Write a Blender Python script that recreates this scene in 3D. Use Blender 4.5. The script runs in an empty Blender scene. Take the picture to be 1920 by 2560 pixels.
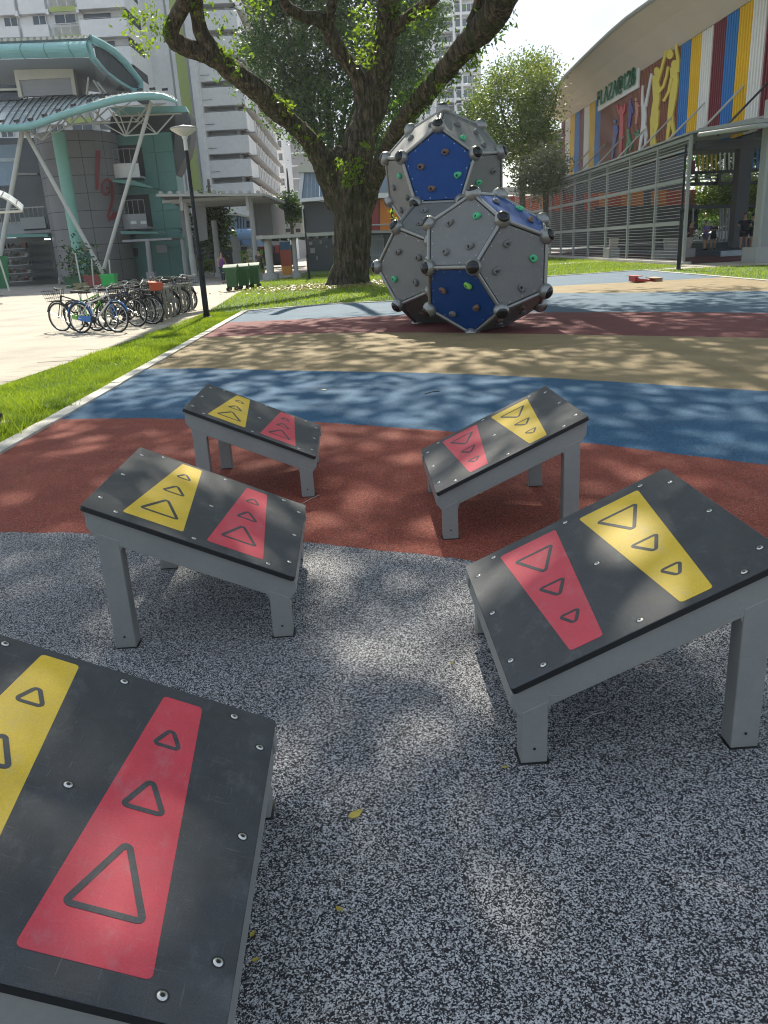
import bpy, math, random
import numpy as np
from mathutils import Vector, Matrix, noise as mnoise

# ------------------------------------------------------------------ camera, sky, sun, exposure
SC = bpy.context.scene
COL = SC.collection
R_ = math.radians
CAM_F, CAM_P, CAM_R, CAM_H = 1971.3, R_(18.619), R_(-3.2467), 1.5
_F = Vector((0, math.cos(CAM_P), -math.sin(CAM_P)))
_X = Vector((1, 0, 0))
_U = _X.cross(_F)
CAMR = _X * math.cos(CAM_R) + _U * math.sin(CAM_R)
CAMU = -_X * math.sin(CAM_R) + _U * math.cos(CAM_R)
CAMF = _F
cam_d = bpy.data.cameras.new('camera')
cam = bpy.data.objects.new('camera', cam_d)
COL.objects.link(cam)
cam_d.sensor_fit = 'HORIZONTAL'
cam_d.sensor_width = 36
cam_d.lens = 36 * CAM_F / 1920
cam_d.clip_start = 0.05
cam_d.clip_end = 4000
M3 = Matrix((CAMR, CAMU, -CAMF)).transposed()
cam.matrix_world = Matrix.Translation((0, 0, CAM_H)) @ M3.to_4x4()
SC.camera = cam

SUN_EL, SUN_AZ = R_(43), R_(-1.5)          # azimuth measured from +Y towards +X
W = bpy.data.worlds.new('World')
SC.world = W
W.use_nodes = True
wn, wl = W.node_tree.nodes, W.node_tree.links
wn.clear()
sky = wn.new('ShaderNodeTexSky')
sky.sky_type = 'NISHITA'
sky.sun_disc = False
sky.sun_elevation = SUN_EL
sky.sun_rotation = SUN_AZ
sky.air_density = 1.0
sky.dust_density = 1.1
sky.ozone_density = 1.0
tcw = wn.new('ShaderNodeTexCoord')
mpw = wn.new('ShaderNodeMapping')
mpw.inputs['Scale'].default_value = (1.0, 1.0, 2.6)
nzw = wn.new('ShaderNodeTexNoise')
nzw.inputs['Scale'].default_value = 2.1
nzw.inputs['Detail'].default_value = 7
nzw.inputs['Roughness'].default_value = 0.55
rpw = wn.new('ShaderNodeValToRGB')
rpw.color_ramp.elements[0].position = 0.36
rpw.color_ramp.elements[0].color = (0.22, 0.22, 0.22, 1)
rpw.color_ramp.elements[1].position = 0.66
rpw.color_ramp.elements[1].color = (1, 1, 1, 1)
mxw = wn.new('ShaderNodeMix')
mxw.data_type = 'RGBA'
mxw.inputs[7].default_value = (4.9, 5.5, 6.0, 1)     # bright thin cloud
bgw = wn.new('ShaderNodeBackground')
SKY_STRENGTH = 0.096
bgw.inputs['Strength'].default_value = SKY_STRENGTH
ow = wn.new('ShaderNodeOutputWorld')
wl.new(tcw.outputs['Generated'], mpw.inputs['Vector'])
wl.new(mpw.outputs[0], nzw.inputs['Vector'])
wl.new(nzw.outputs['Fac'], rpw.inputs['Fac'])
wl.new(rpw.outputs['Color'], mxw.inputs[0])
wl.new(sky.outputs[0], mxw.inputs[6])
wl.new(mxw.outputs[2], bgw.inputs['Color'])
wl.new(bgw.outputs[0], ow.inputs['Surface'])

sun_d = bpy.data.lights.new('sun', 'SUN')
sun_d.energy = 4.7
sun_d.angle = R_(0.53)
sun_d.color = (1.0, 0.93, 0.80)
sun = bpy.data.objects.new('sun', sun_d)
COL.objects.link(sun)
SUNV = Vector((math.sin(SUN_AZ) * math.cos(SUN_EL), math.cos(SUN_AZ) * math.cos(SUN_EL), math.sin(SUN_EL)))
sun.rotation_euler = (-SUNV).to_track_quat('-Z', 'Y').to_euler()
sun.location = (0, 30, 40)

SC.view_settings.view_transform = 'Standard'
SC.view_settings.look = 'None'
SC.view_settings.exposure = 0.86
SC.view_settings.gamma = 1.0
SC.view_settings.use_curve_mapping = False
SC.render.engine = 'CYCLES'
SC.cycles.use_denoising = True
SC.cycles.max_bounces = 8
SC.cycles.filter_width = 1.1
SC.cycles.transparent_max_bounces = 24

# ------------------------------------------------------------------ helpers
def ray(px, py):
    return CAMF + CAMR * ((px - 960) / CAM_F) - CAMU * ((py - 1280) / CAM_F)
def at(p, Y):
    d = ray(*p)
    return Vector((0, 0, CAM_H)) + d * (Y / d.y)
def atX(p, X):
    d = ray(*p)
    return Vector((0, 0, CAM_H)) + d * (X / d.x)
def gp(p, z=0.0):
    d = ray(*p)
    return Vector((0, 0, CAM_H)) + d * ((z - CAM_H) / d.z)
def onplane(p, c, n):
    d = ray(*p)
    o = Vector((0, 0, CAM_H))
    return o + d * ((c - o).dot(n) / d.dot(n))
def proj(P):
    d = Vector(P) - Vector((0, 0, CAM_H))
    z = d.dot(CAMF)
    return 960 + CAM_F * d.dot(CAMR) / z, 1280 - CAM_F * d.dot(CAMU) / z, z
def Z(x0, y0, k):
    return lambda x, y: (x0 + x / k, y0 + y / k)

class MB:
    def __init__(s):
        s.v, s.f, s.m = [], [], []
    def quad(s, a, b, c, d, m=0):
        n = len(s.v)
        s.v += [tuple(a), tuple(b), tuple(c), tuple(d)]
        s.f.append((n, n + 1, n + 2, n + 3)); s.m.append(m)
        return s
    def poly(s, pts, m=0):
        n = len(s.v)
        s.v += [tuple(p) for p in pts]
        s.f.append(tuple(range(n, n + len(pts)))); s.m.append(m)
        return s
    def hexa(s, P, m=0):
        """P: 8 corners, bottom 4 counter-clockwise then top 4"""
        n = len(s.v)
        s.v += [tuple(p) for p in P]
        for q in ((3, 2, 1, 0), (4, 5, 6, 7), (0, 1, 5, 4), (1, 2, 6, 5), (2, 3, 7, 6), (3, 0, 4, 7)):
            s.f.append(tuple(n + i for i in q)); s.m.append(m)
        return s
    def box(s, c, d, rz=0.0, m=0, M=None):
        hx, hy, hz = d[0] / 2, d[1] / 2, d[2] / 2
        ca, sa = math.cos(rz), math.sin(rz)
        P = []
        for z in (-hz, hz):
            for x, y in ((-hx, -hy), (hx, -hy), (hx, hy), (-hx, hy)):
                p = Vector((c[0] + x * ca - y * sa, c[1] + x * sa + y * ca, c[2] + z))
                P.append(M @ p if M else p)
        return s.hexa(P, m)
    def bx(s, x0, x1, y0, y1, z0, z1, m=0):
        return s.box(((x0 + x1) / 2, (y0 + y1) / 2, (z0 + z1) / 2), (x1 - x0, y1 - y0, z1 - z0), 0, m)
    def bar(s, p, q, w, h, m=0, up=(0, 0, 1)):
        p, q = Vector(p), Vector(q)
        d = (q - p).normalized()
        u = Vector(up)
        a = d.cross(u)
        if a.length < 1e-4:
            a = d.cross(Vector((0, 1, 0)))
        a.normalize(); b = a.cross(d)
        a *= w / 2; b *= h / 2
        return s.hexa([p - a - b, p + a - b, q + a - b, q - a - b, p - a + b, p + a + b, q + a + b, q - a + b], m)
    def tube(s, pts, r, n=8, m=0, cap=True, closed=False):
        pts = [Vector(p) for p in pts]
        if not isinstance(r, (list, tuple)):
            r = [r] * len(pts)
        N = len(pts); base = len(s.v); prev = None
        for i, p in enumerate(pts):
            if closed:
                d = pts[(i + 1) % N] - pts[i - 1]
            else:
                d = pts[min(i + 1, N - 1)] - pts[max(i - 1, 0)]
            d.normalize()
            if prev is None:
                a = d.cross(Vector((0, 0, 1)))
                if a.length < 1e-3:
                    a = d.cross(Vector((0, 1, 0)))
            else:
                a = prev - d * prev.dot(d)
            a.normalize(); prev = a; b = d.cross(a)
            for k in range(n):
                t = 2 * math.pi * k / n
                s.v.append(tuple(p + (a * math.cos(t) + b * math.sin(t)) * r[i]))
        for i in range(N if closed else N - 1):
            j = (i + 1) % N
            for k in range(n):
                l = (k + 1) % n
                s.f.append((base + i * n + k, base + i * n + l, base + j * n + l, base + j * n + k)); s.m.append(m)
        if cap and not closed:
            s.f.append(tuple(base + k for k in range(n - 1, -1, -1))); s.m.append(m)
            s.f.append(tuple(base + (N - 1) * n + k for k in range(n))); s.m.append(m)
        return s
    def lathe(s, prof, n=16, c=(0, 0, 0), m=0, M=None):
        base = len(s.v)
        for r, z in prof:
            for k in range(n):
                t = 2 * math.pi * k / n
                p = Vector((r * math.cos(t), r * math.sin(t), z))
                p = (M @ p) if M else p + Vector(c)
                s.v.append(tuple(p))
        for i in range(len(prof) - 1):
            for k in range(n):
                l = (k + 1) % n
                s.f.append((base + i * n + k, base + i * n + l, base + (i + 1) * n + l, base + (i + 1) * n + k)); s.m.append(m)
        if prof[0][0] > 1e-4:
            s.f.append(tuple(base + k for k in range(n - 1, -1, -1))); s.m.append(m)
        if prof[-1][0] > 1e-4:
            q = base + (len(prof) - 1) * n
            s.f.append(tuple(q + k for k in range(n))); s.m.append(m)
        return s
    def prism(s, pts, off, m=0):
        """closed polygon pts (3-D) extruded by vector off"""
        off = Vector(off); n = len(pts); b = len(s.v)
        s.v += [tuple(p) for p in pts] + [tuple(Vector(p) + off) for p in pts]
        s.f.append(tuple(b + i for i in range(n - 1, -1, -1))); s.m.append(m)
        s.f.append(tuple(b + n + i for i in range(n))); s.m.append(m)
        for i in range(n):
            j = (i + 1) % n
            s.f.append((b + i, b + j, b + n + j, b + n + i)); s.m.append(m)
        return s
    def mesh(s, name, mats, smooth=False):
        me = bpy.data.meshes.new(name)
        me.from_pydata(s.v, [], s.f)
        for mt in (mats if isinstance(mats, (list, tuple)) else [mats]):
            me.materials.append(mt)
        if len(me.materials) > 1:
            me.polygons.foreach_set('material_index', s.m)
        if smooth:
            me.polygons.foreach_set('use_smooth', [True] * len(me.polygons))
            if smooth != True:
                me.set_sharp_from_angle(angle=R_(smooth))
        me.update()
        return me
    def build(s, name, mats, parent=None, smooth=False, fix=True):
        me = s.mesh(name, mats, smooth)
        if fix:
            fixn(me)
        return link(name, me, parent)

import bmesh
def fixn(me):
    bm = bmesh.new(); bm.from_mesh(me)
    bmesh.ops.recalc_face_normals(bm, faces=bm.faces)
    bm.to_mesh(me); bm.free()

def link(name, me, parent=None, loc=None, rot=None):
    o = bpy.data.objects.new(name, me)
    COL.objects.link(o)
    if parent:
        o.parent = parent
    if loc is not None:
        o.location = loc
    if rot is not None:
        o.rotation_euler = rot
    return o
def tag(o, label=None, cat=None, group=None, kind=None):
    if label: o['label'] = label
    if cat: o['category'] = cat
    if group: o['group'] = group
    if kind: o['kind'] = kind
    return o
def thing(name, label, cat, loc=(0, 0, 0), rz=0.0, group=None):
    o = bpy.data.objects.new(name, None)
    COL.objects.link(o)
    o.empty_display_size = 0.2
    o.location = loc
    o.rotation_euler = (0, 0, rz)
    return tag(o, label, cat, group)
def kids(o):
    return [c for c in ALLKIDS.get(o.name, [])]
def copy_tree(o, parent=None):
    c = o.copy(); COL.objects.link(c)
    c.parent = parent
    for ch in o.children:
        copy_tree(ch, c)
    return c
def struct(o, label=None):
    o['kind'] = 'structure'
    if label: o['label'] = label
    return o
def stuff(o):
    o['kind'] = 'stuff'
    return o

# ------------------------------------------------------------------ materials
def mat(name, col, rough=0.6, metal=0.0, var=0.12, scale=3.0, bump=0.0, bscale=40.0, spec=0.5, alpha=1.0, stretch=None, detail=4, var2=0.0, scale2=60.0, emit=None):
    m = bpy.data.materials.new(name)
    m.use_nodes = True
    n, l = m.node_tree.nodes, m.node_tree.links
    b = n['Principled BSDF']
    b.inputs['Roughness'].default_value = rough
    b.inputs['Metallic'].default_value = metal
    b.inputs['Specular IOR Level'].default_value = spec
    tc = n.new('ShaderNodeTexCoord')
    vec = tc.outputs['Object']
    if stretch:
        mp = n.new('ShaderNodeMapping')
        mp.inputs['Scale'].default_value = stretch
        l.new(vec, mp.inputs['Vector']); vec = mp.outputs[0]
    c = Vector(col)
    nz = n.new('ShaderNodeTexNoise')
    nz.inputs['Scale'].default_value = scale
    nz.inputs['Detail'].default_value = detail
    nz.inputs['Roughness'].default_value = 0.6
    l.new(vec, nz.inputs['Vector'])
    rp = n.new('ShaderNodeValToRGB')
    rp.color_ramp.elements[0].position = 0.3
    rp.color_ramp.elements[1].position = 0.7
    rp.color_ramp.elements[0].color = (*(c * (1 - var)), 1)
    rp.color_ramp.elements[1].color = (*[min(1, q * (1 + var)) for q in c], 1)
    l.new(nz.outputs['Fac'], rp.inputs['Fac'])
    out = rp.outputs['Color']
    if var2:
        n2 = n.new('ShaderNodeTexNoise')
        n2.inputs['Scale'].default_value = scale2
        n2.inputs['Detail'].default_value = 3
        l.new(vec, n2.inputs['Vector'])
        r2 = n.new('ShaderNodeMapRange')
        r2.inputs[1].default_value = 0.3; r2.inputs[2].default_value = 0.7
        r2.inputs[3].default_value = 1 - var2; r2.inputs[4].default_value = 1 + var2
        l.new(n2.outputs['Fac'], r2.inputs[0])
        mx = n.new('ShaderNodeMix'); mx.data_type = 'RGBA'; mx.blend_type = 'MULTIPLY'
        mx.inputs[0].default_value = 1
        l.new(out, mx.inputs[6]); l.new(r2.outputs[0], mx.inputs[7])
        out = mx.outputs[2]
    l.new(out, b.inputs['Base Color'])
    # roughness breakup
    mr = n.new('ShaderNodeMapRange')
    mr.inputs[3].default_value = max(0.02, rough - 0.08); mr.inputs[4].default_value = min(1, rough + 0.08)
    l.new(nz.outputs['Fac'], mr.inputs[0]); l.new(mr.outputs[0], b.inputs['Roughness'])
    if bump:
        nb = n.new('ShaderNodeTexNoise')
        nb.inputs['Scale'].default_value = bscale
        nb.inputs['Detail'].default_value = 4
        l.new(vec, nb.inputs['Vector'])
        bp = n.new('ShaderNodeBump')
        bp.inputs['Strength'].default_value = bump
        bp.inputs['Distance'].default_value = 0.01
        l.new(nb.outputs['Fac'], bp.inputs['Height'])
        l.new(bp.outputs[0], b.inputs['Normal'])
    if alpha < 1:
        b.inputs['Alpha'].default_value = alpha
    if emit:
        b.inputs['Emission Color'].default_value = (*emit[:3], 1)
        b.inputs['Emission Strength'].default_value = emit[3]
    return m

def worn(m, dust=(0.17, 0.17, 0.165), amt=0.5, scratch=0.3):
    """scuffs, chalky smears and fine scratches laid over a finished material"""
    n, l = m.node_tree.nodes, m.node_tree.links
    b = n['Principled BSDF']; src = b.inputs['Base Color'].links[0].from_socket
    tc = n.new('ShaderNodeTexCoord'); oi = n.new('ShaderNodeObjectInfo')
    sh = n.new('ShaderNodeVectorMath'); sh.operation = 'ADD'
    l.new(tc.outputs['Object'], sh.inputs[0]); l.new(oi.outputs['Location'], sh.inputs[1])
    fac = None
    for sc_, lo, hi, k, st in ((3.2, .52, .74, amt * .7, (1, 1, 1)), (14, .55, .68, amt, (1, .6, 1)), (120, .66, .74, amt * 1.2, (1, 1, 1)), (9, .61, .66, scratch, (1, 18, 1)), (11, .62, .66, scratch, (20, 1, 1))):
        mp = n.new('ShaderNodeMapping'); mp.inputs['Scale'].default_value = st; mp.inputs['Rotation'].default_value = (0, 0, .5 if st[1] > 1 else -.35)
        l.new(sh.outputs[0], mp.inputs['Vector'])
        z = n.new('ShaderNodeTexNoise'); z.inputs['Scale'].default_value = sc_; z.inputs['Detail'].default_value = 9; z.inputs['Roughness'].default_value = .68
        l.new(mp.outputs[0], z.inputs['Vector'])
        r = n.new('ShaderNodeMapRange'); r.inputs[1].default_value = lo; r.inputs[2].default_value = hi; r.inputs[4].default_value = k
        l.new(z.outputs['Fac'], r.inputs[0])
        if fac is None: fac = r.outputs[0]
        else:
            a = n.new('ShaderNodeMath'); a.operation = 'MAXIMUM'; l.new(fac, a.inputs[0]); l.new(r.outputs[0], a.inputs[1]); fac = a.outputs[0]
    mx = n.new('ShaderNodeMix'); mx.data_type = 'RGBA'; mx.inputs[7].default_value = (*dust, 1)
    l.new(fac, mx.inputs[0]); l.new(src, mx.inputs[6]); l.new(mx.outputs[2], b.inputs['Base Color'])
    return m

def leafmat(name, c1, c2, trans=0.5, tcol=None):
    m = bpy.data.materials.new(name)
    m.use_nodes = True
    n, l = m.node_tree.nodes, m.node_tree.links
    n.clear()
    o = n.new('ShaderNodeOutputMaterial')
    at_ = n.new('ShaderNodeAttribute'); at_.attribute_name = 'tone'
    rp = n.new('ShaderNodeValToRGB')
    rp.color_ramp.elements[0].color = (*c1, 1); rp.color_ramp.elements[1].color = (*c2, 1)
    l.new(at_.outputs['Fac'], rp.inputs['Fac'])
    d = n.new('ShaderNodeBsdfPrincipled'); d.inputs['Roughness'].default_value = 0.45
    d.inputs['Specular IOR Level'].default_value = 0.35
    t = n.new('ShaderNodeBsdfTranslucent')
    mx = n.new('ShaderNodeMix'); mx.data_type = 'RGBA'; mx.blend_type = 'MULTIPLY'
    mx.inputs[0].default_value = 1
    mx.inputs[7].default_value = (*(tcol or (2.2, 2.4, 0.9)), 1)
    l.new(rp.outputs[0], d.inputs['Base Color'])
    l.new(rp.outputs[0], mx.inputs[6]); l.new(mx.outputs[2], t.inputs['Color'])
    s = n.new('ShaderNodeMixShader'); s.inputs[0].default_value = trans
    l.new(d.outputs[0], s.inputs[1]); l.new(t.outputs[0], s.inputs[2])
    l.new(s.outputs[0], o.inputs['Surface'])
    return m

def rubber(name, stops, scale=250.0, stain=0.18, bump=0.6):
    """granulate surfacing: every granule one flat random tone"""
    m = bpy.data.materials.new(name)
    m.use_nodes = True
    n, l = m.node_tree.nodes, m.node_tree.links
    b = n['Principled BSDF']
    b.inputs['Roughness'].default_value = 0.8
    b.inputs['Specular IOR Level'].default_value = 0.3
    tc = n.new('ShaderNodeTexCoord')
    nd = n.new('ShaderNodeTexNoise'); nd.inputs['Scale'].default_value = scale * 0.8; nd.inputs['Detail'].default_value = 1
    l.new(tc.outputs['Object'], nd.inputs['Vector'])
    ad = n.new('ShaderNodeVectorMath'); ad.operation = 'MULTIPLY_ADD'
    ad.inputs[1].default_value = (1.9 / scale,) * 3
    l.new(nd.outputs['Color'], ad.inputs[0]); l.new(tc.outputs['Object'], ad.inputs[2])
    vo = n.new('ShaderNodeTexVoronoi'); vo.inputs['Scale'].default_value = scale
    l.new(ad.outputs[0], vo.inputs['Vector'])
    sp = n.new('ShaderNodeSeparateColor')
    l.new(vo.outputs['Color'], sp.inputs[0])
    rp = n.new('ShaderNodeValToRGB'); rp.color_ramp.interpolation = 'CONSTANT'
    e = rp.color_ramp.elements
    while len(e) < len(stops):
        e.new(0.5)
    for i, (p, c) in enumerate(stops):
        e[i].position = p; e[i].color = (*c, 1)
    l.new(sp.outputs[0], rp.inputs['Fac'])
    ns = n.new('ShaderNodeTexNoise'); ns.inputs['Scale'].default_value = 1.3; ns.inputs['Detail'].default_value = 6
    ns.inputs['Roughness'].default_value = 0.65
    l.new(tc.outputs['Object'], ns.inputs['Vector'])
    mr = n.new('ShaderNodeMapRange'); mr.inputs[1].default_value = 0.3; mr.inputs[2].default_value = 0.7
    mr.inputs[3].default_value = 1 - stain; mr.inputs[4].default_value = 1 + stain
    l.new(ns.outputs['Fac'], mr.inputs[0])
    mx = n.new('ShaderNodeMix'); mx.data_type = 'RGBA'; mx.blend_type = 'MULTIPLY'; mx.inputs[0].default_value = 1
    l.new(rp.outputs[0], mx.inputs[6]); l.new(mr.outputs[0], mx.inputs[7])
    l.new(mx.outputs[2], b.inputs['Base Color'])
    bp = n.new('ShaderNodeBump'); bp.inputs['Strength'].default_value = bump; bp.inputs['Distance'].default_value = 0.003
    bp.invert = True
    l.new(vo.outputs['Distance'], bp.inputs['Height']); l.new(bp.outputs[0], b.inputs['Normal'])
    return m

def leaves(name, C, size, mt, parent=None, aspect=0.42, seed=0, tone=None, droop=0.0, flat=0.0):
    """one mesh of rhombic leaves at the points C (n,3)"""
    rng = np.random.default_rng(seed)
    C = np.asarray(C, float); n = len(C)
    d = rng.normal(size=(n, 3)); d[:, 2] = d[:, 2] * (1 - flat) - droop
    d /= np.linalg.norm(d, axis=1)[:, None]
    e = rng.normal(size=(n, 3)); e[:, 2] *= (1 - flat)
    e -= (e * d).sum(1)[:, None] * d
    e /= np.linalg.norm(e, axis=1)[:, None]
    up = np.cross(d, e)
    s = size * rng.uniform(0.6, 1.3, n)[:, None]
    V = np.empty((n, 4, 3))
    V[:, 0] = C - d * s * 0.5
    V[:, 1] = C + e * s * aspect * 0.5 + up * s * 0.06
    V[:, 2] = C + d * s * 0.5
    V[:, 3] = C - e * s * aspect * 0.5 + up * s * 0.06
    me = bpy.data.meshes.new(name)
    me.vertices.add(n * 4); me.loops.add(n * 4); me.polygons.add(n)
    me.vertices.foreach_set('co', V.ravel())
    me.loops.foreach_set('vertex_index', np.arange(n * 4, dtype=np.int32))
    me.polygons.foreach_set('loop_start', np.arange(0, n * 4, 4, dtype=np.int32))
    me.update(calc_edges=True)
    a = me.attributes.new('tone', 'FLOAT', 'FACE')
    tn = rng.uniform(0, 1, n) if tone is None else np.clip(tone + rng.normal(size=n) * 0.18, 0, 1)
    a.data.foreach_set('value', tn.astype(np.float32))
    me.materials.append(mt)
    return link(name, me, parent)

def rounded(pts, r, k=4):
    """2-D polygon with rounded corners"""
    out = []; n = len(pts)
    for i in range(n):
        p = Vector(pts[i]); a = (Vector(pts[i - 1]) - p); b = (Vector(pts[(i + 1) % n]) - p)
        a.normalize(); b.normalize()
        ang = a.angle(b); t = r / math.tan(ang / 2)
        c = p + (a + b).normalized() * (r / math.sin(ang / 2))
        p0 = p + a * t; p1 = p + b * t
        v0 = p0 - c; v1 = p1 - c
        A = math.atan2(v0.y, v0.x); B = math.atan2(v1.y, v1.x)
        while B - A > math.pi: B -= 2 * math.pi
        while B - A < -math.pi: B += 2 * math.pi
        for j in range(k + 1):
            q = A + (B - A) * j / k
            out.append(c + Vector((math.cos(q), math.sin(q))) * r)
    return out
def inset(pts, d):
    n = len(pts); ar = sum(pts[i][0] * pts[(i + 1) % n][1] - pts[(i + 1) % n][0] * pts[i][1] for i in range(n))
    s = 1 if ar > 0 else -1
    out = []
    for i in range(n):
        p = Vector(pts[i]); a = (p - Vector(pts[i - 1])).normalized(); b = (Vector(pts[(i + 1) % n]) - p).normalized()
        na = Vector((-a.y, a.x)) * s; nb = Vector((-b.y, b.x)) * s
        m = (na + nb).normalized()
        out.append(p + m * (d / max(0.2, m.dot(na))))
    return out

M = {}
M['concrete'] = mat('pale concrete', (0.37, 0.33, 0.265), 0.85, var=0.24, scale=0.7, var2=0.08, scale2=30, bump=0.15, bscale=60, detail=8)
M['pave'] = mat('ground paving', (0.36, 0.32, 0.28), 0.8, var=0.15, scale=0.8, var2=0.06, scale2=20, detail=8)  # even paving tone of the whole ground sheet
M['kerb'] = mat('kerb concrete', (0.46, 0.44, 0.39), 0.85, var=0.2, scale=4, var2=0.12, scale2=60, bump=0.3, bscale=90)
M['soil'] = mat('lawn soil', (0.075, 0.13, 0.022), 0.9, var=0.35, scale=2.2, var2=0.3, scale2=35, bump=0.6, bscale=30, detail=8)
M['steel_grey'] = mat('grey painted steel', (0.245, 0.25, 0.24), 0.42, var=0.07, scale=5, var2=0.03, scale2=80, spec=0.5)
M['board'] = mat('charcoal plastic board', (0.031, 0.035, 0.041), 0.50, var=0.35, scale=9, var2=0.35, scale2=300, bump=0.10, bscale=500, spec=0.55, detail=8)
M['board_edge'] = mat('black board edge', (0.012, 0.012, 0.013), 0.5, var=0.1)
M['yellow'] = mat('yellow plastic inlay', (0.68, 0.46, 0.030), 0.45, var=0.10, scale=8, var2=0.09, scale2=200, bump=0.08, bscale=400, detail=7)
M['red'] = mat('red plastic inlay', (0.55, 0.045, 0.070), 0.45, var=0.10, scale=8, var2=0.08, scale2=200, bump=0.08, bscale=400, detail=7)
worn(M['board'], (0.15, 0.155, 0.16), .27, .40)
worn(M['yellow'], (0.50, 0.45, 0.30), .26, .25)
worn(M['red'], (0.38, 0.22, 0.24), .28, .3)
worn(M['steel_grey'], (0.28, 0.275, 0.26), .40, .25)
M['steel'] = mat('stainless steel', (0.62, 0.62, 0.60), 0.28, metal=1.0, var=0.05)
M['black'] = mat('black paint', (0.009, 0.010, 0.011), 0.45, var=0.15, scale=6, spec=0.35)
M['black_rubber'] = mat('black rubber', (0.02, 0.02, 0.021), 0.7, var=0.15)
M['white'] = mat('white paint', (0.72, 0.72, 0.71), 0.6, var=0.05, scale=0.6, var2=0.03, scale2=6, detail=8)
M['glass'] = mat('dark window glass', (0.05, 0.065, 0.075), 0.12, var=0.3, scale=0.5, spec=0.8)
M['dark'] = mat('dark recess', (0.045, 0.048, 0.05), 0.8, var=0.25, scale=0.8)  # near-black: puts shade into openings and interiors, also plain dark trim
BLK, GRY, WHT = (0.016, 0.017, 0.021), (0.19, 0.19, 0.196), (0.49, 0.495, 0.51)
# ------------------------------------------------------------------ ground
S9 = 1920 / 1659
def g9(x, y):
    p = gp((x * S9, y * S9)); return (p.x, p.y)
struct(MB().quad((-900, -60, -0.02), (900, -60, -0.02), (900, 2600, -0.02), (-900, 2600, -0.02)).build('ground', M['pave']))
# concrete forecourt on the left
struct(MB().quad((-90, -20, -0.012), (-4.55, -20, -0.012), (-4.05, 20, -0.012), (-90, 20, -0.012)).quad((-90, 20, -0.012), (-4.05, 20, -0.012), (-5.6, 46.0, -0.012), (-90, 46.0, -0.012)).build('pavement', M['concrete']))
GX0 = lambda y: -5.02 + 0.062 * (y - 11) if y < 20 else -4.46 - 0.075 * (y - 20)   # lawn edge against the forecourt
# lawn: left strip, tree lawn
def lawn(name, pts):
    return struct(MB().poly([(x, y, -0.006) for x, y in pts]).build(name, M['soil']))
KX = lambda y: -3.13 - 0.0136 * y                         # inner kerb line on the left
FARK = [(-3.44, 22.5), (-1.38, 23.3), (0.6, 22.95), (3.4, 25.6), (6.9, 32.4)]
lawn('lawn', [(GX0(-3), -3), (KX(-3) - 0.16, -3), (KX(22.4) - 0.16, 22.5), (-1.4, 23.42), (0.55, 23.07), (3.3, 25.7), (6.85, 32.52), (11.1, 33.6), (13.6, 35.0), (13.6, 66), (2, 66), (-3.6, 47.2), (-6.2, 45), (GX0(36), 36), (GX0(20), 20)])
lawn('lawn', [(11.15, 10), (40, 10), (40, 27.5), (15.6, 31.8), (11.15, 33.3)])
struct(MB().poly([(13.6, 33.3, -0.004), (15.6, 31.9, -0.004), (40, 27.6, -0.004), (40, 36, -0.004), (13.6, 36.6, -0.004)]).build('path', M['concrete']))
struct(MB().poly([(x, y, -.002) for x, y in ((-7, 44.6), (13.2, 46.2), (13.2, 48.4), (-7, 47.6))]).build('path', M['kerb']))
struct(MB().poly([(x, y, -.008) for x, y in ((-5.2, 47), (1, 47), (1, 62), (-4.6, 62))]).build('lawn', M['soil']))
# kerb stones, one by one
def kerb_run(par, pts, step=1.0, w=0.16, h0=-0.05, h1=0.022, gap=0.008):
    for (a, b) in zip(pts[:-1], pts[1:]):
        a, b = Vector((*a, 0)), Vector((*b, 0)); L = (b - a).length; k = max(1, round(L / step)); d = (b - a) / L
        nrm = Vector((-d.y, d.x, 0))
        for i in range(k):
            p = a + d * (L * i / k + gap); q = a + d * (L * (i + 1) / k - gap)
            dz = random.uniform(-0.004, 0.004)
            o0, o1 = nrm * 0, nrm * w
            MB().hexa([p + o0 + Vector((0, 0, h0)), q + o0 + Vector((0, 0, h0)), q + o1 + Vector((0, 0, h0)), p + o1 + Vector((0, 0, h0)),
                       p + o0 + Vector((0, 0, h1 + dz)), q + o0 + Vector((0, 0, h1 + dz)), q + o1 + Vector((0, 0, h1 + dz)), p + o1 + Vector((0, 0, h1 + dz))]).build('kerb_stone', M['kerb'], par)
random.seed(3)
kerb = struct(bpy.data.objects.new('kerb', None)); COL.objects.link(kerb)
kerb_run(kerb, [(KX(-2), -2), (KX(22.45), 22.45)] + FARK[1:] + [(11.0, 33.2), (11.0, 8.0)], 1.2)
# edging slabs of the forecourt along the lawn
edging = struct(bpy.data.objects.new('edging', None)); COL.objects.link(edging)
for i in range(30):
    y0, y1 = 8.4 + i * .52 + .012, 8.4 + (i + 1) * .52 - .012
    a0, a1 = GX0(y0) - .01, GX0(y1) - .01; z = random.uniform(.001, .006)
    MB().hexa([(a0 - .62, y0, -.05), (a0, y0, -.05), (a1, y1, -.05), (a1 - .62, y1, -.05), (a0 - .62, y0, z), (a0, y0, z), (a1, y1, z), (a1 - .62, y1, z)]).build('paving_slab', M['concrete'], edging)
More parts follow.
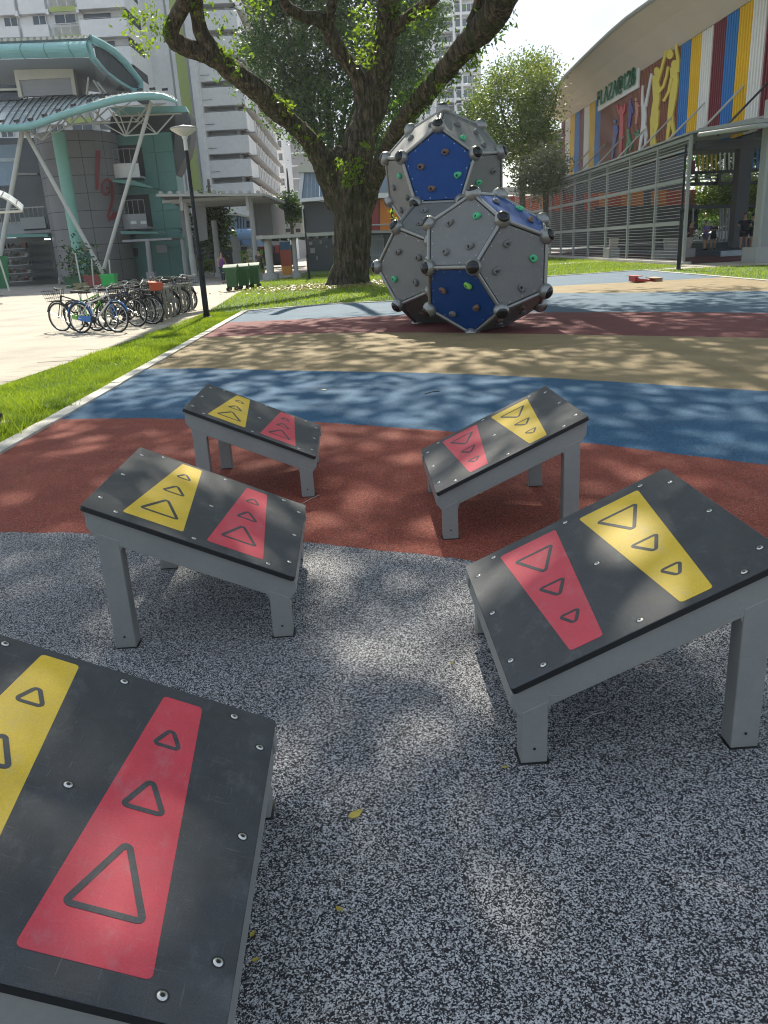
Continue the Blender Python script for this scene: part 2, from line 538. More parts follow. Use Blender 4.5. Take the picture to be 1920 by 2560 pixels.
# rubber surfacing in colour bands
RB = {
 'black': rubber('black and grey granules', [(0, BLK), (0.40, (0.035, 0.036, 0.042)), (0.52, GRY), (0.66, (0.38, 0.38, 0.39)), (0.82, WHT)], 285, bump=0.8),
 'red': rubber('red granules', [(0, (0.030, 0.012, 0.011)), (0.12, (0.165, 0.033, 0.018)), (0.40, (0.26, 0.054, 0.031)), (0.74, (0.34, 0.085, 0.052)), (0.94, (0.33, 0.15, 0.12))], 230),
 'blue': rubber('blue granules', [(0, (0.012, 0.025, 0.045)), (0.10, (0.014, 0.060, 0.120)), (0.40, (0.020, 0.092, 0.180)), (0.76, (0.042, 0.138, 0.24)), (0.94, (0.14, 0.23, 0.32))], 230),
 'sand': rubber('sand granules', [(0, (0.08, 0.055, 0.03)), (0.10, (0.21, 0.155, 0.075)), (0.40, (0.28, 0.205, 0.10)), (0.76, (0.34, 0.265, 0.15)), (0.94, (0.42, 0.35, 0.23))], 230),
 'maroon': rubber('dull red granules', [(0, (0.035, 0.014, 0.016)), (0.12, (0.13, 0.035, 0.035)), (0.40, (0.19, 0.058, 0.055)), (0.76, (0.25, 0.085, 0.08))], 230),
 'slate': rubber('slate blue granules', [(0, (0.025, 0.04, 0.06)), (0.12, (0.055, 0.105, 0.155)), (0.40, (0.085, 0.15, 0.21)), (0.76, (0.13, 0.195, 0.255))], 230),
}
def curve(px):
    P = sorted(g9(*q) for q in px); return P
B1 = [(-4, 4.66), (-3, 4.60), (-2.3, 4.48), (-1.72, 4.38), (-0.9, 4.19), (-0.43, 4.01), (-0.08, 3.86), (0.38, 3.65), (0.9, 3.28), (1.42, 2.85), (2.0, 2.3), (3, 1.2), (4, 0), (4.8, -1), (12, -1)]
B2 = [(-4, 8.1), (-3.1, 7.98), (-2.4, 7.83), (-1.89, 7.65), (-0.55, 7.14), (0.4, 6.58), (1.0, 6.2), (1.61, 5.79), (2.54, 4.97), (3.6, 3.9), (5, 2.2), (7, -0.5), (12, -1)]
B3 = [(-4, 11.75), (-3.4, 11.57), (-2.4, 11.25), (-1.31, 10.64), (0.5, 9.75), (1.3, 9.28), (2.0, 8.78), (3.7, 7.39), (5, 6.1), (7, 3.8), (9, 1), (12, -1)]
B4 = [(-4, 15.8), (-3.47, 15.75), (-2.56, 15.6), (-0.94, 15.29), (0.77, 14.43), (2.93, 12.95), (5.48, 11.09), (7.5, 9.3), (10, 6.5), (12, 4)]
B5 = [(-4, 19.0), (-3.4, 19.0), (-2.19, 18.85), (0.37, 18.3), (2, 17.6), (3.7, 16.9), (5.5, 15.7), (7.01, 14.4), (9, 12.6), (12, 9.4)]
B6 = [(-4, 24), (2, 24), (3.4, 23.6), (4.91, 22.92), (6.09, 21.71), (7.6, 20.6), (9.43, 19.31), (12, 17.4)]
B7 = [(-4, 26), (3.0, 26.6), (4.6, 26.3), (5.85, 26.0), (7.23, 25.9), (9.02, 25.7), (10.26, 25.6), (12, 25.5)]
def ev(B, x):
    return float(np.interp(x, [p[0] for p in B], [p[1] for p in B])) + 0.022 * mnoise.noise(Vector((x * 5, B[0][1], 0))) + 0.010 * mnoise.noise(Vector((x * 26, B[0][1], 4)))
xs = np.linspace(-3.4, 11.0, 481)
def bottom(x): return -2.2
def farline(x):
    return float(np.interp(x, [p[0] for p in FARK] + [11.0], [p[1] for p in FARK] + [33.2]))
lines = [lambda x: -2.0] + [lambda x, B=B: ev(B, x) for B in (B1, B2, B3, B4, B5, B6, B7)] + [farline]
for (lo, hi, key) in zip(lines[:-1], lines[1:], ['black', 'red', 'blue', 'sand', 'maroon', 'slate', 'sand', 'slate']):
    b = MB()
    P = []
    for x in xs:
        a = max(lo(x), -2.0); c = min(max(hi(x), -2.0), farline(x)); a = min(a, c)
        xa = max(x, KX(a)) if x < -3 else x; xc = max(x, KX(c)) if x < -3 else x
        P.append(((xa, a, 0), (xc, c, 0)))
    for p, q in zip(P[:-1], P[1:]):
        if p[1][1] - p[0][1] < 1e-4 and q[1][1] - q[0][1] < 1e-4:
            continue
        b.quad(p[0], q[0], q[1], p[1])
    struct(b.build('rubber_surface', RB[key]))
# ------------------------------------------------------------------ five sloping step tables
TL, TW, ZH, ZL = 0.792, 0.934, 0.624, 0.264
SL = math.hypot(TL, ZH - ZL); TILT = math.atan2(ZH - ZL, TL)
def make_table():
    t = thing('step_table', 'x', 'step table')
    bd = bpy.data.objects.new('board', None)
    # board: local x down the slope, y across, z normal, origin at centre of the top face
    r = rounded([(-SL / 2, -TW / 2), (SL / 2, -TW / 2), (SL / 2, TW / 2), (-SL / 2, TW / 2)], 0.014, 4)
    b = MB(); n = len(r); th = 0.021; c = 0.0018
    ri = rounded(inset([(-SL / 2, -TW / 2), (SL / 2, -TW / 2), (SL / 2, TW / 2), (-SL / 2, TW / 2)], c), 0.0125, 4)
    b.v = [(p.x, p.y, 0) for p in ri] + [(p.x, p.y, -c) for p in r] + [(p.x, p.y, -th) for p in r]
    b.f = [tuple(range(n)), tuple(2 * n + i for i in range(n - 1, -1, -1))]; b.m = [0, 1]
    for i in range(n):
        j = (i + 1) % n
        b.f += [(i, n + i, n + j, j), (n + i, 2 * n + i, 2 * n + j, n + j)]; b.m += [0, 1]
    board = b.build('board', [M['board'], M['board_edge']], t)
    board.location = (0, 0, (ZH + ZL) / 2); board.rotation_euler = (0, TILT, 0)
    uv = lambda u, w: ((u - 0.5) * SL, (w - 0.5) * TW)
    def plate(name, q, m_, z0, z1, rad):
        pts = rounded([uv(*a) for a in q], rad, 4)
        return MB().prism([(p.x, p.y, z0) for p in pts], (0, 0, z1 - z0)).build(name, m_, board)
    plate('yellow_inlay', [(0.166, 0.08), (0.45, 0.08), (0.372, 0.966), (0.258, 0.966)], M['yellow'], -0.004, 0.0008, 0.012)
    plate('red_inlay', [(0.562, 0.072), (0.836, 0.072), (0.764, 0.946), (0.643, 0.946)], M['red'], -0.004, 0.0008, 0.012)
    for tr, wd in (([(0.210, 0.185), (0.410, 0.185), (0.305, 0.405)], 0.014), ([(0.245, 0.490), (0.376, 0.490), (0.305, 0.625)], 0.013), ([(0.262, 0.736), (0.360, 0.736), (0.308, 0.836)], 0.0115),
                   ([(0.604, 0.182), (0.797, 0.182), (0.697, 0.402)], 0.014), ([(0.638, 0.480), (0.766, 0.480), (0.697, 0.612)], 0.013), ([(0.654, 0.726), (0.750, 0.726), (0.701, 0.826)], 0.0115)):
        q = [uv(*a) for a in tr]
        o_ = rounded(q, 0.015, 5); i_ = rounded(inset(q, wd), 0.003, 5); n = len(o_)
        b = MB(); za, zb = 0.0004, 0.0016
        b.v = [(p.x, p.y, zb) for p in o_] + [(p.x, p.y, zb) for p in i_] + [(p.x, p.y, za) for p in o_] + [(p.x, p.y, za) for p in i_]
        for i in range(n):
            j = (i + 1) % n
            b.f += [(i, j, n + j, n + i), (i, 2 * n + i, 2 * n + j, j), (n + i, n + j, 3 * n + j, 3 * n + i)]; b.m += [0, 0, 0]
        b.build('triangle_outline', M['board'], board)
    head = MB().lathe([(0.0100, -0.002), (0.0098, 0.0008), (0.0084, 0.0022), (0.0060, 0.0028), (0.0046, 0.0028), (0.0042, 0.0004), (0.0, 0.0004)], 14).mesh('bolt', M['steel'], 40)
    ring = MB().lathe([(0.0150, 0.0004), (0.0118, 0.0006)], 16).mesh('bolt_recess', M['board_edge'])
    rg = MB()
    for u, w in ((0.045, 0.877), (0.148, 0.962), (0.514, 0.957), (0.866, 0.952), (0.963, 0.846), (0.961, 0.493), (0.959, 0.145), (0.863, 0.048), (0.507, 0.051), (0.144, 0.054), (0.044, 0.15), (0.044, 0.512), (0.51, 0.5)):
        x, y = uv(u, w)
        link('bolt', head, board, (x, y, 0)); rg.lathe([(0.0135, 0.0003), (0.0098, 0.0007)], 14, (x, y, 0))
    stuff(rg.build('bolt_recesses', M['board_edge'], board))
    # frame: rails under the board
    zt = lambda u: (ZH + ZL) / 2 - u * math.tan(TILT) - 0.0245      # underside of board at height u
    fr = MB()
    hL, hW, rh, tk = TL / 2 - 0.004, TW / 2 - 0.012, 0.088, 0.05
    for s in (-1, 1):
        y0, y1 = sorted((s * hW, s * (hW - tk)))
        # sloped rail with ends kicked in towards the legs
        pr = [(-hL, zt(-hL)), (hL, zt(hL)), (hL + 0.002, zt(hL) - 0.040), (hL - 0.03, zt(hL) - rh * 0.98), (-hL + 0.032, zt(-hL + .03) - rh * 1.22), (-hL - 0.0, zt(-hL) - 0.072)]
        fr.prism([(x, y0, z) for x, z in pr], (0, y1 - y0, 0))
    for s in (-1, 1):
        u0, u1 = sorted((s * (hL - 0.006), s * (hL - 0.05)))
        a, b_ = zt(u0), zt(u1)
        fr.hexa([(u0, -hW + tk, a - 0.075), (u1, -hW + tk, b_ - 0.075), (u1, hW - tk, b_ - 0.075), (u0, hW - tk, a - 0.075), (u0, -hW + tk, a - 0.002), (u1, -hW + tk, b_ - 0.002), (u1, hW - tk, b_ - 0.002), (u0, hW - tk, a - 0.002)])
    fr.hexa([(-0.02, -hW + tk, zt(-0.02) - 0.05), (0.02, -hW + tk, zt(0.02) - 0.05), (0.02, hW - tk, zt(0.02) - 0.05), (-0.02, hW - tk, zt(-0.02) - 0.05), (-0.02, -hW + tk, zt(-0.02) - 0.002), (0.02, -hW + tk, zt(0.02) - 0.002), (0.02, hW - tk, zt(0.02) - 0.002), (-0.02, hW - tk, zt(-0.02) - 0.002)])
    f = fr.build('frame', M['steel_grey'], t)
    for s in (-1, 1):
        for e in (-1, 1):
            u0, u1 = (-hL + 0.030, -hL + 0.114) if e < 0 else (hL - 0.110, hL - 0.030)
            y0, y1 = sorted((s * (hW + 0.0015), s * (hW - 0.068)))
            a, b_ = zt(u0) - rh * 0.9, zt(u1) - rh * 0.9
            lb = MB()
            lb.hexa([(u0, y0, 0), (u1, y0, 0), (u1, y1, 0), (u0, y1, 0), (u0, y0, a), (u1, y0, b_), (u1, y1, b_), (u0, y1, a)])
            # curved gusset between leg and rail
            q = [(u1, b_ - 0.05), (u1 + 0.012, b_ - 0.022), (u1 + 0.045, zt(u1 + 0.045) - rh * 0.95), (u1, b_ + 0.02)] if e < 0 else [(u0, a - 0.05), (u0 - 0.012, a - 0.014), (u0 - 0.045, zt(u0 - 0.045) - rh * 0.95), (u0, a + 0.02)]
            lb.prism([(x, y0 + 0.001, z) for x, z in q], (0, y1 - y0 - 0.002, 0))
            leg = lb.build('leg', M['steel_grey'], t)
            MB().bx(u0 - .007, u1 + .007, y0 - .007, y1 + .007, -.002, .0012).build('gap_sheet', M['board_edge'], leg)  # thin black sheet drawn as the dark gap round the leg foot
            md = leg.modifiers.new('edge', 'BEVEL'); md.width = 0.004; md.segments = 2; md.limit_method = 'ANGLE'
            MB().lathe([(0.0042, 0), (0.0042, 0.002), (0.0, 0.003)], 8, M=Matrix.Translation(((u0 + u1) / 2, y0 if s < 0 else y1, 0.05)) @ Matrix.Rotation(R_(90) * (1 if s < 0 else -1), 4, 'X')).build('bolt', M['black'], leg)
    md = f.modifiers.new('edge', 'BEVEL'); md.width = 0.003; md.segments = 2; md.limit_method = 'ANGLE'
    return t
tab0 = make_table()
TG = 'sloping step tables with yellow and red inlays'
for i, (x, y, a, lab) in enumerate((
    (-0.719, 1.432, 0.020, 'closest step table, cut off by the lower left corner of the picture'),
    (-0.778, 3.367, 0.030, 'step table on the left straddling the edge of black and red ground'),
    (-0.815, 5.29, 0.027, 'farthest left step table, on red ground beside the blue band'),
    (0.720, 2.470, math.pi + 0.026, 'large step table on the right standing on black speckled ground'),
    (0.662, 4.402, math.pi + 0.022, 'step table on the right standing wholly on red ground'))):
    o = tab0 if i == 0 else copy_tree(tab0)
    o.location = (x, y, 0); o.rotation_euler = (0, 0, a); tag(o, lab, 'step table', TG)
# fallen leaves
lf = leafmat('fallen leaf', (0.38, 0.30, 0.05), (0.55, 0.50, 0.16), 0.2)
def leaf_mesh(L):
    b = MB(); n = 6
    L_, R2 = [], []
    for i in range(n + 1):
        t = i / n; w = L * 0.26 * math.sin(math.pi * t ** 0.8) ; z = 0.004 + 0.012 * L / 0.05 * (t - 0.5) ** 2
        L_.append((t * L - L / 2, w, z + 0.003)); R2.append((t * L - L / 2, -w, z + 0.002))
        b.v.append((t * L - L / 2, 0, z))
    m0 = n + 1; b.v += L_ + R2
    for i in range(n):
        b.f += [(i, i + 1, m0 + i + 1, m0 + i), (i + 1, i, 2 * m0 + i, 2 * m0 + i + 1)]; b.m += [0, 0]
    return b.mesh('fallen_leaf', lf)
for i, (px, py, L, rz, lab) in enumerate(((890, 2040, 0.050, 0.7, 'largest yellow leaf lying alone on the open black ground'), (1263, 1922, 0.02, 0.1, 'tiny yellow leaf near the right table, on black ground'),
    (849, 2278, 0.022, -0.6, 'tiny yellow leaf on black ground below the largest fallen leaf'), (1130, 1660, 0.018, 0.5, 'pale leaf speck on black ground between the two front tables'), (632, 2340, 0.02, 1.2, 'small leaf scrap beside the closest table, upper of two'), (640, 2405, 0.018, 0.3, 'small leaf scrap beside the closest table, lower of two'),
    (810, 976, 0.07, 0.2, 'brown curled leaf lying on the blue band'), (1200, 1235, 0.06, 0.9, 'dark curled leaf under the table on red ground'))):
    p = gp((px, py)); o = link('fallen_leaf', leaf_mesh(L), None, (p.x, p.y, 0.001), (0, 0, rz)); tag(o, lab, 'leaf', 'leaves fallen on the rubber ground')
# thin dry twigs on the ground
for i, (pa, pb, lab) in enumerate((((1455, 1805), (1512, 1782), 'thin dry twig on black ground under the large right table'), ((1540, 1735), (1567, 1718), 'short dry twig on black ground below the right table frame'), ((1640, 1730), (1684, 1702), 'dry grass stalk on black ground beside the right table frame'), ((752, 1262), (800, 1238), 'thin twig on red ground by the short leg of the far left table'), ((1062, 985), (1100, 978), 'dark twig lying on the blue band'), ((412, 897), (446, 893), 'dark twig on the sand band near the kerb'))):
    a_, c_ = gp(pa), gp(pb); m_ = (a_ + c_) / 2
    tw_ = MB().tube([(0, 0, 0) and (a_ - m_) + Vector((0, 0, .003)), Vector((.004, .01, .007)), (c_ - m_) + Vector((0, 0, .003))], .0016 if i < 4 else .004, 5).build('twig', M['kerb'] if i < 4 else M['black_rubber'])
    tw_.location = m_; tag(tw_, lab, 'twig', 'twigs on the rubber ground')
# ------------------------------------------------------------------ climbing structure: three dodecahedra
PH = (1 + 5 ** .5) / 2
DV = [(a, b, c) for a in (-1, 1) for b in (-1, 1) for c in (-1, 1)]
for a in (-1, 1):
    for b in (-1, 1):
        DV += [(0, a / PH, b * PH), (a / PH, b * PH, 0), (a * PH, 0, b / PH)]
DV = np.array(DV, float) / (2 / PH)
FO = [[14, 8, 0, 10, 2], [13, 10, 0, 9, 1], [15, 9, 0, 8, 4], [3, 13, 1, 11, 17], [5, 15, 4, 16, 19], [5, 11, 1, 9, 15], [6, 16, 4, 8, 14], [3, 12, 2, 10, 13], [6, 14, 2, 12, 18], [17, 11, 5, 19, 7], [19, 16, 6, 18, 7], [18, 12, 3, 17, 7]]
rv = np.array([-2.47764525, -2.01939234, -0.94796776]); th_ = np.linalg.norm(rv); k_ = rv / th_
K_ = np.array([[0, -k_[2], k_[1]], [k_[2], 0, -k_[0]], [-k_[1], k_[0], 0]])
RM = np.eye(3) + math.sin(th_) * K_ + (1 - math.cos(th_)) * K_ @ K_
D1 = (DV @ RM.T) * 0.86737 + np.array([2.00668, 14.29634, 1.09217])
def mirror(P, fc):
    c = P[fc].mean(0); n = c - P.mean(0); n /= np.linalg.norm(n)
    return P - 2 * np.outer((P - c) @ n, n)
D3 = mirror(D1, FO[4]); D2 = mirror(D3, FO[8])
climber = thing('climbing_frame', 'grey and blue climbing frame of three joined dodecahedra with ball joints', 'climbing frame', (2.0, 15.0, 0))
OFF = Vector(climber.location)
M['pan_grey'] = mat('grey climbing panel', (0.172, 0.174, 0.172), 0.5, spec=0.4, var=0.05, scale=2, var2=0.03, scale2=120, bump=0.05, bscale=200)
M['pan_blue'] = mat('blue climbing panel', (0.010, 0.055, 0.215), 0.55, spec=0.3, var=0.06, scale=2, var2=0.03, scale2=120, bump=0.05, bscale=200)
worn(M['pan_grey'], (0.24, 0.24, 0.23), .5, .2); worn(M['pan_blue'], (0.04, 0.09, 0.22), .4, .2)
M['silver'] = mat('silver paint', (0.28, 0.285, 0.28), 0.33, metal=0.55, var=0.05, scale=6)
M['cap'] = mat('black dome cap', (0.012, 0.013, 0.014), 0.22, var=0.2, scale=10)
M['hold_green'] = mat('mint climbing hold', (0.08, 0.50, 0.24), 0.6, var=0.1, scale=20, bump=0.2, bscale=200)
M['hold_lime'] = mat('lime climbing hold', (0.25, 0.55, 0.10), 0.6, var=0.1, scale=20, bump=0.2, bscale=200)
M['hold_grey'] = mat('grey climbing hold', (0.17, 0.17, 0.17), 0.65, var=0.1, scale=20, bump=0.2, bscale=200)
M['hold_brown'] = mat('brown climbing hold', (0.17, 0.11, 0.085), 0.65, var=0.1, scale=20, bump=0.2, bscale=200)
def hold_mesh(kind):
    b = MB(); n, k = 20, 8
    # pierced teardrop grip: a ring whose thickness and height swell on one side
    for i in range(n):
        t = 2 * math.pi * i / n
        fat = 1.0 + 0.45 * math.cos(t - 0.6) + (0.25 if kind == 1 else 0.1) * math.cos(2 * t)
        Rr = 0.040 * (1 + 0.22 * math.cos(t - 0.6) + (0.18 * math.cos(3 * t) if kind == 1 else 0.12 * math.cos(2 * t + 1)))
        for j in range(k):
            q = 2 * math.pi * j / k
            rr = Rr + 0.022 * fat * math.cos(q)
            b.v.append((rr * math.cos(t) * 1.1, rr * math.sin(t), 0.012 + 0.030 * fat * (math.sin(q) * 0.9 + 0.3)))
    for i in range(n):
        for j in range(k):
            b.f.append((i * k + j, ((i + 1) % n) * k + j, ((i + 1) % n) * k + (j + 1) % k, i * k + (j + 1) % k)); b.m.append(0)
    return b
HM = {}
for kd in (0, 1):
    for c in ('hold_green', 'hold_lime', 'hold_grey', 'hold_brown'):
        HM[kd, c] = hold_mesh(kd).mesh('hold', M[c], True)
z4 = Z(880, 240, 3.0722)
def frame_of(n, up):
    n = Vector(n).normalized(); x = Vector(up).cross(n)
    if x.length < 1e-3: x = Vector((1, 0, 0))
    x.normalize(); y = n.cross(x)
    return Matrix((x, y, n)).transposed()
# which faces carry holds seen in the photograph: pixel, colour
HOLDS = {
 (1, 0): [((750, 988), 'hold_grey'), ((955, 932), 'hold_green'), ((715, 1205), 'hold_grey'), ((903, 1165), 'hold_grey')],
}
import itertools
done_v, done_e = [], []
random.seed(11)
allc = [D1.mean(0), D2.mean(0), D3.mean(0)]
skip = {(0, 4), (2, 4), (2, 8), (1, 8)}
pixholds = {0: [((750, 988), 'hold_grey'), ((955, 932), 'hold_green'), ((715, 1205), 'hold_grey'), ((903, 1165), 'hold_grey'),
                ((1187, 1142), 'hold_grey'), ((1380, 1250), 'hold_green'), ((1105, 1352), 'hold_grey'), ((1293, 1475), 'hold_grey'),
                ((1100, 822), 'hold_grey'), ((1278, 875), 'hold_green'), ((1372, 968), 'hold_brown'),
                ((695, 1488), 'hold_brown'), ((887, 1453), 'hold_lime'), ((775, 1672), 'hold_grey'), ((960, 1628), 'hold_brown')],
            1: [((712, 438), 'hold_brown'), ((525, 550), 'hold_brown'), ((807, 615), 'hold_green'), ((607, 718), 'hold_brown'),
                ((800, 228), 'hold_grey'), ((952, 290), 'hold_grey'), ((848, 335), 'hold_green'), ((1012, 388), 'hold_grey'),
                ((605, 228), 'hold_grey'), ((565, 310), 'hold_grey'), ((450, 335), 'hold_grey'),
                ((370, 615), 'hold_green'), ((325, 705), 'hold_grey'), ((430, 785), 'hold_grey'), ((380, 875), 'hold_grey'),
                ((1075, 582), 'hold_grey'), ((960, 668), 'hold_green')],
            2: [((355, 1203), 'hold_grey'), ((510, 1245), 'hold_grey'), ((325, 1410), 'hold_green'), ((487, 1432), 'hold_grey'), ((550, 893), 'hold_grey'), ((515, 990), 'hold_grey')]}
def inpoly(P, poly, n):
    for i in range(len(poly)):
        a, b = poly[i], poly[(i + 1) % len(poly)]
        if (b - a).cross(P - a).dot(n) < 0: return False
    return True
for si, DD in enumerate((D1, D2, D3)):
    cen = Vector(DD.mean(0))
    for fi, fc in enumerate(FO):
        if (si, fi) in skip: continue
        P = [Vector(DD[i]) for i in fc]
        c = sum(P, Vector()) / 5; n = (c - cen).normalized()
        if (P[1] - P[0]).cross(P[2] - P[1]).dot(n) < 0: P.reverse()
        blue = (si, fi) in BLUE if 'BLUE' in globals() else False
        pr = proj(c)
        # the blue faces, picked by where their centres lie
        tgt = {0: [((1240, 920), 'b'), ((850, 1560), 'b')], 1: [((680, 560), 'b')], 2: []}[si]
        facing = (Vector((0, 0, CAM_H)) - c).dot(n) > 0
        mk = 'pan_grey'
        for q, _ in tgt:
            zx, zy = z4(*q)
            if facing and abs(pr[0] - zx) < 28 and abs(pr[1] - zy) < 28: mk = 'pan_blue'
        ins = [c + (p - c) * (1 - 0.045 / 0.60) for p in P]
        panel = MB().prism([p - OFF + n * (-0.010) for p in ins], n * 0.016).build('panel', M[mk], climber)
        if mk == 'pan_blue': panel['label'] = 'blue pentagonal climbing panel'
        bb = MB()
        for i in range(5):
            a, b = ins[i], ins[(i + 1) % 5]
            for t in (0.18, 0.5, 0.82) if (fi + i) % 2 else (0.3, 0.7):
                q = a.lerp(b, t); q = q + (c - q).normalized() * 0.035
                bb.lathe([(0.010, 0), (0.008, 0.005), (0, 0.006)], 6, M=Matrix.Translation(q - OFF + n * 0.006) @ frame_of(n, (0.01, 0, 1)).to_4x4())
        if facing:
            stuff(bb.build('bolts', M['steel'], panel, fix=False))
        hs = []
        if facing:
            for q, col in pixholds[si]:
                h = onplane(z4(*q), c, n)
                if inpoly(h, ins, n) and (h - c).length < 0.6: hs.append((h, col))
        if not hs:
            ax = frame_of(n, (0.02, 0.01, 1))
            for k in range(4):
                a = random.uniform(0, .6) + k * 1.57
                hs.append((c + ax @ Vector((math.cos(a) * 0.3, math.sin(a) * 0.3, 0)), random.choice(['hold_grey', 'hold_grey', 'hold_brown', 'hold_green'])))
        for h, col in hs:
            o = link('hold', HM[random.randint(0, 1), col], panel)
            Mx = frame_of(n, (0.02, 0.01, 1)) @ Matrix.Rotation(random.uniform(-0.5, 0.9), 3, 'Z')
            o.matrix_local = Matrix.Translation(h - OFF + n * 0.006) @ Mx.to_4x4()
        for i in range(5):
            a, b = P[i], P[(i + 1) % 5]; m_ = (a + b) / 2
            if any((m_ - q).length < 0.06 for q in done_e): continue
            done_e.append(m_)
            d = (b - a).normalized()
            MB().tube([a - OFF + d * 0.06, b - OFF - d * 0.06], 0.033, 10).build('edge_tube', M['silver'], climber, 50)
            for p in (a, b):
                if any((p - q[0]).length < 0.08 for q in done_v): continue
                done_v.append((p, (p - cen).normalized()))
ball = []
rad = 0.134; cut = 0.92
prof = [(0.0, -rad)] + [(rad * math.sin(t), -rad * math.cos(t)) for t in np.linspace(0.25, math.pi - cut, 12)] + [(rad * math.sin(cut) * 0.93, rad * math.cos(cut) - 0.004)]
bm_ = MB().lathe(prof, 24).mesh('ball_joint', M['silver'], 50)
cp_ = MB().lathe([(rad * math.sin(cut) * 0.93, rad * math.cos(cut) - 0.006)] + [(rad * 1.0 * math.sin(t), rad * 1.0 * math.cos(t)) for t in np.linspace(cut * 0.92, 0.02, 7)], 24).mesh('cap', M['cap'], True)
for p, n in done_v:
    o = link('ball_joint', bm_, climber); o.matrix_local = Matrix.Translation(p - OFF) @ frame_of(n, (0.03, 0.02, 1)).to_4x4()
    link('cap', cp_, o)
# ------------------------------------------------------------------ trees
def barkmat():
    m = bpy.data.materials.new('mossy bark'); m.use_nodes = True
    n, l = m.node_tree.nodes, m.node_tree.links; b = n['Principled BSDF']; b.inputs['Roughness'].default_value = 0.9
    b.inputs['Specular IOR Level'].default_value = 0.2
    tc = n.new('ShaderNodeTexCoord'); mp = n.new('ShaderNodeMapping'); mp.inputs['Scale'].default_value = (1, 1, 0.22)
    l.new(tc.outputs['Object'], mp.inputs['Vector'])
    nz = n.new('ShaderNodeTexNoise'); nz.inputs['Scale'].default_value = 7; nz.inputs['Detail'].default_value = 8; nz.inputs['Roughness'].default_value = 0.7
    l.new(mp.outputs[0], nz.inputs['Vector'])
    vo = n.new('ShaderNodeTexVoronoi'); vo.feature = 'DISTANCE_TO_EDGE'; vo.inputs['Scale'].default_value = 9
    l.new(mp.outputs[0], vo.inputs['Vector'])
    rp = n.new('ShaderNodeValToRGB'); e = rp.color_ramp.elements
    e[0].position = 0.34; e[0].color = (0.022, 0.018, 0.016, 1); e[1].position = 0.68; e[1].color = (0.27, 0.215, 0.155, 1)
    x = e.new(0.5); x.color = (0.100, 0.080, 0.062, 1)
    l.new(nz.outputs['Fac'], rp.inputs['Fac'])
    n2 = n.new('ShaderNodeTexNoise'); n2.inputs['Scale'].default_value = 1.6; n2.inputs['Detail'].default_value = 9; n2.inputs['Roughness'].default_value = 0.7
    l.new(tc.outputs['Object'], n2.inputs['Vector'])
    r2 = n.new('ShaderNodeMapRange'); r2.inputs[1].default_value = 0.48; r2.inputs[2].default_value = 0.66
    l.new(n2.outputs['Fac'], r2.inputs[0])
    mx = n.new('ShaderNodeMix'); mx.data_type = 'RGBA'; mx.inputs[7].default_value = (0.045, 0.075, 0.022, 1)
    mm = n.new('ShaderNodeMath'); mm.operation = 'MULTIPLY'; mm.inputs[1].default_value = 0.7
    l.new(r2.outputs[0], mm.inputs[0]); l.new(mm.outputs[0], mx.inputs[0]); l.new(rp.outputs[0], mx.inputs[6])
    l.new(mx.outputs[2], b.inputs['Base Color'])
    ad = n.new('ShaderNodeMath'); ad.operation = 'ADD'; l.new(nz.outputs['Fac'], ad.inputs[0]); l.new(vo.outputs['Distance'], ad.inputs[1])
    bp = n.new('ShaderNodeBump'); bp.inputs['Strength'].default_value = 1.0; bp.inputs['Distance'].default_value = 0.25
    l.new(ad.outputs[0], bp.inputs['Height']); l.new(bp.outputs[0], b.inputs['Normal'])
    return m
M['bark'] = barkmat()
M['bark_grey'] = mat('grey bark', (0.10, 0.085, 0.07), 0.9, var=0.4, scale=6, bump=0.8, bscale=20, stretch=(1, 1, 0.3))
def smooth_path(P, k=6):
    """Catmull-Rom through (x,y,z,r)"""
    P = [np.array(p, float) for p in P]; out = []
    Q = [2 * P[0] - P[1]] + P + [2 * P[-1] - P[-2]]
    for i in range(1, len(Q) - 2):
        for j in range(k):
            t = j / k
            out.append(0.5 * (2 * Q[i] + (Q[i + 1] - Q[i - 1]) * t + (2 * Q[i - 1] - 5 * Q[i] + 4 * Q[i + 1] - Q[i + 2]) * t ** 2 + (3 * Q[i] - Q[i - 1] - 3 * Q[i + 1] + Q[i + 2]) * t ** 3))
    out.append(P[-1]); return out
def limb(b, P, n=28, rough=0.10, k=8, flare=None, seed=0):
    S = smooth_path(P, k); base = len(b.v); prev = None
    acc = 0
    for i, s in enumerate(S):
        p = Vector(s[:3]); d = Vector(S[min(i + 1, len(S) - 1)][:3]) - Vector(S[max(i - 1, 0)][:3]); d.normalize()
        if i: acc += (p - Vector(S[i - 1][:3])).length
        a = d.cross(Vector((0, 1, 0))) if prev is None else prev - d * prev.dot(d)
        a.normalize(); prev = a; c = d.cross(a)
        for q in range(n):
            t = 2 * math.pi * q / n; u = a * math.cos(t) + c * math.sin(t)
            pos = p + u * s[3]
            f = mnoise.fractal(Vector((math.cos(t) * 2.2 + seed, math.sin(t) * 2.2, acc * 0.45)), 1.0, 2.0, 3) * rough * 1.4
            f -= 0.06; f += mnoise.noise(pos * 1.7 + Vector((seed, 0, 0))) * rough + mnoise.noise(Vector((pos.x * 6, pos.y * 6, pos.z * 1.6))) * rough * 0.8 + (abs(mnoise.noise(Vector((pos.x * 4.5, pos.y * 4.5, pos.z * 0.9)))) - 0.25) * rough * 1.1
            if flare: f += flare(i / (len(S) - 1), t)
            b.v.append(tuple(p + u * s[3] * (1 + f)))
    for i in range(len(S) - 1):
        for q in range(n):
            r = (q + 1) % n
            b.f.append((base + i * n + q, base + i * n + r, base + (i + 1) * n + r, base + (i + 1) * n + q)); b.m.append(0)
    b.f.append(tuple(base + (len(S) - 1) * n + q for q in range(n))); b.m.append(0)
    return S
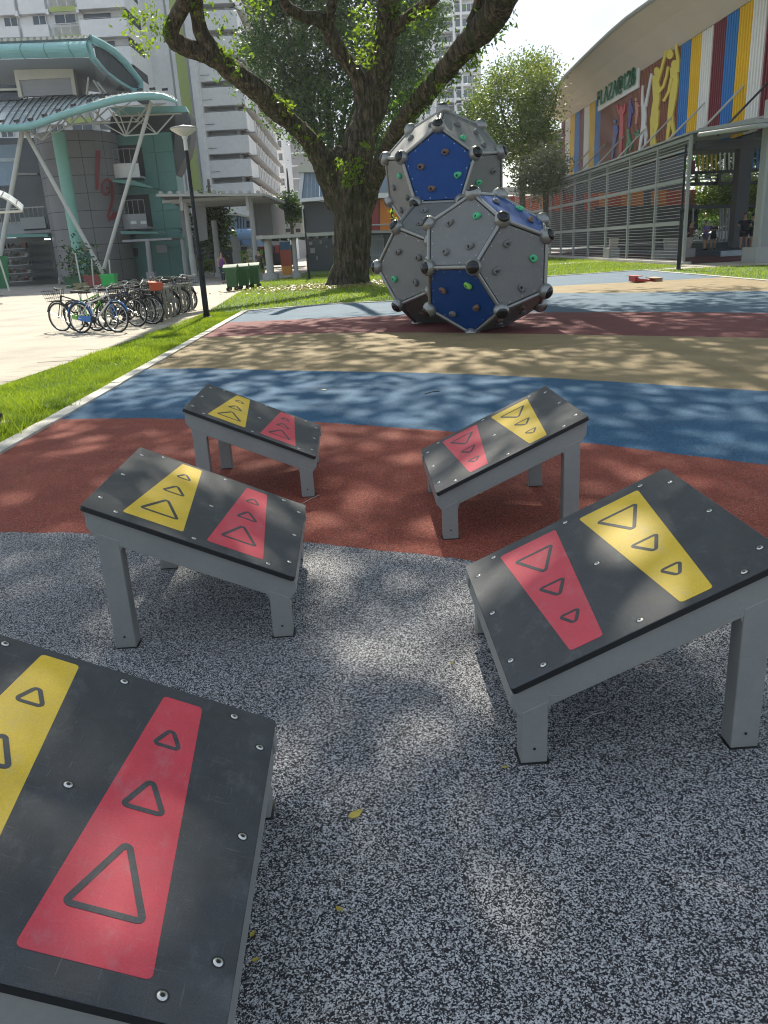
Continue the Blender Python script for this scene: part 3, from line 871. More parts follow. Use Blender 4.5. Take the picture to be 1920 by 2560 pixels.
def pw(px, py, w, Y):
    p = at((px, py), Y); w = w * .84; return (p.x, p.y, p.z, w / 2 * Y / CAM_F)
TY = 35.0
tree = thing('shade_tree', 'huge old shade tree with mossy forked trunk on the sunny lawn', 'tree', at((872, 706), TY) * 1.0)
tree.location.z = 0; TO = Vector(tree.location)
def rel(S): return [(x - TO.x, y - TO.y, z - TO.z, r) for x, y, z, r in S]
b = MB()
def fl(f, t):
    return 0.0 if f > 0.35 else (0.35 - f) ** 2 * 2.0 * (1 + 0.9 * math.sin(5 * t + 0.7) + 0.5 * math.sin(3 * t))
Sx = limb(b, rel([pw(877, 724, 116, TY), pw(878, 690, 104, TY), pw(880, 640, 98, TY), pw(880, 570, 104, TY), pw(875, 505, 122, TY), pw(868, 455, 128, TY), pw(868, 410, 104, TY), pw(875, 372, 70, TY)]), 44, 0.10, 10, fl)
b.build('trunk', M['bark'], tree, True)
LIMBS = {
 'L': [pw(846, 520, 74, TY), pw(838, 470, 86, 34.8), pw(812, 410, 74, 34.4), pw(772, 352, 62, 34), pw(727, 305, 58, 33.5), pw(690, 268, 62, 33), pw(630, 215, 60, 32.4), pw(575, 172, 62, 32), pw(535, 135, 58, 31.6), pw(505, 85, 46, 31.2), pw(492, 30, 44, 31), pw(488, -40, 42, 30.5), pw(470, -160, 34, 29.5), pw(430, -330, 20, 28)],
 'L2': [pw(560, 165, 44, 31.9), pw(510, 132, 52, 31.4), pw(455, 112, 54, 31.2), pw(428, 88, 50, 31), pw(432, 58, 44, 30.8), pw(452, 22, 44, 30.6), pw(470, -30, 40, 30), pw(500, -160, 30, 29)],
 'C': [pw(880, 500, 96, TY), pw(888, 430, 104, TY), pw(898, 360, 98, TY), pw(918, 305, 88, TY), pw(938, 240, 80, TY), pw(954, 170, 76, 34.6), pw(964, 100, 70, 34.2), pw(970, 30, 62, 33.8), pw(975, -60, 56, 33), pw(990, -220, 40, 31.5), pw(1010, -420, 18, 29)],
 'C2': [pw(910, 260, 54, TY), pw(893, 190, 48, 34.8), pw(858, 138, 46, 34.6), pw(832, 98, 42, 34.4), pw(818, 66, 42, 34.2), pw(790, 46, 36, 34), pw(755, 38, 32, 33.6), pw(715, 10, 28, 33.2), pw(680, -70, 22, 32)],
 'C3': [pw(822, 60, 30, 34.2), pw(828, 20, 30, 33.8), pw(842, -40, 26, 33), pw(860, -180, 18, 31)],
 'C4': [pw(966, 95, 40, 34.3), pw(1000, 62, 42, 33.6), pw(1030, 38, 38, 33), pw(1075, 4, 34, 32.2), pw(1130, -60, 28, 31), pw(1200, -200, 18, 29)],
 'R': [pw(897, 545, 60, TY), pw(917, 490, 64, 34.8), pw(938, 440, 56, 34.2), pw(958, 398, 52, 33.4), pw(985, 340, 50, 32.4), pw(1015, 292, 54, 31.2), pw(1050, 250, 56, 30.2), pw(1088, 205, 58, 29.2), pw(1125, 160, 60, 28.2), pw(1170, 108, 66, 27), pw(1215, 60, 74, 25.8), pw(1248, 20, 84, 24.8), pw(1268, -40, 92, 23.8), pw(1290, -160, 80, 22), pw(1330, -420, 50, 19), pw(1380, -800, 24, 16)],
 'R2': [pw(1180, 60, 40, 26.2), pw(1196, 20, 36, 26), pw(1200, -40, 34, 25.6), pw(1190, -180, 24, 24)],
}
for i, (k, P) in enumerate(LIMBS.items()):
    P = [(x, y, z, r * (.90 if k != 'R' else .95)) for x, y, z, r in P]
    b = MB(); limb(b, rel(P), 26, 0.12, 7, seed=i * 3.1)
    b.build('limb', M['bark'], tree, True)
M['leaf_crown'] = leafmat('crown leaf', (0.035, 0.075, 0.012), (0.07, 0.13, 0.022), 0.45)
M['leaf_sprig'] = leafmat('yellow-green leaf', (0.055, 0.105, 0.012), (0.15, 0.215, 0.028), 0.5, (2.1, 2.1, 0.8))  # lighter, yellower green than the crown leaf
# crown above the play ground: out of the picture, its density shaped to place the dappled shade
rng = np.random.default_rng(5)
CC = []
while len(CC) < 620:
    x, y, z = rng.uniform(-7.0, 17.0), rng.uniform(7.5, 42), rng.uniform(11.2, 17.5)
    if ((x - 5) / 12.0) ** 2 + ((y - 24) / 18.5) ** 2 > 1: continue
    if x < -3.7 + 0.7 * math.sin(y * .8) and y > 15.5: continue
    gx, gy = x, y - z / math.tan(SUN_EL)
    if gy < -2: continue
    dens = 0.60 + 0.75 * mnoise.noise(Vector((x * 0.33, y * 0.33, 1.7)))
    if gy < 5.5: dens += 0.62
    if gy > 9: dens -= 0.12
    if gy > 17.5: dens -= 0.45
    if gy > 22: dens -= 0.6
    dens -= 1.0 * math.exp(-((gx + .4 - 0.95) ** 2 + (gy - 3.3) ** 2 * .7) / 1.1)  # thins the unseen crown so sun patches reach the right-hand tables
    dens += 0.25 * math.exp(-((gx + 1.2) ** 2 + (gy - 3.2) ** 2 * .4) / 2.0)
    if rng.uniform() > dens: continue
    px, py, zz = proj((x, y, z - 1.1))
    if zz > 0 and -150 < px < 2070 and py > -70: continue
    CC.append((x, y, z))
CC = np.array(CC)
pts = np.repeat(CC, 70, 0) + rng.normal(size=(len(CC) * 70, 3)) * np.array([0.64, 0.64, 0.36])
leaves('crown', pts - np.array(TO), 0.34, M['leaf_crown'], tree, 0.5, 1, flat=0.35)
# sprigs of yellow-green leaves and hanging ferns on the limbs
SPR = [((330, 55), 31, 46, .55), ((380, 45), 31, 40, .5), ((360, 105), 31, 46, .6), ((405, 70), 31, 44, .5), ((575, 150), 32, 26, .4), ((590, 180), 32, 10, .3), ((615, 120), 32, 12, .4), ((690, 250), 33, 24, .3), ((720, 268), 33.4, 26, .35), ((745, 318), 33.6, 12, .25), ((765, 345), 34, 12, .3), ((800, 338), 34.2, 14, .3),
       ((880, 440), 34, 60, .55), ((895, 410), 34, 34, .45), ((850, 408), 34, 16, .35), ((955, 330), 33.4, 18, .4), ((915, 365), 33.6, 16, .3), ((905, 120), 34, 60, .7), ((925, 60), 34, 50, .6), ((900, 40), 34, 40, .6), ((990, 20), 33, 26, .5), ((1040, 60), 32, 34, .7), ((1060, 30), 32, 24, .6), ((920, 145), 34.4, 22, .5),
       ((1100, 230), 29, 24, .45), ((1180, 150), 27.5, 18, .4), ((1190, 160), 27.5, 14, .35), ((560, 110), 31.5, 16, .5), ((545, 60), 31.3, 20, .5), ((1010, 520), 34, 7, .35), ((985, 540), 34.2, 5, .3), ((995, 575), 34.2, 5, .25), ((640, 10), 33, 36, .6), ((655, 25), 33, 20, .5), ((500, 20), 31, 16, .5)]
for name_, sel in (('sprigs', lambda i: True),):
    P, T = [], []
    for (q, Y, n_, s_) in SPR:
        c = np.array(at(q, Y - 0.5))
        n_ = int(n_ * 1.7); P.append(c + rng.normal(size=(n_, 3)) * s_ * 0.42); T += [0.5 + rng.normal() * 0.25] * n_
    stuff(leaves('sprigs', np.concatenate(P) - np.array(TO), 0.185, M['leaf_sprig'], tree, 0.45, 7, tone=np.array(T), droop=0.3))
P = []
for (a, b_, n_) in (((1020, 275), (1265, 20), 420), ((985, 330), (1040, 250), 80), ((560, 200), (800, 420), 160)):
    for i in range(n_):
        t = rng.uniform(); Yq = np.interp(t, [0, 1], [30.6, 25]) if a[0] > 900 else np.interp(t, [0, 1], [32.3, 34.4])
        off = rng.choice([-1, 1]) * rng.uniform(26, 36)
        P.append(np.array(at((a[0] + (b_[0] - a[0]) * t + off * 0.75, a[1] + (b_[1] - a[1]) * t + off * 0.6), Yq)) + rng.normal(size=3) * 0.12)
stuff(leaves('ferns', np.array(P) - np.array(TO), 0.20, M['leaf_crown'], tree, 0.3, 8, droop=0.9))

def small_tree(name, label, base, stems, clusters, n_leaf, lsize, lm, seed, spread, group=None, bark=None, flat=0.2):
    """stems: list of paths (x,y,z,r); clusters (n,4): x,y,z,tone"""
    t = thing(name, label, 'tree', base, 0, group); B = Vector(base)
    b = MB()
    for i, s in enumerate(stems):
        limb(b, [(x - B.x, y - B.y, z - B.z, r) for x, y, z, r in s], 10, 0.12, 5, seed=seed + i)
    b.build('trunk', bark or M['bark_grey'], t, True)
    r = np.random.default_rng(seed)
    C = np.asarray(clusters, float)
    P = np.repeat(C[:, :3], n_leaf, 0) + r.normal(size=(len(C) * n_leaf, 3)) * np.array(spread)
    T = np.repeat(C[:, 3], n_leaf) if C.shape[1] > 3 else None
    leaves('crown', P - np.array(B), lsize, lm, t, 0.5, seed + 1, tone=T, flat=flat)
    return t
# big tree behind the trunk
M['leaf_rear'] = leafmat('rear leaf', (0.018, 0.045, 0.011), (0.075, 0.140, 0.024), 0.36, (1.7, 2.0, 0.7))
def px_clusters(polys, Y0, Y1, n, seed, hole=0.25, sc=0.35):
    r = np.random.default_rng(seed); out = []
    xs_ = [p[0] for p in polys]; ys_ = [p[1] for p in polys]
    while len(out) < n:
        x, y = r.uniform(min(xs_), max(xs_)), r.uniform(min(ys_), max(ys_))
        ins = False; j = len(polys) - 1
        for i in range(len(polys)):
            xi, yi = polys[i]; xj, yj = polys[j]
            if (yi > y) != (yj > y) and x < (xj - xi) * (y - yi) / (yj - yi) + xi: ins = not ins
            j = i
        if not ins: continue
        Y = r.uniform(Y0, Y1); p = at((x, y), Y)
        if mnoise.noise(p * sc) < -0.5 + hole * 1.2: continue
        out.append((p.x, p.y, p.z, 0.42 + 0.75 * mnoise.noise(p * 0.42 + Vector((9, 0, 0)))))
    return np.array(out)
cl = px_clusters([(640, 0), (600, -160), (760, -260), (1000, -240), (1080, -80), (1100, 40), (1060, 120), (1075, 230), (1010, 300), (985, 420), (900, 430), (760, 350), (690, 260), (640, 200), (618, 110)], 72, 84, 620, 21, 0.17)
bx_, by_ = at((835, 640), 77).x, 77.0
st = []
for (x1, y1, x2, y2, w) in ((790, 400, 720, 260, 15), (800, 390, 770, 200, 13), (828, 380, 812, 110, 16), (838, 420, 868, 240, 12), (760, 300, 660, 60, 13), (842, 420, 930, 100, 12), (770, 260, 715, 60, 12)):
    st.append([(bx_, by_, 0, .35), pw(835, 480, 18, 77), pw(x1, y1, w + 5, 77), pw(x2, y2, w * .6, 77), pw(x2 - 10 * (x1 > x2), y2 - 120, 3, 77)])
small_tree('leafy_tree', 'tall leafy green tree behind the big forked trunk', (bx_, by_, 0), st, cl, 130, 0.34, M['leaf_rear'], 31, (0.85, 0.85, 0.7), bark=M['bark_grey'])
# trees to the right of the climbing frame
M['leaf_right'] = leafmat('warm leaf', (0.045, 0.085, 0.018), (0.19, 0.235, 0.045), 0.42, (1.9, 1.9, 0.9))
cl = px_clusters([(1196, 330), (1190, 250), (1228, 180), (1290, 158), (1360, 150), (1385, 160), (1385, 260), (1385, 330), (1370, 400), (1310, 420), (1262, 400), (1215, 410)], 66, 73, 300, 22, 0.34, 0.5)
bx_ = at((1308, 480), 70).x
st = [[(bx_, 70, 0, .3), pw(1306, 455, 15, 70), pw(a, 380, 10, 70), pw(c, 300, 7, 70), pw(e, 210, 3, 70)] for a, c, e in ((1300, 1262, 1235), (1306, 1300, 1290), (1316, 1330, 1345), (1322, 1370, 1400))]
small_tree('leafy_tree', 'pale leafed tree with open crown between climbing frame and striped hall', (bx_, 70, 0), st, cl, 76, 0.25, M['leaf_right'], 41, (0.6, 0.6, 0.5))
cl = px_clusters([(1290, 440), (1310, 405), (1370, 380), (1400, 390), (1404, 470), (1330, 478), (1296, 470)], 60, 63, 90, 23, 0.1, 0.6)
bx_ = at((1365, 500), 62).x
small_tree('leafy_tree', 'low silvery bush tree below the pale tree, beside striped hall', (bx_, 62, 0), [[(bx_, 62, 0, .15), pw(1360, 470, 8, 62), pw(1350, 430, 4, 62)], [(bx_ + .1, 62, 0, .15), pw(1370, 470, 6, 62), pw(1385, 410, 3, 62)]], cl, 50, 0.26, leafmat('silver leaf', (0.08, 0.095, 0.05), (0.22, 0.24, 0.15), 0.3, (1.3, 1.3, 0.9)), 42, (0.5, 0.5, 0.4))
cl = px_clusters([(1150, 320), (1165, 285), (1200, 262), (1230, 290), (1240, 330), (1160, 330)], 84, 88, 50, 24, 0.1)
small_tree('leafy_tree', 'dark green tree just over the top of the climbing frame', (at((1190, 500), 86).x, 86, 0), [[(at((1190, 500), 86).x, 86, 0, .3), pw(1190, 400, 10, 86), pw(1185, 300, 4, 86)]], cl, 60, 0.36, M['leaf_rear'], 43, (.7, .7, 0.6))
# ------------------------------------------------------------------ grass blades
def grass(name, pts, h, w, mt, seed):
    rng = np.random.default_rng(seed); n = len(pts)
    a = rng.uniform(0, 2 * np.pi, n); hh = h * rng.uniform(0.4, 1.25, n); lean = rng.normal(size=(n, 2)) * 0.55
    V = np.zeros((n, 3, 3)); dx = np.stack([np.cos(a), np.sin(a)], 1) * w / 2
    V[:, 0, :2] = pts - dx; V[:, 1, :2] = pts + dx; V[:, 2, :2] = pts + lean * hh[:, None]; V[:, 2, 2] = hh
    V[:, :2, 2] = -0.008
    tn = np.array([0.45 + 0.6 * mnoise.noise(Vector((p[0] * 0.9, p[1] * 0.9, 3.3))) + 0.35 * mnoise.noise(Vector((p[0] * 4, p[1] * 4, 8.3))) for p in pts]) + rng.normal(size=n) * 0.25
    V[:, 2, 2] *= np.clip(0.75 + 0.9 * (tn - .3), .45, 1.5)
    me = bpy.data.meshes.new(name)
    me.vertices.add(n * 3); me.loops.add(n * 3); me.polygons.add(n)
    me.vertices.foreach_set('co', V.ravel()); me.loops.foreach_set('vertex_index', np.arange(n * 3, dtype=np.int32))
    me.polygons.foreach_set('loop_start', np.arange(0, n * 3, 3, dtype=np.int32)); me.update(calc_edges=True)
    at_ = me.attributes.new('tone', 'FLOAT', 'FACE')
    at_.data.foreach_set('value', np.clip(tn, 0, 1).astype(np.float32))
    me.materials.append(mt)
    return stuff(link(name, me))
M['grass'] = leafmat('grass blade', (0.085, 0.150, 0.012), (0.26, 0.335, 0.040), 0.45, (1.7, 1.7, 0.8))
rng = np.random.default_rng(77)
def inside(pts, poly):
    x, y = pts[:, 0], pts[:, 1]; r = np.zeros(len(pts), bool); j = len(poly) - 1
    for i in range(len(poly)):
        xi, yi = poly[i]; xj, yj = poly[j]
        c = ((yi > y) != (yj > y)) & (x < (xj - xi) * (y - yi) / (yj - yi + 1e-12) + xi); r ^= c; j = i
    return r
def scatter(poly, n):
    P = np.array(poly); p = rng.uniform(P.min(0), P.max(0), (n, 2)); return p[inside(p, poly)]
A = [(GX0(4) + .03, 4), (KX(4) - 0.145, 4), (KX(12) - 0.145, 12), (GX0(12) + .03, 12)]
tag(grass('grass', scatter(A, 66000), 0.044, 0.008, M['grass'], 1), 'short sunlit grass beside the red and blue ground')
A = [(GX0(12) + .03, 12), (KX(12) - 0.145, 12), (KX(22.4) - 0.17, 22.4), (GX0(22.4) + .03, 22.4)]
tag(grass('grass', scatter(A, 40000), 0.046, 0.012, M['grass'], 2), 'short grass along the forecourt by the lamp post')
A = [(GX0(22.4) + .03, 22.4), (KX(22.4) - .14, 22.6), (-1.4, 23.5), (0.55, 23.2), (3.3, 25.9), (6.8, 32.7), (11.1, 33.7), (13.4, 35.2), (13.4, 60), (2, 60), (-3.5, 52), (-6, 46), (GX0(36) + .05, 36)]
tag(grass('grass', scatter(A, 110000), 0.075, 0.024, M['grass'], 3), 'bright lawn around the shade tree')
A = [(11.2, 18), (30, 18), (30, 27.2), (15.6, 31.6), (11.2, 33.1)]
tag(grass('grass', scatter(A, 42000), 0.07, 0.020, M['grass'], 4), 'bright lawn right of the sand coloured ground')
# rough weeds at the near edge of the lawn and round the trunk
P = []
for i in range(26):
    c = np.array((rng.uniform(-3.85, -3.42), rng.uniform(6.2, 9.3))); P.append(c + rng.normal(size=(26, 2)) * 0.055)
tag(grass('weeds', np.concatenate(P), 0.17, 0.014, M['grass'], 5), 'taller weeds at the lawn edge near the kerb')
M['litter'] = leafmat('leaf litter', (0.13, 0.10, 0.04), (0.36, 0.32, 0.15), 0.15)
a = rng.uniform(0, 6.28, 3600); rr = 1.15 + np.abs(rng.normal(size=3600)) * 1.25
lp = np.stack([TO.x - 0.4 + np.cos(a) * rr * 1.15, TO.y - 1.0 + np.sin(a) * rr * 0.9, rng.uniform(0.02, 0.13, 3600)], 1)
tag(stuff(leaves('leaf_litter', lp, 0.11, M['litter'], None, 0.5, 9, flat=0.75)), 'dry leaves heaped at the foot of the shade tree')
# ------------------------------------------------------------------ apartment block on the left
M['hdb'] = mat('apartment paint', (0.77, 0.77, 0.775), 0.75, var=0.05, scale=0.35, var2=0.04, scale2=3, detail=9)
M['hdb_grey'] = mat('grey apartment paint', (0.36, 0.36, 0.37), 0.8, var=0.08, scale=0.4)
M['lime'] = mat('lime green paint', (0.40, 0.47, 0.16), 0.75, var=0.05, scale=0.5)
M['curtain'] = mat('pale curtain', (0.45, 0.45, 0.42), 0.9, var=0.2, scale=2)
za, zc = Z(0, 0, 3.456), Z(480, 0, 3.95)
def flat(pts, Y, d, name, m, par, smooth=False):
    """planar polygon given by photo points at depth Y, with real thickness d going back"""
    P = [at(p, Y) for p in pts]
    return MB().prism(P, (0, d, 0)).build(name, m, par, smooth)
apt = thing('apartment_block', 'white apartment block with stacked balconies and a tall lime green stripe', 'apartment block', (-17, 92, 0))
O_ = Vector(apt.location)
def abx(name, x0, x1, y0, y1, z0, z1, m, par=None):
    return MB().bx(x0 - O_.x, x1 - O_.x, y0 - O_.y, y1 - O_.y, z0, z1).build(name, m, par or apt)
# stack B (right): front at Y=92, right corner X=-12.08, side going back
XB0, XB1, YB = -16.57, -12.08, 92.0
PIT = 2.306; Z1 = 8.79
sx = lambda Y: XB1 - 0.0252 * (Y - YB)
sl = MB()
abx('wall', XB0 + 0.2, XB1 - 1.0, YB + 1.3, 131, 0, 36, M['hdb'])
for k in range(-1, 11):
    zt = Z1 + PIT * k
    p = MB(); t = 0.14
    p.bx(XB0, XB1, YB, YB + t, zt - 1.70, zt); p.bx(XB0 + .1, XB1 - 0.15, YB + t, YB + 1.3, zt - 1.70, zt - 1.50)
    p.v = [(x - O_.x, y - O_.y, z) for x, y, z in p.v]; p.build('balcony_parapet', M['hdb'], apt)
    r = MB()
    r.bar((XB0, YB + .05, zt + .09), (XB1, YB + .05, zt + .09), .05, .04)
    for i in range(4): r.bar((XB0 + .3 + i * 1.3, YB + .05, zt), (XB0 + .3 + i * 1.3, YB + .05, zt + .09), .04, .04)
    r.v = [(x - O_.x, y - O_.y, z) for x, y, z in r.v]; stuff(r.build('rail', M['hdb_grey'], apt))
    s = MB()
    s.bar((XB0 + .0, YB - .03, zt - 1.12), (XB0 + 1.1, YB - .03, zt - 1.12), .03, .035)
    s.v = [(x - O_.x, y - O_.y, z) for x, y, z in s.v]; s.build('drying_pole', M['dark'], apt)
    abx('balcony_back', XB0 + .25, XB1 - 1.3, YB + 1.2, YB + 1.28, zt, zt + .6, M['hdb_grey'])
    # side band with windows and its sun shade ledge
    def side(name, y0, y1, z0, z1, proud, m, par=None):
        P = [(sx(y0) - .4, y0, z0), (sx(y0) + proud, y0, z0), (sx(y1) + proud, y1, z0), (sx(y1) - .4, y1, z0)]
        return MB().hexa([(x - O_.x, y - O_.y, z) for x, y, z in P] + [(x - O_.x, y - O_.y, z1) for x, y, z in P]).build(name, m, par or apt)
    side('balcony_parapet', YB + t, YB + 7, zt - 1.70, zt, 0, M['hdb'])
    band = side('facade_band', YB + 7, 131.5, zt - 1.70, zt + 0.06, 0, M['hdb'])
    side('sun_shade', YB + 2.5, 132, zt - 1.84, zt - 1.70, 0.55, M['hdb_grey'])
    side('shade_fill', YB + 1.3, 131, zt + .06, zt + .47, -0.8, M['dark'])  # dark box: shade of the gap between bands put into colour
    for y in np.arange(YB + 8.5, 130, 4.4):
        w = MB(); gl = MB()
        x0 = sx(y) + 0.01
        def q(b, ya, yb, a, c, pr): b.bx(x0 - .05 - O_.x, x0 + pr - O_.x, ya - O_.y, yb - O_.y, a, c)
        q(gl, y, y + 1.5, zt - 1.28, zt - 0.16, 0.012)
        q(w, y - .06, y, zt - 1.34, zt - .10, .05); q(w, y + 1.5, y + 1.56, zt - 1.34, zt - .10, .05); q(w, y + .73, y + .78, zt - 1.28, zt - .16, .05)
        q(w, y, y + 1.5, zt - .16, zt - .10, .05); q(w, y, y + 1.5, zt - 1.34, zt - 1.28, .05)
        win = gl.build('window', M['glass'], apt); w.build('frame', M['hdb'], win)
    for y in np.arange(YB + 7.4, 130, 4.4):
        side('pier', y, y + .35, zt - 1.70, zt + .06, 0.16, M['hdb'])
# stair core wall with stripes
YS = 91.0
X_ = lambda px: at((px, 300), YS).x
abx('wall', X_(356), X_(508), YS, YS + 6, 0, 40, M['hdb'])
for a, b_, m_, pr in ((444, 449, 'hdb_grey', .04), (450, 458.5, 'hdb', .12), (459, 483, 'lime', .06), (484, 489, 'hdb_grey', .10), (491, 505.5, 'hdb', .30), (376, 382, 'hdb', .06), (406, 412, 'hdb', .05)):
    o = abx('wall_stripe' if m_ != 'lime' else 'lime_stripe', X_(a), X_(b_), YS - pr, YS - .001, 0, 40, M[m_])
# stack A (left): front at Y=83
YA = 83.0; PA = 2.30
xa = lambda q: at(za(q, 240), YA).x
cz = at(za(1090, 150), YA).z
XA = at(za(1100, 240), YA).x
abx('wall', -60, XA - .25, YA + 1.1, 100, 0, 40, M['hdb'])
abx('wall', XA - .25, XA, YA + 1.5, YA + 8, 0, 40, M['hdb'])
for k in range(-4, 4):
    zt = cz + PA * k
    abx('balcony_parapet', xa(693), XA, YA, YA + .15, zt - 1.45, zt, M['hdb'])
    abx('balcony_parapet', XA - .15, XA + .02, YA + .15, YA + 4.5, zt - 1.45, zt, M['hdb'])
    abx('shade_fill', XA - .2, XA + .03, YA + .6, YA + 5.2, zt + .02, zt + .82, M['dark'])  # solid dark slab standing in for the shaded balcony opening
    abx('balcony_floor', xa(693) + .05, XA - .15, YA + .15, YA + 1.1, zt - 1.45, zt - 1.25, M['hdb'])
    abx('balcony_back', xa(705), xa(945), YA + 1.02, YA + 1.08, zt - .2, zt + .7, M['glass'])
    r = MB(); r.bar((xa(695) - O_.x, YA - O_.y + .05, zt + .1), (XA - O_.x, YA - O_.y + .05, zt + .1), .05, .04); r.build('rail', M['hdb_grey'], apt)
    # flush panels, windows, the lime fronted loggia
    for a, b_ in ((-330, -40), (-35, 140), (172, 402)):
        abx('facade_panel', xa(a), xa(b_), YA + .5, YA + 1.0, zt - 1.45, zt - 0.08, M['hdb'])
    for a, b_ in ((-200, -90), (10, 128), (262, 378), (455, 640)):
        w = abx('window', xa(a), xa(b_), YA + .95, YA + 1.06, zt + 0.05, zt + .74, M['glass'])
        f = MB()
        for x in (xa(a), (xa(a) + xa(b_)) / 2, xa(b_)): f.bx(x - .03 - O_.x, x + .03 - O_.x, YA + .92 - O_.y, YA + .96 - O_.y, zt + .02, zt + .76)
        f.bx(xa(a) - O_.x, xa(b_) - O_.x, YA + .92 - O_.y, YA + .945 - O_.y, zt + .0, zt + .05)
        f.build('frame', M['hdb'], w)
    abx('lime_panel', xa(440), xa(672), YA + .35, YA + .5, zt - 1.45, zt - 1.05, M['lime'])
    abx('loggia_glass', xa(440), xa(668), YA + .9, YA + .97, zt - 1.0, zt - .25, M['curtain'])
    r = MB()
    for x in np.linspace(xa(436), xa(676), 4): r.bx(x - .02 - O_.x, x + .02 - O_.x, YA + .35 - O_.y, YA + .39 - O_.y, zt - 1.05, zt - .1)
    r.bx(xa(436) - O_.x, xa(676) - O_.x, YA + .34 - O_.y, YA + .4 - O_.y, zt - .14, zt - .1)
    r.build('rail', M['hdb'], apt)
    for x in (xa(150), xa(418), xa(682)): abx('pilaster', x - .14, x + .14, YA + .3, YA + 1.0, zt - 1.62, zt - 1.2, M['hdb'])
# ground floor of the block seen under the shelter
flat([za(1, 1), za(2, 1), za(2, 2)], 140, .1, 'roof', M['hdb'], apt)

# ------------------------------------------------------------------ far blocks and tower
M['tower'] = mat('tower paint', (0.76, 0.77, 0.78), 0.8, var=0.05, scale=0.2)
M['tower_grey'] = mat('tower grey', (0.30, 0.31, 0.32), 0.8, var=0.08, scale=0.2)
M['tower_glass'] = mat('tower window glass', (0.10, 0.13, 0.14), 0.2, var=0.4, scale=0.15, spec=0.7)
tw = thing('tower_block', 'tall pale apartment tower rising behind the trees', 'tower', (19, 205, 0))
def tbx(name, x0, x1, y0, y1, z0, z1, m, par=None):
    return MB().bx(x0 - 19, x1 - 19, y0 - 205, y1 - 205, z0, z1).build(name, m, par or tw)
TX = lambda px: at((px, 200), 205).x
tbx('wall', TX(1155), TX(1203), 205.0, 225, 0, 95, M['tower'])
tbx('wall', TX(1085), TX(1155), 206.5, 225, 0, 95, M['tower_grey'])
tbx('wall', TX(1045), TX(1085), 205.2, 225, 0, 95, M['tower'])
tbx('wall', TX(985), TX(1045), 206.8, 225, 0, 95, M['tower'])
zf0 = at((1180, 278), 205).z
for k in range(-6, 14):
    z = zf0 + 2.88 * k
    tbx('ledge', TX(1138), TX(1193), 203.9, 205.0, z - .55, z, M['tower'])
    tbx('ledge', TX(1088), TX(1134), 204.2, 206.5, z - .75, z, M['tower'])
    tbx('ledge', TX(985), TX(1044), 204.9, 206.8, z - .5, z - .1, M['tower'])
    for a, b_, y in ((1157, 1190, 204.2), (1140, 1153, 204.25), (1090, 1132, 206.3), (1062, 1073, 205.1), (988, 1004, 206.6), (1012, 1040, 206.6)):
        w = tbx('window', TX(a), TX(b_), y, y + .35, z, z + 1.65, M['tower_glass'])
        n_ = 3 if b_ - a > 20 else 1
        f = MB()
        for i in range(n_ + 1):
            x = TX(a) + (TX(b_) - TX(a)) * i / n_; f.bx(x - .05 - 19, x + .05 - 19, y - .06 - 205, y + .3 - 205, z, z + 1.65)
        f.bx(TX(a) - 19, TX(b_) - 19, y - .06 - 205, y + .3 - 205, z + 1.6, z + 1.72); f.build('frame', M['tower'], w)
    r = MB()
    for i in range(12):
        x = TX(1088) + (TX(1134) - TX(1088)) * i / 11; r.bx(x - .04 - 19, x + .04 - 19, 204.2 - 205, 204.28 - 205, z, z + .75)
    stuff(r.build('railing', M['tower_grey'], tw))
for px in (1136, 1154, 1086): tbx('pilaster', TX(px) - .22, TX(px) + .22, 203.8, 206.6, 0, 95, M['tower'])
# pale block with windows and the grey finned block seen right of the apartment block
fb = thing('apartment_block', 'distant white block with one column of windows, behind the balconied block', 'apartment block', (-14, 150, 0))
def fbx(T, name, x0, x1, y0, y1, z0, z1, m, par=None):
    L = T.location
    return MB().bx(x0 - L.x, x1 - L.x, y0 - L.y, y1 - L.y, z0, z1).build(name, m, par or T)
zk = Z(660, 400, 7.375)
X15 = lambda px: at((px, 430), 150).x
fbx(fb, 'wall', X15(675), X15(713), 150, 165, 0, 40, M['hdb'])
for k in range(-2, 7):
    z = at(zk(350, 470), 150).z + 2.02 * k
    w = fbx(fb, 'window', X15(700.5), X15(709), 149.8, 150.1, z, z + 1.1, M['glass'])
    fbx(fb, 'sill', X15(699.5), X15(710), 149.5, 149.8, z - .25, z - .05, M['hdb'], w)
fn = thing('apartment_block', 'distant grey finned block between the white block and the big tree', 'apartment block', (-12, 170, 0))
X17 = lambda px: at((px, 430), 170).x
fbx(fn, 'wall', X17(712), X17(775), 170.6, 190, 0, 46, M['tower_grey'])
for k in range(-1, 9):
    z = at(zk(500, 580), 170).z + 2.33 * k
    fbx(fn, 'floor_band', X17(713), X17(776), 170.2, 170.6, z - .10, z + .10, M['hdb'])
fm = MB()
for px in np.arange(714, 775, 2.6): fm.bx(X17(px) - .08 + 12, X17(px) + .08 + 12, .25, .6, 0, 46)
stuff(fm.build('fins', M['hdb_grey'], fn))

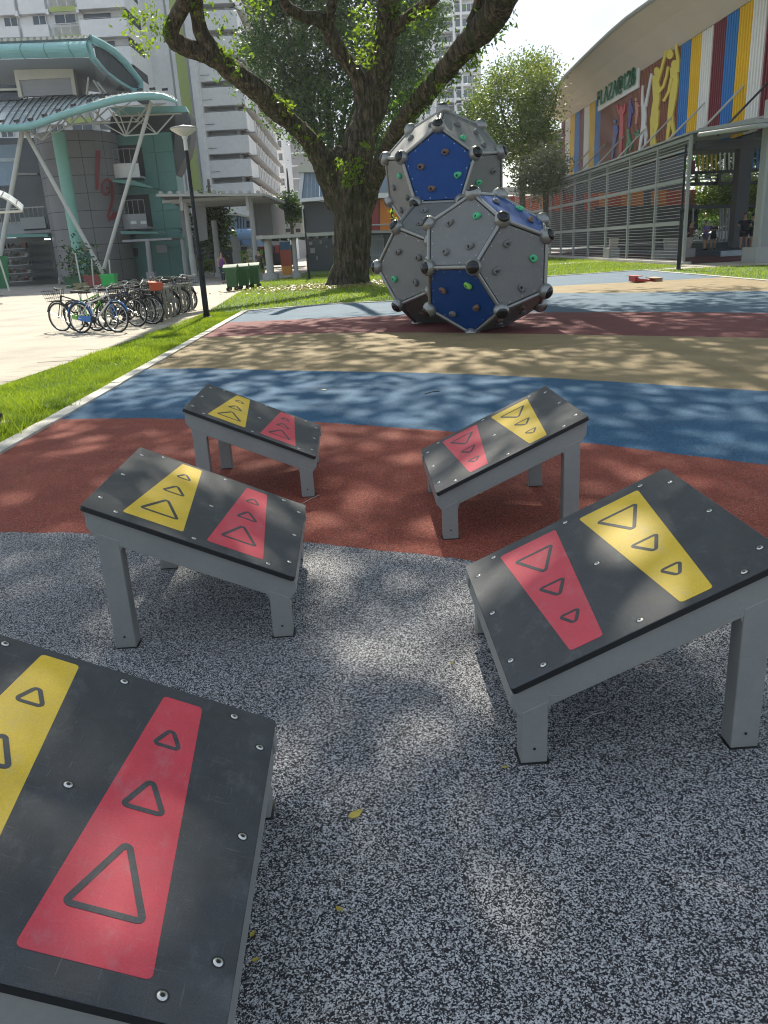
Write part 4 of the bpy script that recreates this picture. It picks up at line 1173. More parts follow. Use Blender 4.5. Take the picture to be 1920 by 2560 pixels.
# ------------------------------------------------------------------ food centre with turquoise roofs
M['teal'] = mat('turquoise painted metal', (0.22, 0.44, 0.43), 0.35, var=0.14, scale=0.7, stretch=(1, 1, 3), var2=0.05, scale2=8, detail=8)
M['teal_panel'] = mat('sea green cladding', (0.11, 0.28, 0.25), 0.5, var=0.07, scale=0.8)
M['teal_col'] = mat('mint column paint', (0.22, 0.47, 0.39), 0.5, var=0.07, scale=0.7)
M['roof_sheet'] = mat('ribbed roof sheet', (0.66, 0.72, 0.73), 0.26, metal=0.3, var=0.12, scale=0.8)
M['rib'] = mat('dark roof seam', (0.05, 0.10, 0.11), 0.5, var=0.1)
M['tile'] = mat('grey wall tile', (0.20, 0.20, 0.205), 0.5, var=0.06, scale=1.1, var2=0.03, scale2=15)
M['joint'] = mat('tile joint', (0.05, 0.05, 0.052), 0.9, var=0.1)
M['pipe'] = mat('white steel tube', (0.50, 0.51, 0.47), 0.45, var=0.06, scale=3)
M['soffit'] = mat('grey soffit', (0.30, 0.32, 0.33), 0.7, var=0.07, scale=0.5)
M['cream'] = mat('cream paint', (0.55, 0.53, 0.44), 0.6, var=0.05, scale=1)
M['red_sign'] = mat('dark red sign', (0.23, 0.025, 0.035), 0.45, var=0.08, scale=3)
M['blue_glass'] = mat('blue glass wall', (0.17, 0.26, 0.36), 0.25, var=0.1, scale=0.4, spec=0.7)
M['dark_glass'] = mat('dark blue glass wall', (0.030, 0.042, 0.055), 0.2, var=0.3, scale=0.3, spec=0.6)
M['walk_dark_'] = mat('charcoal metal wall', (0.10, 0.105, 0.11), .6, var=.1)
fc = thing('food_centre', 'food centre with wavy turquoise roofs, white strut columns and curved grey tiled wall', 'building', (0, 0, 0))
yA = lambda x, y: (x / 3.19, 80 + y / 3.19)
yB = lambda x, y: (x / 3.95, 360 + y / 3.95)
# lower roof: ruled sheet between front gutter line and back line
front = [(-420, 764), (-200, 758), (0, 752), (120, 750), (230, 738), (340, 704), (450, 664), (570, 625), (700, 588), (800, 560), (900, 532), (1000, 514), (1100, 502), (1200, 496), (1300, 500), (1360, 520), (1415, 548)]
back = [(-220, 556), (-20, 548), (150, 538), (270, 524), (380, 514), (490, 507), (600, 503), (710, 500), (800, 498), (890, 494), (970, 490), (1040, 487), (1110, 485), (1170, 484), (1230, 488), (1300, 500), (1370, 524)]
FP = [at(yA(*p), 56) for p in front]; BP = [at(yA(*p), 68) for p in back]
def lerp_list(P, t):
    u = t * (len(P) - 1); i = min(int(u), len(P) - 2); return P[i].lerp(P[i + 1], u - i)
sh = MB(); NU, NV = 68, 8
def rp(u, v):
    a, b_ = lerp_list(FP, u), lerp_list(BP, u); p = a.lerp(b_, v); p.z += math.sin(v * math.pi) * 0.10; return p
for i in range(NU):
    for j in range(NV):
        q = [rp(i / NU, j / NV), rp((i + 1) / NU, j / NV), rp((i + 1) / NU, (j + 1) / NV), rp(i / NU, (j + 1) / NV)]
        sh.hexa([p - Vector((0, 0, .09)) for p in q] + q)
sh.build('roof_sheet', M['roof_sheet'], fc, fix=False)
for i in range(0, 34):
    u = (i + .5) / 34
    MB().tube([rp(u, j / 8) + Vector((0, 0, .05)) for j in range(9)], .035, 5).build('roof_seam', M['rib'], fc)
MB().tube([p + Vector((0, -.05, -.12)) for p in FP], [.22] * (len(FP) - 3) + [.18, .13, .08], 12).build('gutter', M['teal'], fc, 50)
for i in range(1, 15):
    MB().bar(FP[i] + Vector((0, -.1, .26)), FP[i] + Vector((.35, 0, .30)), .1, .14).build('gutter_bracket', M['dark'], fc)
# upper roof
UY = 62
g0 = [(-60, 105), (0, 100), (330, 90), (700, 74)]; g1 = [(-60, 226), (0, 220), (330, 214), (735, 205)]
ug = MB(); n_ = 7
G0 = [at(yA(*p), UY) for p in g0]; G1 = [at(yA(*p), UY) for p in g1]
for a0, b0, a1, b1 in zip(G0[:-1], G0[1:], G1[:-1], G1[1:]):
    for j in range(n_):
        def gq(t0, t1, w): p = t0.lerp(t1, w); p = p.copy(); p.y -= math.sin(math.pi * (0.08 + w * 0.84)) * 0.75; return p
        ug.quad(gq(a0, a1, j / n_), gq(a0, a1, (j + 1) / n_), gq(b0, b1, (j + 1) / n_), gq(b0, b1, j / n_))
ug.build('gutter', M['teal'], fc, True)
for t in (0.08, 0.33, 0.52, 0.70, 0.87):
    p0 = lerp_list(G0, t); p1 = lerp_list(G1, min(1, t + .02))
    MB().tube([Vector((p0.lerp(p1, w).x, p0.lerp(p1, w).y - math.sin(math.pi * (0.08 + w * 0.84)) * 0.78, p0.lerp(p1, w).z)) for w in np.linspace(0, 1, 8)], .03, 5).build('gutter_joint', M['teal_panel'], fc)
# roof edge sheet above the gutter, soffit below, gable end
E0 = [at(yA(*p), UY) for p in ((-60, 105), (330, 90), (700, 74), (720, 52))]; E1 = [at(yA(*p), UY + 8) for p in ((-60, 70), (330, 60), (690, 50), (715, 44))]
rs = MB()
for i in range(3): rs.hexa([E0[i], E0[i + 1], E1[i + 1], E1[i], E0[i] + Vector((0, 0, .2)), E0[i + 1] + Vector((0, 0, .2)), E1[i + 1] + Vector((0, 0, .2)), E1[i] + Vector((0, 0, .2))])
rs.build('roof_sheet', M['rib'], fc)
for i in range(16):
    p = lerp_list(E0[:3], i / 15); MB().box(p + Vector((0, .3, .3)), (.25, .5, .18)).build('roof_clip', M['cream'], fc)
sf = MB(); S0 = [at(yA(*p), UY + .1) for p in ((-60, 222), (330, 212), (745, 205), (860, 330), (960, 412), (1060, 466))]; S1 = [at(yA(*p), UY + 10) for p in ((-60, 470), (330, 470), (690, 470), (780, 480), (900, 500), (1000, 505))]
for i in range(5): sf.quad(S0[i], S0[i + 1], S1[i + 1], S1[i])
sf.build('soffit', M['soffit'], fc)
ge = [(748, 108), (800, 122), (870, 165), (950, 225), (1030, 310), (1112, 402), (1118, 468), (1060, 455), (960, 398), (860, 315), (765, 200)]
GP = [at(yA(*p), UY + .5 + (p[0] - 748) / 370 * 6) for p in ge]
MB().prism(GP, (0, .4, 0)).build('gable_infill', mat('dark slatted infill', (0.06, 0.075, 0.085), 0.6, var=0.25, scale=1.2, stretch=(6, 6, 0.2)), fc)
lo = [(700, 74), (735, 205), (850, 335), (960, 416), (1050, 468), (1120, 474)]; hi = [(718, 50), (800, 88), (900, 148), (1000, 248), (1115, 396), (1122, 474)]
for pth, r_ in ((lo, .22), (hi, .26)):
    P = [at(yA(*p), UY + .3 + max(0, p[0] - 748) / 370 * 6) for p in pth]; MB().tube(P, r_, 8).build('roof_rim', M['teal'], fc, 50)
fl_ = MB(); Pa = [at(yA(*p), UY + .3 + max(0, p[0] - 748) / 370 * 6) for p in [(718, 50), (800, 88), (900, 148), (1000, 248), (1115, 396)]]; Pb = [at(yA(*p), UY + .3 + max(0, p[0] - 748) / 370 * 6 - .2) for p in [(752, 104), (800, 118), (875, 165), (960, 235), (1110, 400)]]
for i in range(4): fl_.quad(Pa[i], Pa[i + 1], Pb[i + 1], Pb[i])
fl_.build('roof_edge', M['teal'], fc)
# dormer with louvres
DY = 65
flat([yA(105, 292), yA(576, 274), yA(612, 500), yA(582, 500), yA(562, 363), yA(150, 384), yA(180, 520), yA(148, 520)], DY, .5, 'dormer_frame', M['cream'], fc)
flat([yA(150, 384), yA(562, 363), yA(584, 500), yA(178, 520)], DY + .35, .2, 'dormer_back', M['black'], fc)
MB().hexa([at(yA(*p), Y) for p, Y in (((612, 520), DY + .1), ((690, 520), DY + 5), ((700, 520), DY + 5.1), ((622, 520), DY + .2))] + [at(yA(*p), Y) for p, Y in (((577, 274), DY + .1), ((706, 352), DY + 5), ((716, 352), DY + 5.1), ((587, 274), DY + .2))]).build('dormer_side', M['hdb_grey'], fc)
for i in range(8):
    t = (i + .5) / 8; a = at(yA(150 + 30 * t, 384 + 132 * t), DY + .2); b_ = at(yA(563 + 21 * t, 364 + 134 * t), DY + .2)
    MB().bar(a, b_, .10, .13).build('louvre_slat', M['hdb_grey'], fc)
flat([yA(-60, 420), yA(170, 420), yA(170, 540), yA(-60, 545)], DY + 2, .3, 'wall', M['dark_glass'], fc)
flat([yA(-60, 452), yA(150, 448), yA(150, 464), yA(-60, 468)], DY + 1.5, .2, 'ledge', M['cream'], fc)
for q in (((745, 385), (812, 490)), ((775, 400), (850, 488)), ((706, 360), (690, 500))):
    MB().tube([at(yA(*q[0]), 64), at(yA(*q[1]), 64)], .07, 6).build('roof_strut', M['pipe'], fc)
# lower fascia right
flat([yA(870, 600), yA(1475, 588), yA(1500, 636), yA(940, 662)], 63, .6, 'fascia', M['teal'], fc)
flat([yA(940, 664), yA(1440, 644), yA(1440, 652), yA(940, 674)], 62.8, .3, 'fascia_trim', M['cream'], fc)
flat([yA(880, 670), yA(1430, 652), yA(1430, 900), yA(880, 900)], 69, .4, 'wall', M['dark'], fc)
flat([yA(1400, 655), yA(1492, 640), yA(1520, 690), yA(1525, 830), yA(1500, 960), yA(1405, 1150), yA(1420, 1250), yA(1380, 1250)], 68.2, 2.0, 'end_wall', M['walk_dark_'], fc)
# truss
TR = [((190, 765), (335, 862)), ((335, 862), (230, 745)), ((335, 862), (412, 705)), ((335, 862), (505, 685)), ((335, 862), (560, 740)), ((560, 740), (700, 725)), ((700, 725), (900, 722)), ((900, 722), (1085, 715)), ((470, 770), (570, 640)), ((570, 640), (580, 735)), ((695, 600), (735, 720)), ((560, 740), (655, 640)), ((735, 720), (860, 610)), ((700, 590), (850, 720)),
      ((860, 600), (1000, 830)), ((1000, 830), (1060, 660)), ((1000, 830), (900, 640)), ((1000, 830), (830, 735)), ((1000, 830), (1140, 700)), ((880, 560), (1250, 812)), ((1040, 560), (850, 700)), ((1250, 812), (1390, 655)), ((1250, 812), (1000, 828)), ((1180, 590), (1075, 720)), ((1090, 720), (1170, 590)), ((900, 600), (1320, 570)), ((760, 620), (820, 715)), ((800, 590), (760, 715)), ((940, 620), (1010, 820)), ((1250, 812), (1100, 640)),
      ((640, 660), (700, 725)), ((500, 690), (560, 742)), ((1320, 570), (1200, 600))]
for i, (a, b_) in enumerate(TR):
    Y = 57.2 + (i * 37 % 11) * .22
    MB().tube([at(yA(*a), Y), at(yA(*b_), Y + .5)], .04 if i % 3 else .055, 6).build('truss_tube', M['pipe'], fc)
# V struts
for a, b_, r_ in ((yA(190, 770), yB(1030, 1300), .145), (yA(1205, 560), yB(1018, 1260), .13), (yA(180, 775), yB(-40, 1330), .16), (yB(1030, 1290), yB(1065, 1400), .11)):
    MB().tube([at(a, 57.5), at(b_, 57.5)], r_, 12).build('strut_column', M['pipe'], fc, 50)
MB().tube([at(yA(462, 800), 61), at(yB(775, 1090), 61)], [.46, .40], 24).build('round_column', M['teal_col'], fc, 50)
flat([yB(735, 1080), yB(848, 1080), yB(850, 1400), yB(760, 1400)], 61.2, 1.4, 'column_base', M['teal_panel'], fc)
# curved tiled wall
cx = at(yB(865, 900), 66).x; cr = 3.0; cy = 67.0
ztop = at(yA(700, 770), 64).z
stair = MB().lathe([(cr - .03, 0), (cr - .03, ztop)], 48, (cx, cy, 0)).build('curved_wall', M['joint'], fc, 50)
zrow = [at(yB(800, y), 64).z for y in (1330, 1160, 1000, 835, 660, 485, 305, 130, -40, -215)]
zrow[0] = 0.05; zrow = [z for z in zrow if z < ztop - .3] + [ztop]
da = 2 * math.pi / 10.5
for k in range(len(zrow) - 1):
    for j in range(-4, 5):
        a0 = -math.pi / 2 + (j - .36) * da + .006; a1 = a0 + da - .012
        b = MB(); z0, z1 = zrow[k] + .02, zrow[k + 1] - .02
        for i in range(6):
            p, q = a0 + (a1 - a0) * i / 6, a0 + (a1 - a0) * (i + 1) / 6
            b.quad((cx + cr * math.cos(p), cy + cr * math.sin(p), z0), (cx + cr * math.cos(q), cy + cr * math.sin(q), z0), (cx + cr * math.cos(q), cy + cr * math.sin(q), z1), (cx + cr * math.cos(p), cy + cr * math.sin(p), z1))
        b.build('wall_tile', M['tile'], stair, True, fix=False)
def oncyl(p, r):
    d = ray(*p); o = Vector((0, 0, CAM_H)); ox, oy = o.x - cx, o.y - cy
    A, B_, C_ = d.x ** 2 + d.y ** 2, 2 * (ox * d.x + oy * d.y), ox ** 2 + oy ** 2 - r * r
    D_ = max(0, B_ * B_ - 4 * A * C_); return o + d * ((-B_ - math.sqrt(D_)) / (2 * A))
# number 12 on the wall, two raised figures
def ribbon(path, widths, name):
    b = MB(); P = [oncyl(yB(*p), cr + .10) for p in path]
    L_, R2 = [], []
    for i, p in enumerate(path):
        q0, q1 = path[max(i - 1, 0)], path[min(i + 1, len(path) - 1)]
        dx, dy = q1[0] - q0[0], q1[1] - q0[1]; l_ = math.hypot(dx, dy); nx, ny = -dy / l_ * widths[i] / 2, dx / l_ * widths[i] / 2
        L_.append((p[0] + nx, p[1] + ny)); R2.append((p[0] - nx, p[1] - ny))
    for i in range(len(path) - 1):
        qs = [oncyl(yB(*q), cr + .12) for q in (L_[i], L_[i + 1], R2[i + 1], R2[i])]
        qb = [oncyl(yB(*q), cr + .02) for q in (L_[i], L_[i + 1], R2[i + 1], R2[i])]
        b.hexa(qb + qs)
    return b.build(name, M['red_sign'], fc)
ribbon([(968, 64), (966, 200), (962, 330), (957, 455)], [50, 44, 38, 28], 'number_one')
ribbon([(1050, 455), (1055, 430), (1075, 428), (1085, 460), (1065, 500), (1030, 500), (1010, 460), (1010, 400), (1035, 355), (1065, 348), (1095, 375), (1110, 430), (1114, 500), (1105, 580), (1085, 650), (1068, 710), (1080, 770)], [14, 16, 18, 22, 24, 24, 24, 24, 24, 26, 28, 30, 30, 28, 26, 24, 8], 'number_two')
ribbon([(1070, 745), (1100, 735), (1135, 700), (1160, 690)], [8, 44, 60, 50], 'number_two_foot')
# sea green panels right of the curved wall
PXs = [(795, 830), (940, 830), (1085, 830), (1225, 830), (1362, 830)]
T0, T1 = at(yA(795, 828), 68), at(yA(1362, 828), 68)
zr = [T0.z - 1.42 * k for k in range(0, 10)]
MB().bx(T0.x, T1.x - .0, 68.1, 70.5, 0, zr[0]).build('wall', M['teal_panel'], fc)
for k in range(len(zr) - 1):
    for j in range(4):
        x0 = T0.x + (T1.x - T0.x) * j / 4; x1 = T0.x + (T1.x - T0.x) * (j + 1) / 4
        MB().bx(x0 + .025, x1 - .025, 68.0, 68.06, max(0.03, zr[k + 1] + .025), zr[k] - .025).build('wall_panel', M['teal_panel'] if zr[k] > 4.4 else mat_dkgreen if 'mat_dkgreen' in globals() else M['teal_panel'], fc)
# balconies
for (x0, y0), (x1, y1), (bx0, by0), (bx1, by1), nm in (((1085, 205), (1372, 262), (1100, 345), (1385, 368), 0), ((1195, 700), (1440, 722), (1200, 848), (1448, 850), 1)):
    P0, P1 = at(yB(x0, y0), 66.2), at(yB(x1, y1), 66.2); zb = at(yB(bx0, by0), 66.2).z
    b = MB(); n = 10
    for i in range(n):
        u0, u1 = i / n, (i + 1) / n
        def bp(u, z): p = P0.lerp(P1, u); return Vector((p.x, p.y - math.sin(math.pi * (.15 + .7 * u)) * .9 + .4, z))
        za0 = P0.z; b.hexa([bp(u0, zb), bp(u1, zb), bp(u1, zb) + Vector((0, .15, 0)), bp(u0, zb) + Vector((0, .15, 0)), bp(u0, za0), bp(u1, za0), bp(u1, za0) + Vector((0, .15, 0)), bp(u0, za0) + Vector((0, .15, 0))])
    bal = b.build('balcony_parapet', M['hdb_grey'] if nm else M['hdb'], fc)
    MB().bx(P0.x, P1.x, 66.3, 68, zb, zb + .15).build('balcony_floor', M['hdb_grey'], fc)
    MB().bx(P0.x - .1, P1.x, 67.85, 67.98, zb, P0.z + 1.5).build('shade_fill', M['dark'], fc)  # dark sheet paints the shade behind the balcony
    for i in range(6):
        MB().tube([bp(i / 5, P0.z), bp(i / 5, P0.z + 1.0)], .022, 5).build('rail_post', M['hdb_grey'], bal)
    MB().tube([bp(i / 8, P0.z + 1.0) for i in range(9)], .03, 5).build('rail', M['hdb_grey'], bal)
    if nm:
        for px in (1320, 1418): MB().box(at(yB(px, 775), 65.2), (.42, .15, .22)).build('lamp', M['white'], fc)
flat([yB(1110, 352), yB(1300, 352), yB(1505, 425), yB(1490, 436), yB(1115, 372)], 64.6, 2.5, 'balcony_roof', M['teal_panel'], fc)
flat([yB(1188, 858), yB(1560, 868), yB(1562, 885), yB(1195, 890)], 64.2, 2.5, 'canopy', M['teal_panel'], fc)
flat([yB(1205, 948), yB(1700, 925), yB(1700, 945), yB(1210, 970)], 62, 3, 'canopy', M['hdb_grey'], fc)
MB().tube([at(yB(1455, 955), 62), at(yB(1490, 1290), 62)], .17, 10).build('post', M['hdb_grey'], fc)
MB().box(at(yB(1498, 1310), 62), (.6, .6, .7)).build('post_base', M['hdb_grey'], fc)
flat([yB(1225, 1030), yB(1355, 1030), yB(1358, 1110), yB(1232, 1110)], 67.7, .2, 'window', M['glass'], fc)
MB().box(at(yB(1600, 1035), 67.6), (.8, .4, .6)).build('air_conditioner', M['hdb_grey'], fc)
# left wing: glass, balcony, stall front
flat([yB(-200, 20), yB(215, 0), yB(110, 408), yB(-200, 420)], 63, .3, 'glass_wall', M['blue_glass'], fc)
flat([yB(-200, 142), yB(150, 136), yB(140, 172), yB(-200, 178)], 62.9, .08, 'glass_band', mat('pale glass band', (0.42, 0.52, 0.60), 0.4), fc)
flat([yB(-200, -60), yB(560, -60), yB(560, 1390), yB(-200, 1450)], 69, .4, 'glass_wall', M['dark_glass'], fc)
flat([yB(165, 285), yB(368, 285), yB(368, 305), yB(165, 308)], 68.7, .2, 'transom', M['hdb_grey'], fc)
P0, P1 = at(yB(-100, 760), 66), at(yB(455, 715), 66)
MB().bx(P0.x, at(yB(215, 740), 66).x, 66, 66.25, at(yB(100, 866), 66).z, at(yB(100, 770), 66).z).build('balcony_parapet', M['soffit'], fc)
MB().bx(at(yB(222, 740), 66).x, P1.x, 65.6, 65.85, at(yB(330, 838), 66).z, at(yB(330, 725), 66).z).build('balcony_parapet', M['soffit'], fc)
MB().bx(P0.x, P1.x + .3, 65.9, 69, at(yB(100, 875), 66).z - .15, at(yB(100, 866), 66).z).build('balcony_floor', M['hdb_grey'], fc)
for i in range(12):
    p = P0.lerp(P1, (i + .5) / 12); MB().tube([(p.x, 65.95, p.z - .4), (p.x, 65.95, p.z + .8)], .022, 5).build('rail_post', M['hdb_grey'], fc)
MB().tube([(P0.x, 65.95, P0.z + .8), (P1.x, 65.95, P0.z + .8)], .04, 5).build('rail', M['pipe'], fc)
flat([yB(-100, 895), yB(470, 885), yB(470, 915), yB(-100, 930)], 65, 1.2, 'stall_fascia', M['teal_panel'], fc)
lampm = mat('lit tube', (0.8, 0.85, 0.9), 0.5, emit=(0.85, 0.95, 1.0, 2.0))
for a, b_ in (((65, 922), (158, 920)), ((440, 940), (495, 938))):
    MB().bar(at(yB(*a), 65.8), at(yB(*b_), 65.8), .08, .1).build('tube_lamp', lampm, fc)
random.seed(4)
goods = [mat('goods %d' % i, c, 0.6, var=0.2) for i, c in enumerate(((0.10, 0.09, 0.08), (0.16, 0.15, 0.13), (0.12, 0.05, 0.04), (0.05, 0.08, 0.06), (0.25, 0.24, 0.22)))]
for k in range(5):
    z = 0.4 + k * .62
    p0, p1 = at(yB(20, 1300), 66.5), at(yB(310, 1300), 66.5)
    MB().bx(p0.x, p1.x, 66.3, 66.9, z - .05, z).build('shelf', M['hdb_grey'], fc)
    for i in range(9):
        h = random.uniform(.18, .42); x = p0.x + (p1.x - p0.x) * (i + .5) / 9
        MB().bx(x - .2, x + .2, 66.35, 66.7, z, z + h).build('goods', random.choice(goods), fc)
# ------------------------------------------------------------------ covered walkway and low buildings in the middle
zw = Z(400, 460, 4.6083)
M['walk_grey'] = mat('shelter grey paint', (0.33, 0.335, 0.325), 0.6, var=0.06, scale=1.2)
M['walk_dark'] = mat('shelter underside', (0.13, 0.13, 0.128), 0.7, var=0.1, scale=0.6)
M['louvre'] = mat('grey upright cladding', (0.20, 0.205, 0.21), 0.6, var=0.08, scale=1, stretch=(8, 8, .3))
sh_ = thing('covered_walkway', 'tall flat roofed walkway shelter on round grey posts by the food centre', 'shelter', (0, 0, 0))
def shp(name, pts, Y, d, m): return flat(pts, Y, d, name, m, sh_)
a, b_ = at(zw(-40, 118), 50), at(zw(1180, 108), 50)
tk = at(zw(1180, 108), 50).z - at(zw(1180, 136), 50).z
q = at(zw(1425, 205), 66)
roof = MB()
R0 = [a, b_, Vector((q.x, q.y, q.z)), Vector((a.x - 2, q.y, q.z))]
roof.hexa([p - Vector((0, 0, tk * .6)) for p in R0] + [Vector(p) for p in R0]); roof.build('roof', M['walk_dark'], sh_)
MB().bar(a + Vector((0, -.06, -tk / 2)), b_ + Vector((0, -.06, -tk / 2)), .12, tk).build('fascia', M['walk_grey'], sh_)
MB().bar(b_ + Vector((.06, 0, -tk / 2)), q + Vector((.06, 0, -tk / 2)), .12, tk).build('fascia', M['walk_grey'], sh_)
for i in range(12):
    p = a.lerp(b_, (i + .5) / 12); MB().box(p + Vector((0, .1, .08)), (.16, .5, .14)).build('roof_clip', M['walk_grey'], sh_)
for i in range(7):
    p0 = b_.lerp(q, (i + .5) / 7); p1 = Vector((a.x, p0.y, p0.z)); MB().bar(p0 + Vector((-.1, 0, -tk * .8)), p1 + Vector((0, 0, -tk * .8)), .1, .16).build('purlin', M['walk_grey'], sh_)
for (xt, yt), (xb, yb), Y, r_ in (((300, 215), (395, 1085), 51.5, .15), ((1035, 170), (1128, 1060), 51.5, .15), ((250, 640), (320, 1050), 60, .16), ((625, 420), (682, 1040), 60, .2), ((850, 600), (905, 1000), 62, .24)):
    t, bt = at(zw(xt, yt), Y), at(zw(xb, yb), Y); x = (t.x + bt.x) / 2
    MB().tube([(x, Y, 0), (x, Y, t.z)], r_, 14).build('post', M['walk_grey'], sh_, 50)
    MB().lathe([(r_ * 1.9, 0), (r_ * 1.9, .3), (r_ * 1.25, .34), (r_ * 1.25, 1.6), (r_, 1.7)], 16, (x, Y, 0)).build('post_base', M['walk_grey'], sh_, 50)
for (x, y) in ((238, 140), (1000, 140)):
    p = at(zw(x, y), 50.5); MB().bar(p, p - Vector((0, 0, .8)), .18, .18).build('bracket', M['hdb_grey'], sh_)
shp('screen_panel', [zw(405, 240), zw(520, 268), zw(548, 640), zw(440, 660)], 53, .2, M['louvre'])
flat([zw(208, 240), zw(240, 200), zw(330, 610), zw(270, 620)], 58, .3, 'screen_panel', M['louvre'], sh_)
lw = thing('covered_walkway', 'low flat walkway roof on thick posts running behind the big tree', 'shelter', (0, 0, 0))
a, b_ = at(zw(1105, 600), 47), at(zw(2080, 545), 47)
b_.z = a.z = (a.z + b_.z) / 2
MB().hexa([a + Vector((0, 0, -.18)), b_ + Vector((0, 0, -.18)), b_ + Vector((0, 4, -.18)), a + Vector((0, 4, -.18)), a, b_, b_ + Vector((0, 4, 0)), a + Vector((0, 4, 0))]).build('roof', M['walk_grey'], lw)
for i in range(9):
    p = a.lerp(b_, (i + .5) / 9); MB().box(p + Vector((0, 2, -.24)), (.1, 4, .12)).build('purlin', M['walk_dark'], lw)
for px, py, Y, r_ in ((1275, 1035, 48, .22), (1570, 1005, 48, .13), (2020, 900, 47.6, .08)):
    x = at(zw(px, py), Y).x
    MB().tube([(x, Y, 0), (x, Y, a.z - .18)], r_, 12).build('post', M['walk_grey'], lw, 50)
    MB().lathe([(r_ * 2.2, 0), (r_ * 2.2, .3), (r_ * 1.5, .36)], 14, (x, Y, 0)).build('post_base', M['walk_grey'], lw, 50)
# building behind the shelter: white lower storeys, blue awning, louvred grey box
M['blue_awning'] = mat('blue awning', (0.20, 0.36, 0.62), 0.5, var=0.08, scale=0.7)
M['bluegrey'] = mat('blue grey paint', (0.28, 0.34, 0.42), 0.6, var=0.06, scale=0.6)
M['maroon'] = mat('maroon paint', (0.10, 0.035, 0.03), 0.6, var=0.1, scale=0.7)
mb_ = thing('shop_house', 'low white shop building with rounded blue awning seen under the shelter', 'building', (0, 0, 0))
YM = 78
flat([zw(640, 250), zw(1120, 250), zw(1120, 720), zw(640, 720)], YM + .5, 5, 'wall', M['hdb'], mb_)
flat([zw(655, 330), zw(890, 335), zw(1010, 368), zw(1010, 385), zw(890, 362), zw(655, 362)], YM - .5, 1.2, 'ledge', M['cream'], mb_)
flat([zw(655, 415), zw(808, 415), zw(808, 492), zw(655, 492)], YM + .3, .4, 'window_band', M['maroon'], mb_)
for x0, x1 in ((985, 1030), (1040, 1110)): flat([zw(x0, 425), zw(x1, 425), zw(x1, 500), zw(x0, 500)], YM + .3, .3, 'window', M['glass'], mb_)
flat([zw(808, 370), zw(885, 370), zw(885, 560), zw(820, 560)], YM - .2, .6, 'pier', M['bluegrey'], mb_)
for x in (905, 940, 970): flat([zw(x, 380), zw(x + 16, 380), zw(x + 20, 550), zw(x + 4, 550)], YM - .2, .5, 'pier', M['bluegrey'], mb_)
pa, pb = at(zw(690, 585), YM - 1.5), at(zw(1062, 580), YM - 1.5)
MB().tube([pa, pb], .50, 12).build('awning', M['blue_awning'], mb_, 50)
pa, pb = at(zw(1130, 625), YM - 2), at(zw(1480, 640), YM + 14)
MB().hexa([pa + Vector((0, 0, -.7)), pb + Vector((0, 0, -.7)), pb + Vector((-4, 0, -.4)), pa + Vector((-2, 2, -.4)), pa, pb, pb + Vector((-4, 0, 0)), pa + Vector((-2, 2, 0))]).build('awning', M['blue_awning'], mb_)
flat([zw(690, 640), zw(1500, 640), zw(1500, 705), zw(690, 705)], YM + .2, .5, 'shop_fascia', M['walk_grey'], mb_)
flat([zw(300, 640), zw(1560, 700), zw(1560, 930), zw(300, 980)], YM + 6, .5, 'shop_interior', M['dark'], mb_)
for x in (870, 1000): flat([zw(x, 630), zw(x + 50, 630), zw(x + 62, 950), zw(x + 10, 950)], YM - .4, .6, 'pillar', M['bluegrey'], mb_)
for i, c in enumerate(((0.35, 0.05, 0.05), (0.5, 0.5, 0.48), (0.12, 0.1, 0.1), (0.32, 0.04, 0.04), (0.2, 0.25, 0.15), (0.06, 0.06, 0.07))):
    x = 1140 + i * 62; flat([zw(x, 690), zw(x + 40, 690), zw(x + 42, 770 + i * 9), zw(x + 2, 770 + i * 9)], YM + 4, .4, 'shop_sign', mat('shop goods %d' % i, c, 0.6, var=.2, scale=2), mb_)
cb = thing('annex_building', 'grey box of upright cladding on the end of the apartment block', 'building', (0, 0, 0))
P = [at(zw(1100, 180), 62), at(zw(1272, 210), 62), at(zw(1420, 208), 76)]
for (p, q_, n_) in ((P[0], P[1], 6), (P[1], P[2], 9)):
    zb_ = at(zw(1110, 596), 62).z
    for i in range(n_):
        u, v = p.lerp(q_, i / n_ + .004), p.lerp(q_, (i + 1) / n_ - .004)
        d = Vector((0.15, .3, 0))
        MB().hexa([(u.x, u.y, zb_), (v.x, v.y, zb_), (v.x - .3, v.y + .3, zb_), (u.x - .3, u.y + .3, zb_), (u.x, u.y, p.z), (v.x, v.y, p.z), (v.x - .3, v.y + .3, p.z), (u.x - .3, u.y + .3, p.z)]).build('cladding_panel', M['louvre'], cb)
MB().hexa([(P[0].x + .15, 62.6, zb_), (P[1].x - .4, 62.6, zb_), (P[2].x - .4, 76, zb_), (P[0].x + .15, 76, zb_), (P[0].x + .15, 62.6, P[0].z), (P[1].x - .4, 62.6, P[0].z), (P[2].x - .4, 76, P[0].z), (P[0].x + .15, 76, P[0].z)]).build('core', M['walk_dark'], cb)
